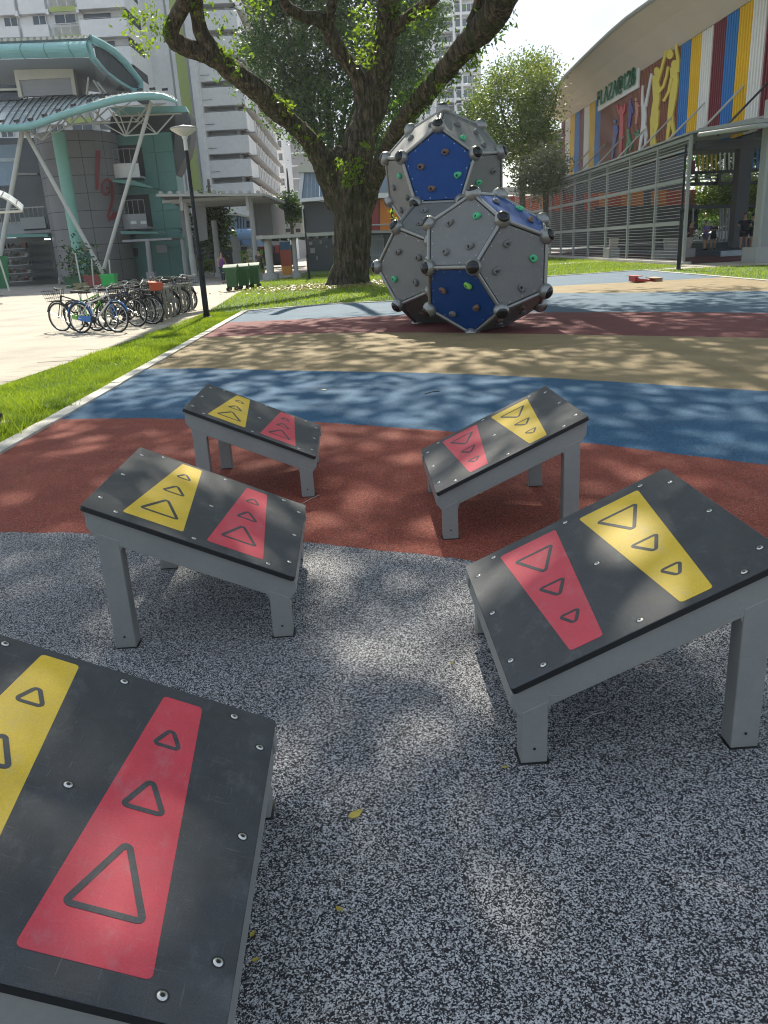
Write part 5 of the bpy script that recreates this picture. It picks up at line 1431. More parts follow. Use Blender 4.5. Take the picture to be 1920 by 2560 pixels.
# little white house and the planted roof
wh = thing('white_house', 'small pale house front with two framed windows left of the big trunk', 'building', (0, 0, 0))
flat([zk(350, 1050), zk(700, 1030), zk(720, 1420), zk(360, 1440)], 84, 6, 'wall', mat('faded pink render', (0.42, 0.37, 0.35), .8, var=.06), wh)
flat([zk(375, 1165), zk(715, 1160), zk(720, 1420), zk(370, 1420)], 83.8, .2, 'lower_wall', M['hdb'], wh)
for x in (395, 585):
    w = flat([zk(x, 1268), zk(x + 85, 1265), zk(x + 87, 1330), zk(x + 2, 1335)], 83.6, .1, 'window', M['glass'], wh)
    flat([zk(x - 25, 1240), zk(x + 100, 1237), zk(x + 100, 1262), zk(x - 25, 1266)], 83.5, .2, 'frame', M['white'], w)
    flat([zk(x - 22, 1266), zk(x - 2, 1266), zk(x, 1350), zk(x - 20, 1350)], 83.5, .2, 'frame', M['white'], w)
cl = px_clusters([zk(350, 800), zk(420, 720), zk(500, 690), zk(570, 780), zk(640, 930), zk(620, 1010), zk(400, 1020)], 80, 83, 60, 61, .05)
small_tree('leafy_tree', 'dark bushy tree above the small pale house', (at(zk(500, 1100), 82).x, 82, 0), [[(at(zk(500, 1100), 82).x, 82, 0, .2), (at(zk(500, 1100), 82).x, 82, 6, .15), (at(zk(500, 1100), 82).x, 82, 9, .06)]], cl, 60, .30, M['leaf_rear'], 62, (.45, .45, .45))
cl = px_clusters([zw(520, 300), zw(600, 260), zw(660, 300), zw(660, 420), zw(690, 600), zw(600, 690), zw(530, 560)], 63, 66, 80, 63, .05)
small_tree('leafy_tree', 'dark tree standing in the shelter opening beside the grey screen', (at(zw(640, 900), 65).x, 65, 0), [[(at(zw(640, 900), 65).x, 65, 0, .25), (at(zw(640, 900), 65).x, 65, 3, .2), (at(zw(620, 500), 65).x, 65, 7, .1)]], cl, 44, .36, M['leaf_rear'], 64, (.6, .6, .6))
cl = px_clusters([zw(330, 905), zw(640, 905), zw(640, 980), zw(330, 985)], 70, 71, 40, 65, 0)
h = leaves('hedge', np.repeat(cl[:, :3], 40, 0) + np.random.default_rng(3).normal(size=(1600, 3)) * .25, .2, M['leaf_right'], None, .5, 4)
tag(h, 'clipped low hedge behind the walker in purple', 'hedge')
# grey clad hall behind the trunk, with glassy upper part, and the orange red block
M['orange'] = mat('orange cladding', (0.62, 0.20, 0.025), 0.5, var=0.06, scale=0.6)
M['redclad'] = mat('brick red cladding', (0.30, 0.05, 0.045), 0.5, var=0.06, scale=0.6)
M['redor'] = mat('red orange cladding', (0.48, 0.085, 0.035), 0.5, var=0.06, scale=0.6)
M['boxgrey'] = mat('charcoal render', (0.115, 0.118, 0.125), 0.7, var=0.04, scale=0.5)
hb = thing('shop_block', 'charcoal walled shop block with red and orange panels behind the big trunk', 'building', (0, 0, 0))
zt_ = Z(720, 380, 5.925)
flat([zt_(200, 745), zt_(1210, 700), zt_(1210, 1190), zt_(260, 1190)], 62, 8, 'wall', M['boxgrey'], hb)
flat([zt_(175, 690), zt_(1240, 600), zt_(1240, 660), zt_(180, 740)], 61, 1.2, 'eave', M['hdb'], hb)
flat([zt_(180, 300), zt_(240, 300), zt_(200, 690), zt_(145, 690)], 64.6, .8, 'corner_post', M['hdb'], hb)
for i in range(8):
    x = 225 + i * 60; flat([zt_(x, 290), zt_(x + 54, 285), zt_(x + 54, 685), zt_(x - 14 * (i == 0), 690)], 64.8, .3, 'glazing_panel', M['blue_glass'], hb)
flat([zt_(145, 180), zt_(700, 160), zt_(700, 300), zt_(150, 300)], 64.4, 1, 'canopy', M['cream'], hb)
flat([zt_(205, 790), zt_(235, 790), zt_(262, 1190), zt_(228, 1190)], 61.7, .5, 'corner_post', M['hdb'], hb)
zn = Z(900, 400, 7.9)
flat([zn(380, 180), zn(800, 180), zn(800, 640), zn(260, 660)], 66, .4, 'roof_glass', M['bluegrey'], hb)
flat([zn(255, 655), zn(1000, 630), zn(1000, 735), zn(290, 750)], 60.4, .9, 'gutter', M['white'], hb)
flat([zn(150, 760), zn(1000, 740), zn(1000, 1400), zn(120, 1400)], 61.4, 1, 'wall', M['boxgrey'], hb)
for x0, x1, m_ in ((120, 195, 'redclad'), (200, 365, 'redclad'), (390, 610, 'orange'), (660, 800, 'orange'), (810, 960, 'redclad')):
    flat([zn(x0, 775), zn(x1, 768), zn(x1, 1385), zn(x0, 1390)], 61.2, .18, 'cladding_panel', M[m_], hb)
flat([zn(366, 770), zn(388, 770), zn(392, 1388), zn(370, 1388)], 61.15, .2, 'joint_strip', M['maroon'], hb)
MB().tube([at(zn(100, 1290), 60), at(zn(640, 1270), 60)], .06, 6).build('rail', M['walk_grey'], hb)
flat([zn(120, 1395), zn(900, 1385), zn(900, 1440), zn(120, 1445)], 60.8, .5, 'ledge', M['walk_grey'], hb)
flat([zt_(280, 1230), zt_(1700, 1170), zt_(1700, 1760), zt_(310, 1780)], 62.3, .5, 'shopfront', M['dark_glass'], hb)
g = MB()
for i in range(7): g.bar(at(zn(200 + i * 45, 1540), 61.9), at(zn(215 + i * 42, 1890), 61.9), .05, .05)
g.bar(at(zn(190, 1570), 61.9), at(zn(460, 1560), 61.9), .08, .1); g.bar(at(zn(200, 1880), 61.9), at(zn(470, 1890), 61.9), .08, .1)
stuff(g.build('grille', M['hdb_grey'], hb))
flat([zn(190, 1480), zn(460, 1480), zn(475, 1990), zn(220, 1990)], 62.1, .1, 'grille_window', M['tower_grey'], hb)
for i, (x0, y0, x1, y1) in enumerate(((310, 1330, 360, 1380), (330, 1420, 400, 1500), (470, 1310, 500, 1360), (420, 1540, 440, 1600), (560, 1380, 580, 1420))):
    flat([zt_(x0, y0), zt_(x1, y0), zt_(x1, y1), zt_(x0, y1)], 62.0, .15, 'poster', goods[4], hb)
lr = thing('long_low_building', 'long low building with red and orange cladding behind the mesh screen', 'building', (0, 0, 0))
zr_ = Z(1240, 420, 6.381)
YR = 95
flat([(1200, 520), (1745, 511), (1745, 572), (1200, 590)], YR + .3, 4, 'wall', M['dark'], lr)
flat([zr_(60, 310), zr_(680, 285), zr_(330, 420), zr_(60, 420)], YR - 3, 1.0, 'white_roof', M['white'], lr)
cols = ['redor', 'redor', 'redclad', 'boxgrey', 'redclad', 'redor', 'redor', 'redor', 'orange', 'redclad', 'redor', 'redclad', 'redclad', 'boxgrey', 'redor', 'redor', 'orange', 'redor', 'redor', 'orange', 'orange', 'orange', 'boxgrey', 'orange', 'orange', 'redor', 'redor', 'redor', 'redclad']
for i, m_ in enumerate(cols):
    x0 = 1200 + (1740 - 1200) * i / len(cols); x1 = 1200 + (1740 - 1200) * (i + 1) / len(cols) - .8
    ty = lambda x: 493 - (x - 1200) * .036
    flat([(x0, ty(x0)), (x1, ty(x1)), (x1, ty(x1) + 43), (x0, ty(x0) + 43)], YR, .3, 'cladding_panel', M[m_], lr)
# ------------------------------------------------------------------ striped sports hall on the right
M['s_blue'] = mat('blue corrugated sheet', (0.022, 0.20, 0.56), 0.42, var=0.05, scale=0.6)
M['s_yellow'] = mat('yellow corrugated sheet', (0.80, 0.50, 0.008), 0.42, var=0.05, scale=0.6)
M['s_white'] = mat('white corrugated sheet', (0.80, 0.79, 0.77), 0.45, var=0.04, scale=0.6)
M['s_maroon'] = mat('maroon corrugated sheet', (0.19, 0.020, 0.040), 0.42, var=0.06, scale=0.6)
M['s_brown'] = mat('brown corrugated sheet', (0.25, 0.085, 0.05), 0.5, var=0.06, scale=0.6)
M['beige'] = mat('beige soffit board', (0.58, 0.50, 0.41), 0.7, var=0.05, scale=0.3, detail=8)
M['hall_grey'] = mat('grey hall steel', (0.29, 0.30, 0.295), 0.5, var=0.06, scale=1)
M['wire'] = mat('galvanised wire', (0.48, 0.49, 0.48), .5)
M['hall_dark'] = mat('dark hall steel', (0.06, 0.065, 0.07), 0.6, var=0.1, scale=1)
zh = Z(1270, 0, 2.5523)
hall = thing('sports_hall', 'sports hall with sweeping beige eave and bright striped corrugated wall', 'building', (0, 0, 0))
XW = 20.0
wy = lambda x, y: atX(zh(x, y), XW).y
ZB, ZT = 6.0, 12.15
def corr(name, y0, y1, m_, par, pitch=0.30, zb=ZB, zt=ZT):
    """trapezoidal sheet in the plane X=XW from depth y0 (near) to y1 (far)"""
    n = max(1, round((y1 - y0) / pitch)); p = (y1 - y0) / n; b = MB(); pr = []
    for i in range(n):
        a = y0 + i * p; pr += [(a, 0), (a + .22 * p, 0), (a + .34 * p, -.17), (a + .76 * p, -.17), (a + .88 * p, 0)]
    pr.append((y1, 0))
    for (ya, xa_), (yb, xb_) in zip(pr[:-1], pr[1:]):
        b.quad((XW + xa_, ya, zb), (XW + xa_, ya, zt), (XW + xb_, yb, zt), (XW + xb_, yb, zb))
    return b.build(name, m_, par, fix=False)
edges_px = [(345, 1100), (371, 1090), (402, 1080), (431, 1060), (461, 1050), (490, 1030), (524, 1020), (560, 1000), (597, 900), (1092, 800), (1160, 700), (1224, 700), (1294, 700), (1372, 700), (1448, 700), (1534, 650), (1630, 600)]
cols = ['s_maroon', 's_white', 's_yellow', 's_blue', 's_maroon', 's_white', 's_yellow', 's_blue', 's_brown', 's_blue', 's_yellow', 's_white', 's_maroon', 's_blue', 's_yellow', 's_white']
ys = [wy(*p) for p in edges_px]
for i, c in enumerate(cols):
    corr('striped_sheet' if c != 's_brown' else 'brown_sheet', ys[i + 1], ys[i], M[c], hall)
y = ys[-1]
for c in ('s_maroon', 's_blue', 's_yellow', 's_white', 's_maroon'):
    corr('striped_sheet', y - 1.9, y, M[c], hall); y -= 1.9
MB().bx(XW + .02, XW + .3, y, ys[0] - .02, ZB, ZT + .6).build('wall', M['hall_dark'], hall)
MB().bx(XW - .1, XW + .4, ys[0], ys[0] + .12, ZB - 1, ZT + 1).build('corner_trim', M['s_maroon'], hall)
# eave: soffit rising outward to the swept edge
edge = [(200, 724), (290, 600), (380, 484), (470, 395), (560, 308), (660, 215), (760, 130), (850, 65), (945, 0), (1060, -75), (1200, -160), (1420, -300), (1750, -520), (2300, -900)]
EX = 17.2
ED = [atX(zh(*p), EX) for p in edge]
SB = [Vector((XW - .1, p.y + (2.0 if i else -1.0), ZT + .05)) for i, p in enumerate(ED)]
SB[0] = Vector((XW - .1, ys[0] + .1, ZT + .05))
n = len(ED); b = MB()
for i in range(n - 1):
    for j in range(4):
        def sp(k, v): p = SB[k].lerp(ED[k], v); p = p.copy(); p.z += math.sin(v * math.pi) * .25; return p
        b.hexa([sp(i, j / 4), sp(i + 1, j / 4), sp(i + 1, (j + 1) / 4), sp(i, (j + 1) / 4)] + [p + Vector((0, 0, .2)) for p in (sp(i, j / 4), sp(i + 1, j / 4), sp(i + 1, (j + 1) / 4), sp(i, (j + 1) / 4))])
b.build('soffit', M['beige'], hall)
MB().tube([p + Vector((-.05, 0, .12)) for p in ED], .16, 8).build('roof_edge', M['hall_grey'], hall, 50)
rf = MB()
for i in range(n - 1):
    a_, c_ = ED[i] + Vector((0, 0, .22)), ED[i + 1] + Vector((0, 0, .22))
    rf.quad(a_, c_, c_ + Vector((24, 0, 2.4)), a_ + Vector((24, 0, 2.4)))
rf.build('roof', M['hall_grey'], hall)
MB().quad(ED[0], SB[0], SB[0] + Vector((0, 2, 1)), ED[0] + Vector((0, .6, .2))).build('eave_end', M['beige'], hall)
MB().tube([atX(zh(300, 742), 19), atX(zh(362, 668), 19.4)], .12, 8).build('eave_strut', M['s_white'], hall)
MB().bx(17.8, XW, ys[0] - .6, ys[0] + .6, 11.2, 11.45).build('eave_bracket', M['s_white'], hall)
# lettered sign board
def onwall(p, d=0.0): return atX(zh(*p), XW - d)
syA, syB = onwall((597, 690)).y, onwall((861, 500)).y
szb, szt = 11.15, 12.62
sgn = MB().bx(XW - .32, XW - .20, syB, syA, szb, szt).build('sign_board', M['s_white'], hall)
M['sign_green'] = mat('green letters', (0.012, 0.17, 0.085), 0.45, var=0.06, scale=2)
def glyph(name, strokes, y0, wd, z0, ht, th=.11):
    """strokes on a 0..1 grid, read left to right: left is the far end of the wall"""
    b = MB()
    for st in strokes:
        P = [Vector((XW - .44, y0 - u * wd, z0 + v * ht)) for u, v in st]
        for a_, c_ in zip(P[:-1], P[1:]):
            d = (c_ - a_).normalized() * th * .42; b.bar(a_ - d, c_ + d, th * 1.1, .1, up=(1, 0, 0))
    return b.build(name, M['sign_green'], sgn)
def arc(cx_, cy_, rx, ry, a0, a1, n=9): return [(cx_ + rx * math.cos(R_(a0 + (a1 - a0) * i / n)), cy_ + ry * math.sin(R_(a0 + (a1 - a0) * i / n))) for i in range(n + 1)]
GL = {'P': [[(0, 0), (0, 1)], [(0, 1)] + arc(.45, .75, .45, .25, 90, -90) + [(0, .5)]], 'L': [[(0, 1), (0, 0), (.85, 0)]], 'A': [[(0, 0), (.5, 1), (1, 0)], [(.2, .36), (.8, .36)]], 'Z': [[(0, 1), (1, 1), (0, 0), (1, 0)]],
      '@': [arc(.5, .5, .22, .24, 0, 360, 12), [(.72, .72), (.72, .32), (.9, .3)] + arc(.5, .5, .5, .56, -10, 300, 14)], '1': [[(.15, .78), (.5, 1), (.5, 0)]], '2': [arc(.5, .72, .45, .28, 160, -30) + [(0, 0), (1, 0)]], '8': [arc(.5, .75, .34, .25, 0, 360, 10), arc(.5, .25, .45, .25, 0, 360, 10)]}
word = 'PLAZA@128'; wds = [.7, .65, .9, .8, .9, 1.15, .5, .75, .75]
tot = sum(wds) + .22 * (len(wds) - 1); k_ = (syA - syB - .8) / tot; yy = syA - .35
for ch, w_ in zip(word, wds):
    glyph('letter', GL[ch], yy, w_ * k_, szb + .38, 1.0, .14); yy -= (w_ + .22) * k_
# cut out sports figures on the brown sheet
M['f_yellow'] = mat('yellow figure', (0.70, 0.56, 0.09), 0.5, var=0.04); M['f_white'] = mat('white figure', (0.66, 0.66, 0.66), 0.5, var=0.04); M['f_red'] = mat('red figure', (0.55, 0.05, 0.07), 0.5, var=0.05)
M['f_blue'] = mat('indigo figure', (0.05, 0.06, 0.26), 0.5, var=0.05); M['f_green'] = mat('green figure', (0.03, 0.24, 0.12), 0.5, var=0.05); M['f_pink'] = mat('salmon figure', (0.52, 0.22, 0.17), 0.5, var=0.05)
def figure(strokes, m_, name='cutout_figure'):
    b = MB()
    for k, st in enumerate(strokes):
        # st: list of (x, y, halfwidth) in photo points of the wall; built as overlapping raised plates
        dd = .24 + .012 * k
        if len(st) == 1:
            x, y_, r = st[0]; pts = [(x + r * .8 * math.cos(2 * math.pi * i / 16), y_ + r * 1.25 * math.sin(2 * math.pi * i / 16)) for i in range(16)]
        else:
            L_, Q_ = [], []
            for i, (x, y_, w_) in enumerate(st):
                w_ = w_ * .78
                x0, y0 = st[max(0, i - 1)][:2]; x1, y1 = st[min(len(st) - 1, i + 1)][:2]
                l_ = math.hypot(x1 - x0, y1 - y0); nx, ny = -(y1 - y0) / l_ * w_, (x1 - x0) / l_ * w_
                L_.append((x + nx, y_ + ny)); Q_.append((x - nx, y_ - ny))
            for i in range(len(st) - 1):
                F_ = [onwall(p, dd) for p in (L_[i], L_[i + 1], Q_[i + 1], Q_[i])]
                b.prism(F_, (.09, 0, 0))
            continue
        b.prism([onwall(p, dd) for p in pts], (.09, 0, 0))
    return b.build(name, m_, hall)
figure([[(948, 455, 22)], [(935, 480, 20), (945, 560, 30), (945, 640, 26), (925, 760, 24), (915, 840, 12), (915, 935, 9)], [(950, 700, 16), (945, 800, 14), (930, 870, 9), (935, 930, 8)], [(950, 520, 14), (980, 430, 10), (1000, 350, 8), (1012, 310, 8)], [(955, 590, 13), (990, 550, 10), (1010, 480, 8), (1020, 425, 8)]], M['f_yellow'])
figure([[(1030, 345, 27)]], M['f_yellow'], 'cutout_ball')
figure([[(1062, 415, 26)], [(1055, 430, 28), (1060, 520, 30), (1050, 620, 26), (1035, 720, 22), (1025, 800, 14), (1012, 900, 10)], [(1035, 730, 18), (1045, 790, 13), (1055, 850, 10), (1040, 880, 8)], [(1078, 460, 13), (1082, 380, 12), (1070, 300, 9), (1072, 270, 10)], [(1040, 500, 12), (1025, 580, 10), (1000, 630, 9), (988, 645, 12)]], M['f_yellow'])
figure([[(862, 690, 16)], [(862, 660, 17), (866, 740, 18), (862, 800, 16), (845, 900, 10), (835, 960, 6)], [(868, 800, 13), (878, 870, 10), (872, 930, 6)], [(855, 680, 10), (855, 590, 7), (858, 545, 6)], [(875, 680, 11), (890, 600, 9), (905, 520, 8), (915, 470, 9)]], M['f_white'])
figure([[(722, 690, 12)], [(722, 700, 15), (724, 780, 15), (720, 860, 14), (715, 985, 9)], [(712, 730, 8), (700, 700, 7), (694, 668, 5)], [(733, 725, 8), (742, 690, 6), (746, 660, 5)]], M['f_red'])
figure([[(680, 775, 12)], [(678, 800, 15), (682, 860, 15), (672, 930, 12), (662, 1015, 7)], [(690, 800, 8), (700, 830, 6), (690, 860, 5)]], M['f_blue'])
figure([[(780, 645, 10)], [(780, 660, 12), (778, 730, 12), (770, 810, 8)], [(790, 680, 6), (795, 720, 5)]], M['f_blue'])
figure([[(814, 635, 9)], [(816, 650, 10), (822, 710, 11), (815, 790, 6)], [(822, 665, 6), (835, 680, 5)]], M['f_pink'])
figure([[(766, 835, 9)], [(766, 850, 10), (768, 890, 10), (745, 995, 6)], [(770, 890, 8), (785, 930, 6), (775, 960, 5)]], M['f_green'])
figure([[(828, 835, 7)], [(826, 845, 7), (815, 880, 6)], [(800, 850, 5), (815, 860, 5), (835, 855, 4)]], M['f_green'])
# rods from the wall down to the canopy edge
for (x0, y0), (x1, y1) in (((225, 1140), (335, 1018)), ((290, 1140), (422, 998)), ((372, 1120), (517, 963)), ((472, 1085), (627, 912)), ((572, 1055), (742, 868)), ((697, 1015), (887, 812)), ((837, 968), (1057, 735)), ((1005, 915), (1263, 648)), ((1200, 868), (1512, 538)), ((1390, 812), (1680, 505))):
    t = onwall((x1, y1), .1); l_ = atX(zh(x0, y0), 17.4); dr = (l_ - t) * 1.15
    MB().tube([t, t + Vector((dr.x, l_.y - t.y, dr.z))], .055, 6).build('stay_rod', M['pipe'] if x0 not in (1390,) else M['hall_dark'], hall)
# mesh screen
XF = 14.05
screen = thing('mesh_screen', 'tall grey wire mesh screen with square posts in front of the hall', 'screen', (XF, 50, 0))
def sbx(name, x0, x1, y0, y1, z0, z1, m_=None): return MB().bx(x0 - XF, x1 - XF, y0 - 50, y1 - 50, z0, z1).build(name, m_ or M['hall_grey'], screen)
fy = [36.9, 40.9, 45.1, 49.3, 53.2, 57.0, 60.8, 64.4, 68.2, 72.0, 75.8, 79.6]
HT = 5.3
for y in fy: sbx('post', XF - .06, XF + .06, y - .07, y + .07, 0, HT)
for y0, y1 in zip(fy[:-1], fy[1:]):
    for z, h_ in ((HT - .1, .14), (HT - .55, .09), (3.55, .16), (1.75, .16), (.12, .07)):
        sbx('rail', XF - .04, XF + .04, y0 + .07, y1 - .07, z - h_ / 2, z + h_ / 2)
    w = MB()
    for z in np.arange(.25, HT - .1, .145): w.bx(-.012, .012, y0 + .07 - 50, y1 - .07 - 50, z - .008, z + .008)
    stuff(w.build('wire_mesh', M['wire'], screen))
MB().bx(XF - .25, XF + .25, 36.6, 80, 0, .10).build('kerb_strip', M['kerb'])['kind'] = 'structure'
# canopy over the passage between screen and hall
can = thing('passage_canopy', 'grey steel canopy roof with open purlins along the screen and hall', 'canopy', (0, 0, 0))
zq = Z(1640, 240, 5.925)
MB().hexa([(XF - .15, 36.8, HT + .02), (XW - .3, 36.8, HT + .9), (XW - .3, 80, HT + .9), (XF - .15, 80, HT + .02), (XF - .15, 36.8, HT + .10), (XW - .3, 36.8, HT + .98), (XW - .3, 80, HT + .98), (XF - .15, 80, HT + .10)]).build('roof', M['hall_grey'], can)
for y in np.arange(37.5, 80, 2.1): MB().bar((XF, y, HT - .02), (XW - .4, y, HT + .80), .08, .16).build('rafter', M['hall_grey'], can)
# nearer leaf of the canopy reaching over the plaza edge on the right
A_, B_, C_, D_ = Vector((14.3, 36.8, 5.38)), at(zq(1480, 400), 33.5), at(zq(2300, 330), 36), Vector((22, 42, 6.3))
MB().hexa([p for p in (A_, B_, C_, D_)] + [p + Vector((0, 0, .14)) for p in (A_, B_, C_, D_)]).build('roof_leaf', M['hall_grey'], can)
MB().tube([A_ + Vector((0, -.1, -.12)), B_ + Vector((0, -.1, -.12)), C_ + Vector((0, -.1, -.12))], .09, 8).build('gutter_pipe', M['walk_grey'], can, 50)
MB().bar(A_ + Vector((0, .5, -.55)), C_ + Vector((0, 1.5, -.75)), .14, .3).build('beam', M['hall_dark'], can)
MB().bar(Vector((14.3, 36.9, 4.9)), D_ + Vector((2, 0, -1.0)), .14, .3).build('beam', M['hall_dark'], can)
for i in range(9):
    p = A_.lerp(C_, (i + .5) / 9); MB().bar(p + Vector((0, 0, -.1)), p.lerp(D_, .75) + Vector((0, 0, -.1)), .06, .14).build('purlin', M['hall_grey'], can)
# hall interior: plaza floor, columns, high truss, far slatted wall
struct(MB().bx(14.6, 60, 37.2, 90, -.0, .10).build('plaza_floor', mat('dark red hall floor', (0.10, 0.035, 0.035), 0.6, var=.1, scale=.5)))
struct(MB().bx(17.6, 60, 41.0, 90, .10, .34).build('plaza_floor', mat('dark blue hall floor', (0.03, 0.055, 0.085), 0.5, var=.1, scale=.5)))
MB().bx(17.45, 60, 40.9, 41.0, .10, .36).build('step_edge', mat('pale step edge', (0.32, 0.36, 0.40), .6))['kind'] = 'structure'
hin = thing('hall_frame', 'dark steel columns, high truss and coloured slats inside the open hall', 'steel frame', (0, 0, 0))
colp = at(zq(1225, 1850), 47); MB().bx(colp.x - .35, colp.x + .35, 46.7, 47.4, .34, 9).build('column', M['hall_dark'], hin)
col2 = at((1912, 600), 34.4); MB().bx(col2.x - .28, col2.x + .45, 34.2, 34.9, .5, 6.2).build('column', M['hall_grey'], hin)
MB().bx(col2.x - .55, col2.x + .9, 33.9, 35.2, 0, .62).build('column_base', M['walk_grey'], hin)
MB().tube([Vector((col2.x - .36, 34.1, .6)), Vector((col2.x - .36, 34.1, 6))], .06, 8).build('down_pipe', M['walk_grey'], hin)
YI = 72
for (x0, x1, m_) in ((1724, 1742, 's_maroon'),): flat([zq(500, 960), zq(580, 950), zq(580, 1130), zq(500, 1140)], YI, .3, 'slat_wall', M[m_], hin)
for i, x in enumerate(np.arange(622, 945, 65)): flat([zq(x, 870), zq(x + 20, 866), zq(x + 20, 1120), zq(x, 1122)], YI, .12, 'slat', M['s_yellow'], hin)
for i, x in enumerate(np.arange(945, 1260, 66)): flat([zq(x, 840), zq(x + 18, 836), zq(x + 18, 1095), zq(x, 1100)], YI, .12, 'slat', M['s_white'], hin)
for i, x in enumerate(np.arange(1350, 1580, 72)): flat([zq(x, 720), zq(x + 26, 715), zq(x + 26, 1075), zq(x, 1080)], YI, .12, 'slat', M['s_blue'], hin)
for i, x in enumerate(np.arange(1590, 1800, 72)): flat([zq(x, 700), zq(x + 26, 695), zq(x + 26, 1075), zq(x, 1080)], YI, .12, 'slat', M['s_maroon'], hin)
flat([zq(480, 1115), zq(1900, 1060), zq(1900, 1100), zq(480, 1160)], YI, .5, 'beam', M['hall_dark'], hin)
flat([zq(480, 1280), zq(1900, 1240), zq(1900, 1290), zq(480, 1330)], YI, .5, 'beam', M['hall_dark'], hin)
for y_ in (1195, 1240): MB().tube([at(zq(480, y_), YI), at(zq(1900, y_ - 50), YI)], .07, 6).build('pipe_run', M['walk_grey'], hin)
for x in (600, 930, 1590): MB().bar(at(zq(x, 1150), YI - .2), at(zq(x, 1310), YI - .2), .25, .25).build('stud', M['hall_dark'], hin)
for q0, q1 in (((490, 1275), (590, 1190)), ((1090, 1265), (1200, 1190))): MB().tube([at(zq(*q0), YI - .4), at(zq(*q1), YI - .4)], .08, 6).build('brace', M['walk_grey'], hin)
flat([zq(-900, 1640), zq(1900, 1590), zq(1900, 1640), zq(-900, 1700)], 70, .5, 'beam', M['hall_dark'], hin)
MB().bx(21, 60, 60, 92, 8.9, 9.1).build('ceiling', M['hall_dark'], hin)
flat([zq(-1800, 560), zq(420, 480), zq(420, 1600), zq(-1800, 1720)], 97, .3, 'dark_backdrop', M['walk_dark'], hin)  # added dark sheet standing in for the shaded hall, covers bright sky
flat([zr_(560, 700), (1712, 522), (1712, 640), zr_(560, 1400)], 92, .3, 'dark_backdrop', M['walk_dark'], hin)  # added dark sheet, blocks the sunlit ground beyond the hall
M['leaf_far'] = leafmat('far leaf', (0.05, 0.085, 0.02), (0.20, 0.24, 0.06), .4)
cl = px_clusters([zq(590, 1340), zq(1900, 1290), zq(1900, 1640), zq(600, 1650)], 95, 99, 120, 71, .02, .4)
small_tree('leafy_tree', 'sunlit tree seen beyond the open hall', (at(zq(1200, 1700), 97).x, 97, 0), [[(at(zq(1200, 1700), 97).x, 97, 0, .25), (at(zq(1200, 1700), 97).x, 97, 7, .15)]], cl, 50, .55, M['leaf_far'], 72, (1, .8, .7))
cl = px_clusters([zq(560, 650), zq(1900, 500), zq(1900, 1120), zq(560, 1130)], 99, 104, 110, 73, .05, .4)
small_tree('leafy_tree', 'taller shaded tree seen between the coloured slats of the hall', (at(zq(1000, 1700), 101).x, 101, 0), [[(at(zq(1000, 1700), 101).x, 101, 0, .3), (at(zq(1000, 1700), 101).x, 101, 12, .2)]], cl, 44, .6, M['leaf_rear'], 74, (1.1, .8, .8))
z5_ = Z(1500, 480, 3.95)
struct(MB().quad((14, 84, .02), (90, 84, .02), (90, 110, .02), (14, 110, .02)).build('lawn', M['soil']))
cl = px_clusters([z5_(800, 170), z5_(1659, 130), z5_(1659, 480), z5_(820, 500)], 104, 108, 60, 75, .3, .4)
small_tree('leafy_tree', 'dim shrubby tree low behind the people in the hall', (at(z5_(1200, 480), 106).x, 106, 0), [[(at(z5_(1200, 480), 106).x, 106, 0, .2), (at(z5_(1200, 480), 106).x, 106, 3, .1)]], cl, 40, .5, M['leaf_rear'], 76, (1, .8, .8))
# far pale frontage with coloured awnings seen beyond the hall
fr_ = thing('distant_shop', 'pale shop front with red awnings far beyond the hall', 'building', (0, 0, 0))
flat([z5_(780, 180), z5_(1750, 130), z5_(1750, 470), z5_(780, 500)], 112, 3, 'wall', M['hdb_grey'], fr_)
for x in (1030, 1090, 1150, 1230): flat([z5_(x, 195), z5_(x + 40, 192), z5_(x + 40, 245), z5_(x, 250)], 111.5, .4, 'awning', M['f_red'], fr_)
for x in (930, 1320, 1480, 1560): flat([z5_(x, 240), z5_(x + 35, 240), z5_(x + 35, 420), z5_(x, 420)], 111.6, .3, 'pier', M['hdb'], fr_)
rl = thing('railing', 'upright grey railing between columns inside the hall', 'railing', (0, 0, 0))
for x in (920, 1190, 1215, 1250, 1275): MB().tube([at(z5_(x, 160), 66), at(z5_(x - 14, 510), 66)], .07, 6).build('upright', M['hall_grey'], rl)
MB().tube([at(z5_(830, 500), 66), at(z5_(1300, 490), 66)], .05, 6).build('rail', M['hall_grey'], rl)
# concrete planters behind the mesh
M['planter'] = mat('grey planter', (0.27, 0.27, 0.27), .7, var=.08)
def planter(x0, x1, yt, yb, Y, lab):
    a_, b_ = at(z5_(x0, yb), Y), at(z5_(x1, yt), Y)
    t = thing('bench_planter', lab, 'bench', ((a_.x + b_.x) / 2, Y, .10)); h_ = b_.z - .1; w_ = (b_.x - a_.x)
    MB().bx(-w_ / 2, w_ / 2, 0, 1.2, 0, h_).build('plinth', M['planter'], t)
    bq = MB(); bq.hexa([(-w_ * .36, .2, h_), (w_ * .36, .2, h_), (w_ * .36, .35, h_), (-w_ * .36, .35, h_), (-w_ * .42, .0, h_ + .55), (w_ * .42, .0, h_ + .55), (w_ * .42, .15, h_ + .55), (-w_ * .42, .15, h_ + .55)])
    bq.build('seat_back', mat('pale bench back', (0.40, 0.36, 0.34), .6), t)
planter(600, 945, 555, 650, 42.5, 'grey bench planter right behind the mesh, cut by the lamp post')
planter(85, 195, 552, 640, 48, 'grey bench planter behind the mesh, left of the other planter')
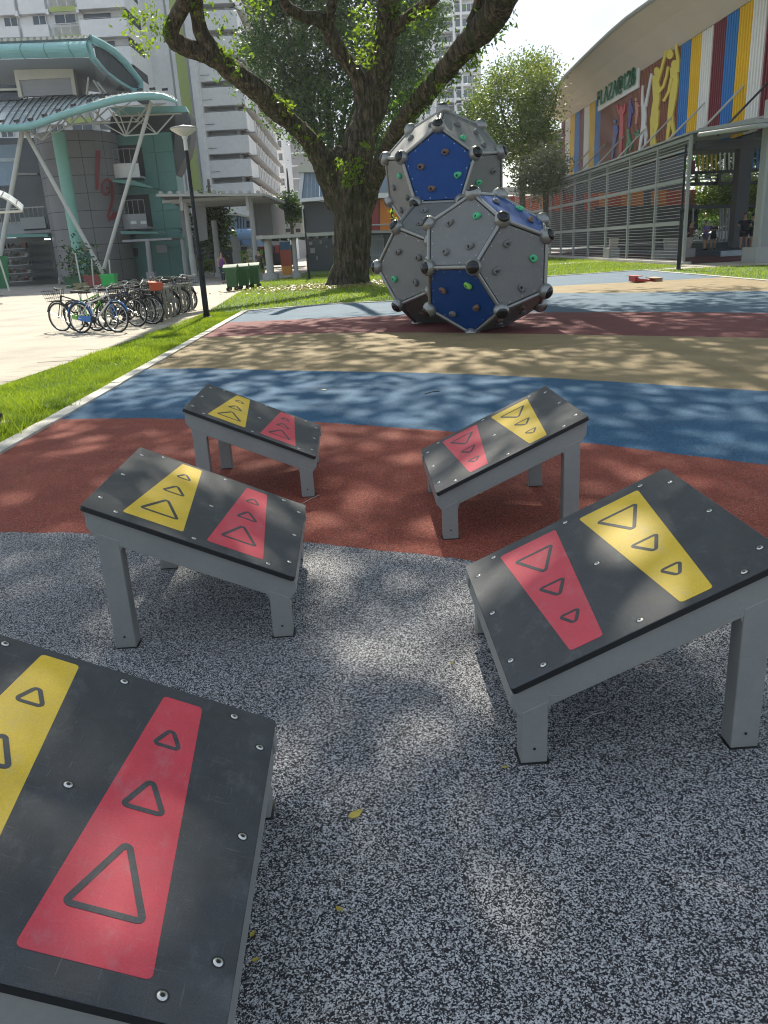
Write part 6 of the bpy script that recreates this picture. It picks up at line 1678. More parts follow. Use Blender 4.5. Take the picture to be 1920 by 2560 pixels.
# ------------------------------------------------------------------ lamp posts
M['lamp_shade'] = mat('opal lamp shade', (0.55, 0.56, 0.52), 0.4, var=0.05)
zl = Z(440, 230, 4.0)
def lamp_post(px_base, Y, hgt, label, head=True, kink=1.45):
    b_ = gp(px_base) if Y is None else at(px_base, Y)
    t = thing('lamp_post', label, 'lamp post', (b_.x, b_.y, 0), 0, 'black lamp posts')
    MB().lathe([(.075, 0), (.075, kink), (.05, kink + .08), (.045, hgt)], 14).build('pole', M['black'], t, 40)
    MB().lathe([(.16, .0), (.16, .02), (.085, .03), (.085, .10)], 12).build('base_plate', M['black'], t, 40)
    MB().lathe([(.082, kink - .06), (.092, kink - .02), (.092, kink + .03), (.06, kink + .1)], 14).build('collar', M['black'], t, 40)
    MB().box((0, -.076, .75), (.07, .01, .35)).build('hatch', M['black'], t)
    if head:
        MB().lathe([(.05, hgt), (.05, hgt + .25), (.07, hgt + .27), (.07, hgt + .33)], 12).build('neck', M['lamp_shade'], t, 40)
        MB().lathe([(.08, hgt + .32), (.14, hgt + .35), (.22, hgt + .40), (.30, hgt + .45), (.32, hgt + .48), (.29, hgt + .51), (.16, hgt + .53), (0.0, hgt + .57)], 24).build('shade', M['lamp_shade'], t, 40)
        MB().lathe([(.322, hgt + .47), (.330, hgt + .485), (.322, hgt + .50)], 24).build('rim', M['walk_grey'], t, 40)
    return t
lamp_post((517, 793), None, 3.95, 'black lamp post with pale saucer shaped head on the lawn by the bicycles')
lamp_post((1696, 675), None, 4.45, 'black post at the lawn corner in front of the mesh screen', False, 2.15)
ps = gp((838, 677)); ps.y = 44; x = at((770, 676), 44).x
lamp_post((771, 670), 45, 3.6, 'thin black post left of the big trunk in front of the dark shopfront', False, 1.2)
# dark foot of something at the left edge of the lawn
b_ = gp((10, 1062)); t = thing('lawn_marker', 'stub of a black bollard at the left edge of the picture, in weeds', 'bollard', (b_.x - .07, b_.y, 0))
MB().lathe([(.13, 0), (.13, .03), (.075, .05), (.07, .11), (.05, .13), (0, .135)], 14).build('post', M['black'], t, 40)
# ------------------------------------------------------------------ bicycles
def bike_proto():
    t = thing('bicycle', 'x', 'bicycle')
    Rw, wb = .33, 1.06
    for nm, x in (('wheel', -wb / 2), ('wheel', wb / 2)):
        w = MB().tube([(x + Rw * math.cos(a), 0, Rw + Rw * .97 * math.sin(a)) for a in np.linspace(0, 2 * math.pi, 25)[:-1]], .021, 6, closed=True).build(nm, M['black_rubber'], t, True)
        MB().tube([(x + (Rw - .032) * math.cos(a), 0, Rw + (Rw - .032) * math.sin(a)) for a in np.linspace(0, 2 * math.pi, 25)[:-1]], .010, 5, closed=True).build('rim', M['steel'], w, True)
        s = MB()
        for i in range(14):
            a = 2 * math.pi * i / 14; s.bar((x + .02 * math.cos(a), .02 * (-1) ** i, Rw), (x + (Rw - .03) * math.cos(a), 0, Rw + (Rw - .03) * math.sin(a)), .003, .003)
        s.lathe([(.022, -.045), (.022, .045)], 8, M=Matrix.Translation((x, 0, Rw)) @ Matrix.Rotation(R_(90), 4, 'X'))
        stuff(s.build('spokes', M['steel'], w))
        MB().tube([(x + (Rw + .035) * math.cos(a), 0, Rw + (Rw + .035) * math.sin(a)) for a in np.linspace(R_(20 if x > 0 else 10), R_(140 if x > 0 else 175), 10)], .018, 5).build('mudguard', M['black'], t)
    bb, sc, hd, ht = (-.08, 0, .29), (-.23, 0, .74), (.36, 0, .82), (.40, 0, .68)
    f = MB()
    for p, q, r in ((bb, sc, .018), (bb, ht, .022), ((-.20, 0, .66), hd, .016), (ht, hd, .022)): f.tube([p, q], r, 8)
    for s in (-1, 1):
        f.tube([(bb[0], .03 * s, bb[2]), (-wb / 2, .05 * s, Rw)], .010, 6); f.tube([(-.215, .02 * s, .66), (-wb / 2, .05 * s, Rw)], .009, 6)
    f.build('frame', M['bike_main'], t, 50)
    k = MB()
    for s in (-1, 1): k.tube([(.405, .03 * s, .66), (.45, .045 * s, .52), (wb / 2, .05 * s, Rw)], .011, 6)
    k.build('fork', M['bike_second'], t, 50)
    MB().prism([(-.16, -.035, .23), (-.56, -.035, .285), (-.56, -.035, .375), (-.10, -.035, .37), (-.01, -.035, .31), (-.06, -.035, .22)], (0, -.02, 0)).build('chain_guard', M['bike_second'], t)
    h = MB().tube([(.36, 0, .82), (.33, 0, .96)], .013, 6); h.tube([(.22, -.28, 1.0), (.30, -.20, 1.02), (.345, -.06, .98), (.33, 0, .96), (.345, .06, .98), (.30, .20, 1.02), (.22, .28, 1.0)], .011, 6)
    hb_ = h.build('handlebar', M['steel'], t, 50)
    for s in (-1, 1): MB().tube([(.15, .30 * s, .985), (.24, .27 * s, 1.003)], .017, 7).build('grip', M['black_rubber'], hb_)
    MB().tube([sc, (-.26, 0, .86)], .013, 6).build('seat_post', M['steel'], t)
    MB().hexa([(-.41, -.085, .86), (-.16, -.03, .865), (-.16, .03, .865), (-.41, .085, .86), (-.42, -.10, .92), (-.13, -.025, .905), (-.13, .025, .905), (-.42, .10, .92)]).build('saddle', M['black'], t)
    c = MB().lathe([(.085, -.008), (.085, .008)], 14, M=Matrix.Translation((bb[0], -.06, bb[2])) @ Matrix.Rotation(R_(90), 4, 'X'))
    c.bar((bb[0], -.09, bb[2]), (bb[0] + .06, -.09, bb[2] - .16), .02, .02); c.bar((bb[0], .09, bb[2]), (bb[0] - .06, .09, bb[2] + .16), .02, .02)
    c.box((bb[0] + .06, -.15, bb[2] - .16), (.09, .09, .025)); c.box((bb[0] - .06, .15, bb[2] + .16), (.09, .09, .025))
    c.build('crank', M['black'], t)
    bk = MB(); x0, x1 = .42, .70
    for z, e in ((.70, .0), (.78, .02), (.86, .04), (.94, .06)):
        P = [(x0 - e * .3, -.13 - e, z), (x1 + e, -.13 - e, z), (x1 + e, .13 + e, z), (x0 - e * .3, .13 + e, z)]
        for i in range(4): bk.bar(P[i], P[(i + 1) % 4], .008, .008)
    for i in range(6):
        y = -.13 + .052 * i; bk.bar((x1, y, .70), (x1 + .06, y * 1.4, .94), .005, .005); bk.bar((x0, y, .70), (x0, y * 1.4, .94), .005, .005); bk.bar((x0, y, .70), (x1, y, .70), .005, .005)
    bk.build('basket', M['black'], t)
    r = MB()
    for s in (-1, 1): r.bar((-.27, .06 * s, .70), (-.72, .06 * s, .70), .012, .012); r.bar((-.66, .06 * s, .70), (-wb / 2, .05 * s, Rw), .01, .01)
    for x in (-.35, -.5, -.7): r.bar((x, -.06, .70), (x, .06, .70), .012, .012)
    r.build('rack', M['black'], t)
    return t
M['bike_main'] = mat('bike frame paint', (0.03, 0.03, 0.03), .35); M['bike_second'] = mat('bike second paint', (0.03, 0.03, 0.03), .35)
BM = {k: mat('bike paint ' + k, c, .35, var=.06) for k, c in dict(black=(0.018, 0.018, 0.02), white=(0.62, 0.62, 0.62), blue=(0.03, 0.15, 0.42), navy=(0.02, 0.03, 0.10), silver=(0.35, 0.36, 0.37), green=(0.14, 0.42, 0.05), red=(0.45, 0.07, 0.04), grey=(0.12, 0.12, 0.125)).items()}
random.seed(21)
bp0 = bike_proto(); BG = 'bicycles parked in a row on the forecourt'
x0 = gp((212, 838)); 
specs = [('white', 'blue', -6.02, 17.95, 0.06, 'white bicycle with blue rear mudguard and chain guard at the front of the row'),
         ('green', 'green', -6.35, 18.5, 0.02, 'bicycle with green frame second from the front, saddle raised'),
         ('black', 'black', -6.75, 18.75, 3.20, 'black bicycle with pale rear wheel sticking out farthest left'),
         ('navy', 'grey', -5.95, 19.3, 0.08, 'navy bicycle behind the white and blue one'),
         ('black', 'black', -5.75, 19.7, 0.30, 'dark bicycle carrying the red orange bag in its front basket'),
         ('black', 'silver', -5.9, 20.3, 3.10, 'black bicycle with silver fork in the middle of the row'),
         ('grey', 'black', -5.85, 20.8, 0.15, 'grey bicycle with black fork behind the red bag'),
         ('white', 'white', -5.25, 20.6, -1.05, 'white framed bicycle turned towards the lawn'),
         ('black', 'black', -5.8, 21.4, 3.2, 'black bicycle just behind the white turned one'),
         ('navy', 'navy', -5.6, 22.0, 0.1, 'navy bicycle half hidden behind the middle of the row'),
         ('black', 'grey', -5.7, 22.6, 3.05, 'black bicycle with grey chain guard past the middle of the row'),
         ('silver', 'black', -5.6, 23.2, 0.1, 'silver bicycle standing among the rack posts'),
         ('blue', 'blue', -5.75, 23.9, 3.2, 'blue bicycle near the far end of the row'),
         ('grey', 'grey', -5.6, 24.4, 0.05, 'grey bicycle second from the far end'),
         ('black', 'black', -5.35, 24.9, -1.15, 'black bicycle at the far end of the row, front wheel towards the lawn')]
for i, (a, c, x, y, rz, lab) in enumerate(specs):
    o = bp0 if i == 0 else copy_tree(bp0)
    o.location = (x - .34 + (.18 if i < 6 else .0), y + .35, -.012); o.rotation_euler = (R_(random.uniform(-5, 5)), 0, (rz - .52 if rz > -.9 else rz) + random.uniform(-.07, .07)); tag(o, lab, 'bicycle', BG)
    for ch in o.children:
        for key, m_ in (('bike_main', BM[a]), ('bike_second', BM[c])):
            if ch.data.materials and ch.data.materials[0] == M[key]:
                ch.material_slots[0].link = 'OBJECT'; ch.material_slots[0].material = m_
        if ch.name.startswith('mudguard'):
            ch.material_slots[0].link = 'OBJECT'; ch.material_slots[0].material = BM['blue' if i == 0 else 'black']
    if a in ('green', 'grey') or i in (4, 7):
        pass
bag = thing('bag', 'red orange bag lying in a bicycle basket in the row', 'bag', (-5.75 + .53, 19.86, .78), .3)
MB().hexa([(-.12, -.16, 0), (.16, -.15, 0), (.15, .15, 0), (-.11, .14, 0), (-.14, -.18, .2), (.2, -.17, .16), (.18, .17, .19), (-.13, .16, .23)]).build('pouch', mat('red orange cloth', (0.48, 0.09, 0.04), .7, var=.1), bag)
MB().tube([(-.1, 0, .2), (-.02, 0, .3), (.1, 0, .2)], .012, 6).build('handle', mat('dark strap', (0.1, 0.03, 0.02), .7), bag)
M['rack'] = mat('pale weathered rack steel', (0.30, 0.28, 0.23), .55, var=.15, scale=8)
rk = thing('bicycle_rack', 'low rack of pale steel posts and flat bars among the bicycles', 'bicycle rack', (-5.35, 22.4, 0))
for i in range(9):
    y = -1.7 + i * .45
    MB().box((0, y, .38), (.07, .05, .76)).build('post', M['rack'], rk)
    MB().box((-.18, y, .77), (.55, .07, .03)).build('flat_bar', M['rack'], rk)
    MB().box((-.42, y, .38), (.05, .04, .74)).build('post', M['rack'], rk)
MB().box((-.2, 0.1, .05), (.06, 4.2, .05)).build('floor_rail', M['rack'], rk)
# ------------------------------------------------------------------ green bins
M['bin'] = mat('green bin plastic', (0.025, 0.105, 0.035), .42, var=.1, scale=3); M['bin_lid'] = mat('green bin lid', (0.03, 0.09, 0.04), .65, var=.08, scale=3)
def bin_():
    t = thing('wheeled_bin', 'x', 'bin')
    w0, d0, w1, d1, h = .20, .30, .245, .36, .98
    MB().hexa([(-w0, -d0, .16), (w0, -d0, .16), (w0, d0, .16), (-w0, d0, .16), (-w1, -d1, h), (w1, -d1, h), (w1, d1, h), (-w1, d1, h)]).build('body', M['bin'], t)
    rb = MB()
    for i in range(5):
        x = (-.5 + i * .25) * .36; rb.hexa([(x - .018, -d0 - .02, .2), (x + .018, -d0 - .02, .2), (x + .03, -d0 + .03, .2), (x - .03, -d0 + .03, .2), (x * 1.0 - .03, -d1 - .01, h - .15), (x * 1.0 + .03, -d1 - .01, h - .15), (x * 1.0 + .03, -d1 + .04, h - .15), (x * 1.0 - .03, -d1 + .04, h - .15)])
    stuff(rb.build('ribs', M['bin'], t))
    MB().bx(-w1 - .05, w1 + .05, -d1 - .05, d1 + .05, h - .13, h - .02).build('rim', M['bin'], t)
    l = MB(); n = 8
    for i in range(n):
        a, b = -d1 - .06 + (2 * d1 + .12) * i / n, -d1 - .06 + (2 * d1 + .12) * (i + 1) / n; za_, zb_ = h + .12 * math.sin(math.pi * i / n) + .01, h + .12 * math.sin(math.pi * (i + 1) / n) + .01
        l.hexa([(-w1 - .05, a, h - .01), (w1 + .05, a, h - .01), (w1 + .05, b, h - .01), (-w1 - .05, b, h - .01), (-w1 - .05, a, za_), (w1 + .05, a, za_), (w1 + .05, b, zb_), (-w1 - .05, b, zb_)])
    l.build('lid', M['bin_lid'], t)
    for sx_ in (-1, 1):
        for sy in (-1, 1):
            MB().lathe([(.09, -.03), (.09, .03)], 14, M=Matrix.Translation((sx_ * .17, sy * .28, .09)) @ Matrix.Rotation(R_(90), 4, 'X')).build('wheel', M['black_rubber'], t)
            MB().box((sx_ * .17, sy * .28, .14), (.06, .09, .07)).build('fork', M['black'], t)
    MB().tube([(-w1 - .08, -d1 + .1, h - .2), (-w1 - .13, -d1 + .1, h - .2), (-w1 - .13, d1 - .1, h - .2), (-w1 - .08, d1 - .1, h - .2)], .02, 6).build('handle', M['bin'], t)
    return t
b0 = bin_(); zb7 = Z(400, 460, 4.6083)
pb0 = gp(zb7(845, 1228))
for i, (x, y, rz, lab) in enumerate(((pb0.x, pb0.y, 0.02, 'green wheeled bin nearest of the three on the forecourt'), (pb0.x + .33, pb0.y + 1.1, 0.05, 'green wheeled bin in the middle of the three'), (pb0.x + .66, pb0.y + 2.3, 0.04, 'green wheeled bin farthest of the three, by the walkway post'))):
    o = b0 if i == 0 else copy_tree(b0); o.location = (x, y, -.012); o.rotation_euler = (0, 0, rz); tag(o, lab, 'bin', 'green wheeled bins')
# tall orange cabinet with a blue top
p = at(zw(1462, 1020), 56); t = thing('recycling_box', 'tall cabinet with orange foot, rust red middle and blue top beside a walkway post', 'cabinet', (p.x, 56, 0))
hh = at(zw(1450, 665), 56).z
M['cab_o'] = mat('orange cabinet', (0.50, 0.22, 0.03), .5, var=.08); M['cab_r'] = mat('rust red cabinet', (0.32, 0.06, 0.03), .5, var=.12); M['cab_b'] = mat('blue cabinet', (0.03, 0.09, 0.16), .5, var=.1)
for nm, z0, z1, m_, w_ in (('foot', 0, hh * .27, 'cab_o', .31), ('middle', hh * .27, hh * .76, 'cab_r', .34), ('top', hh * .76, hh, 'cab_b', .33)): MB().bx(-w_, w_, 0, .8, z0, z1).build(nm, M[m_], t)
# green banner with white script
p = at(zw(1045, 900), 66); zt1, zb1 = at(zw(1045, 762), 66).z, at(zw(1045, 915), 66).z
t = thing('banner', 'upright lime green banner with white marks above the bins', 'banner', (p.x, 66, 0)); w_ = 1.05
MB().bx(-w_, w_, 0, .08, zb1 - 1.2, zt1).build('cloth', mat('lime banner cloth', (0.16, 0.36, 0.05), .7, var=.3, scale=.8), t)
MB().tube([(-w_, .04, 0), (-w_, .04, zt1 + .1)], .05, 8).build('pole', M['walk_grey'], t)
sg = MB(); zz = zb1 + .2
for i, st in enumerate(([(0, .9), (.25, 1), (.3, .8), (0, .55), (.3, .5)], [(.05, .42), (.3, .4), (.1, .2), (.35, .15)], [(.05, .05), (.3, 0), (.15, -.1), (.3, -.15)])):
    P = [Vector((u * 1.2 - .2, -.03, zb1 + .3 + v * (zt1 - zb1) * .75)) for u, v in st]
    sg.tube(P, .10, 6)
sg.build('script_mark', M['white'], t)
# plants, pots and baskets at the food centre corner
M['pot_g'] = mat('green pot', (0.05, 0.14, 0.07), .6); M['pot_r'] = mat('faded red crate', (0.30, 0.07, 0.07), .6, var=.2, scale=8); M['pot_green'] = mat('bright green crate', (0.03, 0.48, 0.10), .45); M['stone'] = mat('mossy stone', (0.22, 0.20, 0.11), .9, var=.35, scale=6)
def crate(px, py, Y, w, h, m_, nm, lab, cat):
    p = at(yB(px, py), Y); t = thing(nm, lab, cat, (p.x, Y, -.01))
    b = MB(); k = .86
    b.hexa([(-w * k, -.3, 0), (w * k, -.3, 0), (w * k, .3, 0), (-w * k, .3, 0), (-w, -.36, h), (w, -.36, h), (w, .36, h), (-w, .36, h)]); b.build('body', M[m_], t)
    MB().bx(-w - .04, w + .04, -.4, .4, h - .07, h + .02).build('rim', M[m_], t)
    return t, p
crate(1090, 1398, 50, .42, .78, 'pot_green', 'crate', 'bright green plastic crate by the foot of the strut column', 'crate')
crate(975, 1400, 52, .75, .75, 'pot_r', 'crate', 'faded red crate beside the green one', 'crate')
t, p = crate(740, 1405, 54, .55, .7, 'pot_g', 'plant_pot', 'green pot holding the tall bushy plant by the mint column', 'plant pot')
pr = np.random.default_rng(9)
for (qx, qy, n_, s_, Y, lab) in ((770, 1190, 420, .75, 54, 'tall dark potted plant growing by the mint column'), (965, 1310, 90, .35, 52, 'small dry plant in the faded red crate')):
    c = np.array(at(yB(qx, qy), Y)); tt = thing('potted_plant', lab, 'plant', (c[0], Y, .6))
    P = c + pr.normal(size=(n_, 3)) * np.array((s_ * .75, s_ * .5, s_)); leaves('foliage', P - np.array(tt.location), .26, M['leaf_rear'], tt, .45, 5)
    MB().tube([(0, 0, 0), (.1, 0, c[2] - .6)], .04, 6).build('stem', M['bark_grey'], tt)
sp_ = gp(yB(808, 1445)); t = thing('stone_block', 'mossy stone block holding a slim white stake in front of the plants', 'stone', (sp_.x, sp_.y, -.01))
MB().hexa([(-.42, -.3, 0), (.42, -.28, 0), (.4, .3, 0), (-.4, .3, 0), (-.36, -.24, .42), (.38, -.22, .46), (.34, .24, .44), (-.34, .24, .40)]).build('block', M['stone'], t)
for i, ((xa_, ya_), (xb_, yb_), Y, lab) in enumerate((((742, 1075), (802, 1390), sp_.y, 'slim white stake standing in the mossy stone block'), ((902, 1130), (925, 1400), 50, 'slim white stake left of the strut column foot'), ((1075, 1140), (1092, 1320), 50, 'slim white stake behind the bright green crate'))):
    a_, c_ = at(yB(xa_, ya_), Y), at(yB(xb_, yb_), Y); t = thing('stake', lab, 'stake', (c_.x, Y, max(0, c_.z - .05)), 0, 'white stakes by the plants'); MB().tube([(0, 0, 0), tuple(a_ - c_)], .045, 8).build('shaft', M['pipe'], t); MB().lathe([(.06, 0), (.05, .03), (0, .05)], 8, tuple(a_ - c_)).build('tip', M['pipe'], t)
# glass domed shelter cut by the left edge
t = thing('domed_shelter', 'clear domed shelter roof with green side cloth at the left edge', 'shelter', (0, 0, 0)); Y = 40
dm = MB(); P = [(-260, 520), (-120, 498), (-40, 505), (20, 522), (90, 560), (160, 610), (220, 660)]
for (a_, b_) in zip(P[:-1], P[1:]):
    A_, B_ = at(yB(*a_), Y), at(yB(*b_), Y); dm.hexa([A_, B_, B_ + Vector((-.5, 1.5, .3)), A_ + Vector((-.5, 1.5, .3)), A_ + Vector((0, 0, .06)), B_ + Vector((0, 0, .06)), B_ + Vector((-.5, 1.5, .36)), A_ + Vector((-.5, 1.5, .36))])
dm.build('dome_sheet', mat('clear roof sheet', (0.62, 0.68, 0.70), .2, var=.08, scale=1, spec=.7), t, 60)
MB().tube([at(yB(*q), Y - .05) for q in P], .05, 6).build('rim', M['pipe'], t); MB().tube([at(yB(-260, 690), Y), at(yB(222, 662), Y)], .06, 6).build('tie_bar', M['pipe'], t)
for k in (3, 5): MB().tube([at(yB(*P[k]), Y) + Vector((-.5 * u, u * 1.5, .06 + .3 * u)) for u in (0, .5, 1)], .03, 5).build('rib', M['black'], t)
MB().hexa([at(yB(*q), Yq) for q, Yq in (((-220, 1440), 47), ((95, 1425), 47), ((95, 1425), 48), ((-220, 1440), 48), ((-200, 1110), 47), ((75, 1105), 47), ((75, 1105), 48), ((-200, 1110), 48))]).build('side_cloth', mat('green cloth', (0.015, 0.13, 0.05), .7, var=.15), t)
MB().tube([at(yB(-5, 1140), 46), at(yB(92, 1450), 46)], .05, 8).build('pole', M['pipe'], t)
# red rocking toy
rp_ = gp((1612, 704)); t = thing('balance_toy', 'low red and tan balance toy on the far sand coloured ground', 'play equipment', (rp_.x, rp_.y, 0))
M['toy_r'] = mat('toy red', (0.42, 0.045, 0.04), .5, var=.08); M['toy_t'] = mat('toy tan', (0.36, 0.22, 0.13), .6, var=.1)
zz = lambda x, y: (1500 + x / 3.95, 480 + y / 3.95)
k_ = lambda x, y: at(zz(x, y), rp_.y) - Vector((rp_.x, rp_.y, 0))
def slab(name, x0, x1, yt, yb, d, m_): 
    a_, b_ = k_(x0, yb), k_(x1, yt); MB().bx(a_.x, b_.x, -d, d, max(0.004, a_.z), b_.z).build(name, M[m_], t)
slab('block', 515, 580, 846, 908, .35, 'toy_t'); slab('plank', 490, 583, 840, 854, .38, 'toy_t'); slab('plank', 302, 388, 822, 834, .34, 'toy_r'); slab('block', 312, 346, 834, 884, .3, 'toy_r')
MB().tube([k_(330, 850), k_(400, 878), k_(470, 880), k_(520, 872)], .06, 8).build('curved_bar', M['toy_r'], t)
MB().bar(k_(335, 862) + Vector((0, -.25, 0)), k_(425, 866) + Vector((0, -.25, 0)), .3, .06).build('plank', M['toy_r'], t)
MB().bar(k_(320, 880), k_(520, 902), .1, .06).build('base_bar', M['toy_t'], t)
# parked car beyond the hall
c_ = at(z5_(1225, 470), 84); t = thing('parked_car', 'white parked car beyond the far railing of the hall', 'car', (c_.x, 84, .02))
pr_ = [(-2.1, .3), (-2.15, .75), (-1.9, .95), (-1.2, 1.05), (-.6, 1.5), (.7, 1.52), (1.4, 1.05), (2.05, .95), (2.15, .7), (2.1, .3)]
MB().prism([(x, -.85, z) for x, z in pr_], (0, 1.7, 0)).build('body', M['white'], t)
MB().prism([(x, -.87, z) for x, z in [(-1.05, 1.06), (-.55, 1.44), (.65, 1.46), (1.2, 1.08)]], (0, 1.74, 0)).build('window', M['glass'], t)
for x in (-1.3, 1.35):
    for y in (-.8, .8):
        w = MB().lathe([(.32, -.1), (.32, .1)], 16, M=Matrix.Translation((x, y, .3)) @ Matrix.Rotation(R_(90), 4, 'X')).build('wheel', M['black_rubber'], t); MB().lathe([(.2, -.11), (.2, .11)], 12, M=Matrix.Translation((x, y, .3)) @ Matrix.Rotation(R_(90), 4, 'X')).build('rim', M['steel'], w)

# ------------------------------------------------------------------ people
M['skin'] = mat('skin', (0.36, 0.20, 0.13), .55, var=.06, scale=6); M['hair'] = mat('dark hair', (0.012, 0.010, 0.009), .6)
def skinned(name, V, E, Rr, m_, par, sub=2, root=0):
    me = bpy.data.meshes.new(name); me.from_pydata(V, E, []); me.materials.append(m_)
    o = link(name, me, par); md = o.modifiers.new('skin', 'SKIN')
    if not me.skin_vertices: raise RuntimeError('no skin layer')
    for i, r in enumerate(Rr):
        me.skin_vertices[0].data[i].radius = r if isinstance(r, tuple) else (r, r)
        me.skin_vertices[0].data[i].use_root = (i == root)
    md.use_smooth_shade = True; md.branch_smoothing = 0.6
    s = o.modifiers.new('sub', 'SUBSURF'); s.levels = s.render_levels = sub
    return o
def person(loc, rz, h, label, top, legs, stride=.0, sleeves=True, shorts=False, arm=(.0, .0), build=1.0, hair='short', group=None, skin='skin', tank=False, elbow=.1):
    t = thing('person', label, 'person', loc, rz, group); k = h / 1.72; B = build
    # front is -Y
    hip, knee, ank = .90, .49, .085
    def leg(s, st):
        fx = .095 * B * s
        return [(fx, 0, hip - .04), (fx * 1.05, -st * .45 - .02, knee), (fx * 1.05, -st * .75 + .05 * (st < 0), ank + (.05 if st < 0 else 0)), (fx * 1.2, -st * .75 - .16 + .02 * (st < 0), .035)]
    def arm_(s, sw):
        return [(.175 * B * s, 0, 1.40), (.235 * B * s, .02 - sw * .12, 1.12), (.25 * B * s, -.06 - sw * .3 - elbow, .90 + elbow * .9), (.25 * B * s, -.09 - sw * .36 - elbow * 1.3, .80 + elbow * 1.2)]
    V = [(0, 0, .93), (0, .01, 1.12), (0, .01, 1.34), (0, .0, 1.46), (0, -.015, 1.54), (0, -.02, 1.63), (0, -.01, 1.70)]
    Rr = [(.15 * B, .105 * B), (.13 * B, .095 * B), (.165 * B, .105 * B), (.06, .06), (.052, .055), (.075, .095), (.06, .07)]
    E = [(0, 1), (1, 2), (2, 3), (3, 4), (4, 5), (5, 6)]
    for s, st in ((-1, stride), (1, -stride)):
        n = len(V); V += leg(s, st); Rr += [(.085 * B, .09 * B), .056 * B, .038, (.045, .035)]; E += [(0, n), (n, n + 1), (n + 1, n + 2), (n + 2, n + 3)]
    for s, sw in ((-1, arm[0]), (1, arm[1])):
        n = len(V); V += arm_(s, sw); Rr += [.052 * B, .042 * B, .030, (.038, .022)]; E += [(2, n), (n, n + 1), (n + 1, n + 2), (n + 2, n + 3)]
    sc = lambda P: [(x * k, y * k, z * k) for x, y, z in P]
    sr = lambda P: [tuple(q * k for q in (r if isinstance(r, tuple) else (r, r))) for r in P]
    body = skinned('body', sc(V), E, sr(Rr), M[skin], t)
    # nose and ears as tiny forms, hair cap
    MB().lathe([(0.0, -.012), (.014, -.006), (.010, .012), (0, .02)], 8, M=Matrix.Translation((0, -.112 * k, 1.622 * k)) @ Matrix.Scale(k, 4)).build('nose', M[skin], t, True)
    hb2 = MB().lathe([(.088 * math.cos(a) * 1.0, .115 * math.sin(a)) for a in np.linspace(-.35, 1.5, 8)] + [(0, .116)], 14)
    hb2.v = [(x * k * .95, (y + .012) * k * 1.1, (z + 1.645) * k) for x, y, z in hb2.v]; hb2.f = [f for f in hb2.f]; hb2.build('hair', M['hair'], t, True)
    if hair == 'long': MB().lathe([(.05, 0), (.07, .1), (.06, .24)], 10, M=Matrix.Translation((0, .075 * k, 1.44 * k)) @ Matrix.Scale(k, 4)).build('hair', M['hair'], t, True)
    g = 1.14
    tv = [(0, 0, .83), (0, .01, 1.08), (0, .01, 1.38)]; tr = [(.190 * B, .145 * B), (.170 * B, .132 * B), (.198 * B, .138 * B)]; te = [(0, 1), (1, 2)]
    if not tank:
        for s, sw in ((-1, arm[0]), (1, arm[1])):
            A = arm_(s, sw); n = len(tv); m2 = tuple(A[0][i] * .25 + A[1][i] * .75 for i in range(3)); tv += [A[0], m2]; tr += [.075 * B, .070 * B]; te += [(2, n), (n, n + 1)]
    else:
        for s in (-1, 1):
            n = len(tv); tv += [(.10 * B * s, 0, 1.45)]; tr += [.062]; te += [(2, n)]
    skinned('shirt', sc(tv), te, sr(tr), top, t)
    lv = [(0, 0, .93)]; lr_ = [(.165 * B, .118 * B)]; le = []
    for s, st in ((-1, stride), (1, -stride)):
        L = leg(s, st); n = len(lv); lv += [L[0]]; lr_ += [(.10 * B, .105 * B)]; le += [(0, n)]
        if shorts:
            lv += [tuple(L[0][i] * .22 + L[1][i] * .78 for i in range(3))]; lr_ += [.082 * B]; le += [(n, n + 1)]
        else:
            lv += [L[1], tuple(L[1][i] * .1 + L[2][i] * .9 for i in range(3))]; lr_ += [.070 * B, .055]; le += [(n, n + 1), (n + 1, n + 2)]
    skinned('trousers' if not shorts else 'shorts', sc(lv), le, sr(lr_), legs, t)
    for s, st in ((-1, stride), (1, -stride)):
        L = leg(s, st); p, q = Vector(L[2]), Vector(L[3])
        MB().tube([((p + Vector((0, .05, -.045))) * k), ((p.lerp(q, .5) + Vector((0, 0, -.02))) * k), ((q + Vector((0, -.03, .005))) * k)], [.042 * k, .046 * k, .034 * k], 8).build('shoe', M['black'], t, True)
    return t
cl_ = lambda n, c: mat(n, c, .8, var=.12, scale=8)
pw_ = gp((560, 706)); person((at((559, 700), 46.5).x, 46.5, -.01), .35, 1.66, 'walking person in a purple tank top and dark leggings behind the bins', cl_('purple cloth', (0.13, 0.035, 0.19)), cl_('dark leggings', (0.02, 0.03, 0.05)), .35, tank=True, arm=(.5, -.5), hair='long', elbow=.12)
person((at(zw(1160, 1000), 48.6).x, 48.6, -.01), 2.9, 1.72, 'person in a dark brown shirt and shorts walking away by the walkway post', cl_('brown cloth', (0.07, 0.055, 0.045)), cl_('dark green shorts', (0.05, 0.06, 0.05)), .22, shorts=True, arm=(.2, -.2))
person((at(zw(990, 1000), 52).x, 52, -.01), 1.7, 1.62, 'person in black bending behind the bins beside the green banner', cl_('black cloth', (0.015, 0.017, 0.018)), cl_('black trousers', (0.02, 0.02, 0.022)), .1, elbow=.3)
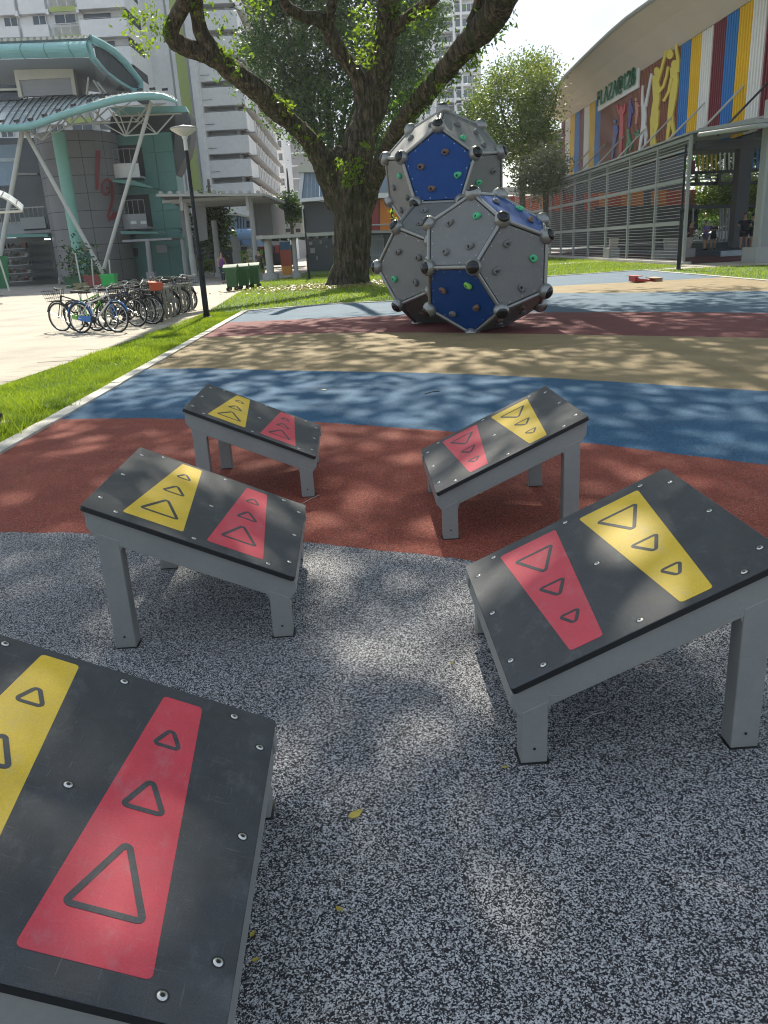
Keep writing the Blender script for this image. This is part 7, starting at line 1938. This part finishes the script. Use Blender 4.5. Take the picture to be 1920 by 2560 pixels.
dk = cl_('navy cloth', (0.012, 0.014, 0.024))
FZ = .34
person((at(z5_(1412, 540), 42.2).x, 42.2, FZ), -.5, 1.74, 'person in dark loose shirt and shorts leaning by the big hall column', dk, cl_('black shorts', (0.015, 0.015, 0.018)), .1, shorts=True, build=1.18, elbow=.32, arm=(.5, .5))
person((at(z5_(1490, 540), 42.6).x, 42.6, FZ), .6, 1.70, 'person in dark shirt, right one of the pair by the hall column', dk, cl_('black trousers thin', (0.015, 0.015, 0.018)), .1, shorts=True, build=1.1, elbow=.2)
person((at(z5_(1035, 540), 45.5).x, 45.5, FZ), .3, 1.52, 'person in a violet shirt with raised elbow standing in the hall', cl_('violet cloth', (0.13, 0.10, 0.27)), cl_('grey shorts', (0.10, 0.09, 0.12)), .08, shorts=True, build=1.12, arm=(.9, .1), elbow=.3)
person((at(z5_(1112, 540), 45.9).x, 45.9, FZ), -.6, 1.48, 'person in a dark teal shirt right of the violet shirt', cl_('teal cloth', (0.03, 0.055, 0.065)), cl_('dark shorts', (0.03, 0.03, 0.035)), .1, shorts=True, elbow=.2)
person((at(z5_(885, 540), 44.6).x, 44.6, FZ), .2, 1.50, 'person in a dull maroon shirt close to the black post', cl_('maroon cloth', (0.10, 0.045, 0.045)), cl_('brown shorts', (0.08, 0.06, 0.05)), .06, shorts=True, build=1.12, elbow=.2)
# ------------------------------------------------------------------ thin haze in the air
HAZE = 0.00035
hz = MB().bx(-130, 130, -12, 260, -1.2, 110).build('haze', [])
hm = bpy.data.materials.new('haze'); hm.use_nodes = True
hn = hm.node_tree.nodes; hn.clear()
ho = hn.new('ShaderNodeOutputMaterial'); hv = hn.new('ShaderNodeVolumePrincipled')
hv.inputs['Color'].default_value = (0.93, 0.96, 1.0, 1); hv.inputs['Density'].default_value = HAZE; hv.inputs['Anisotropy'].default_value = 0.35
hm.node_tree.links.new(hv.outputs[0], ho.inputs['Volume'])
hz.data.materials.append(hm); stuff(hz)
SC.cycles.volume_bounces = 0
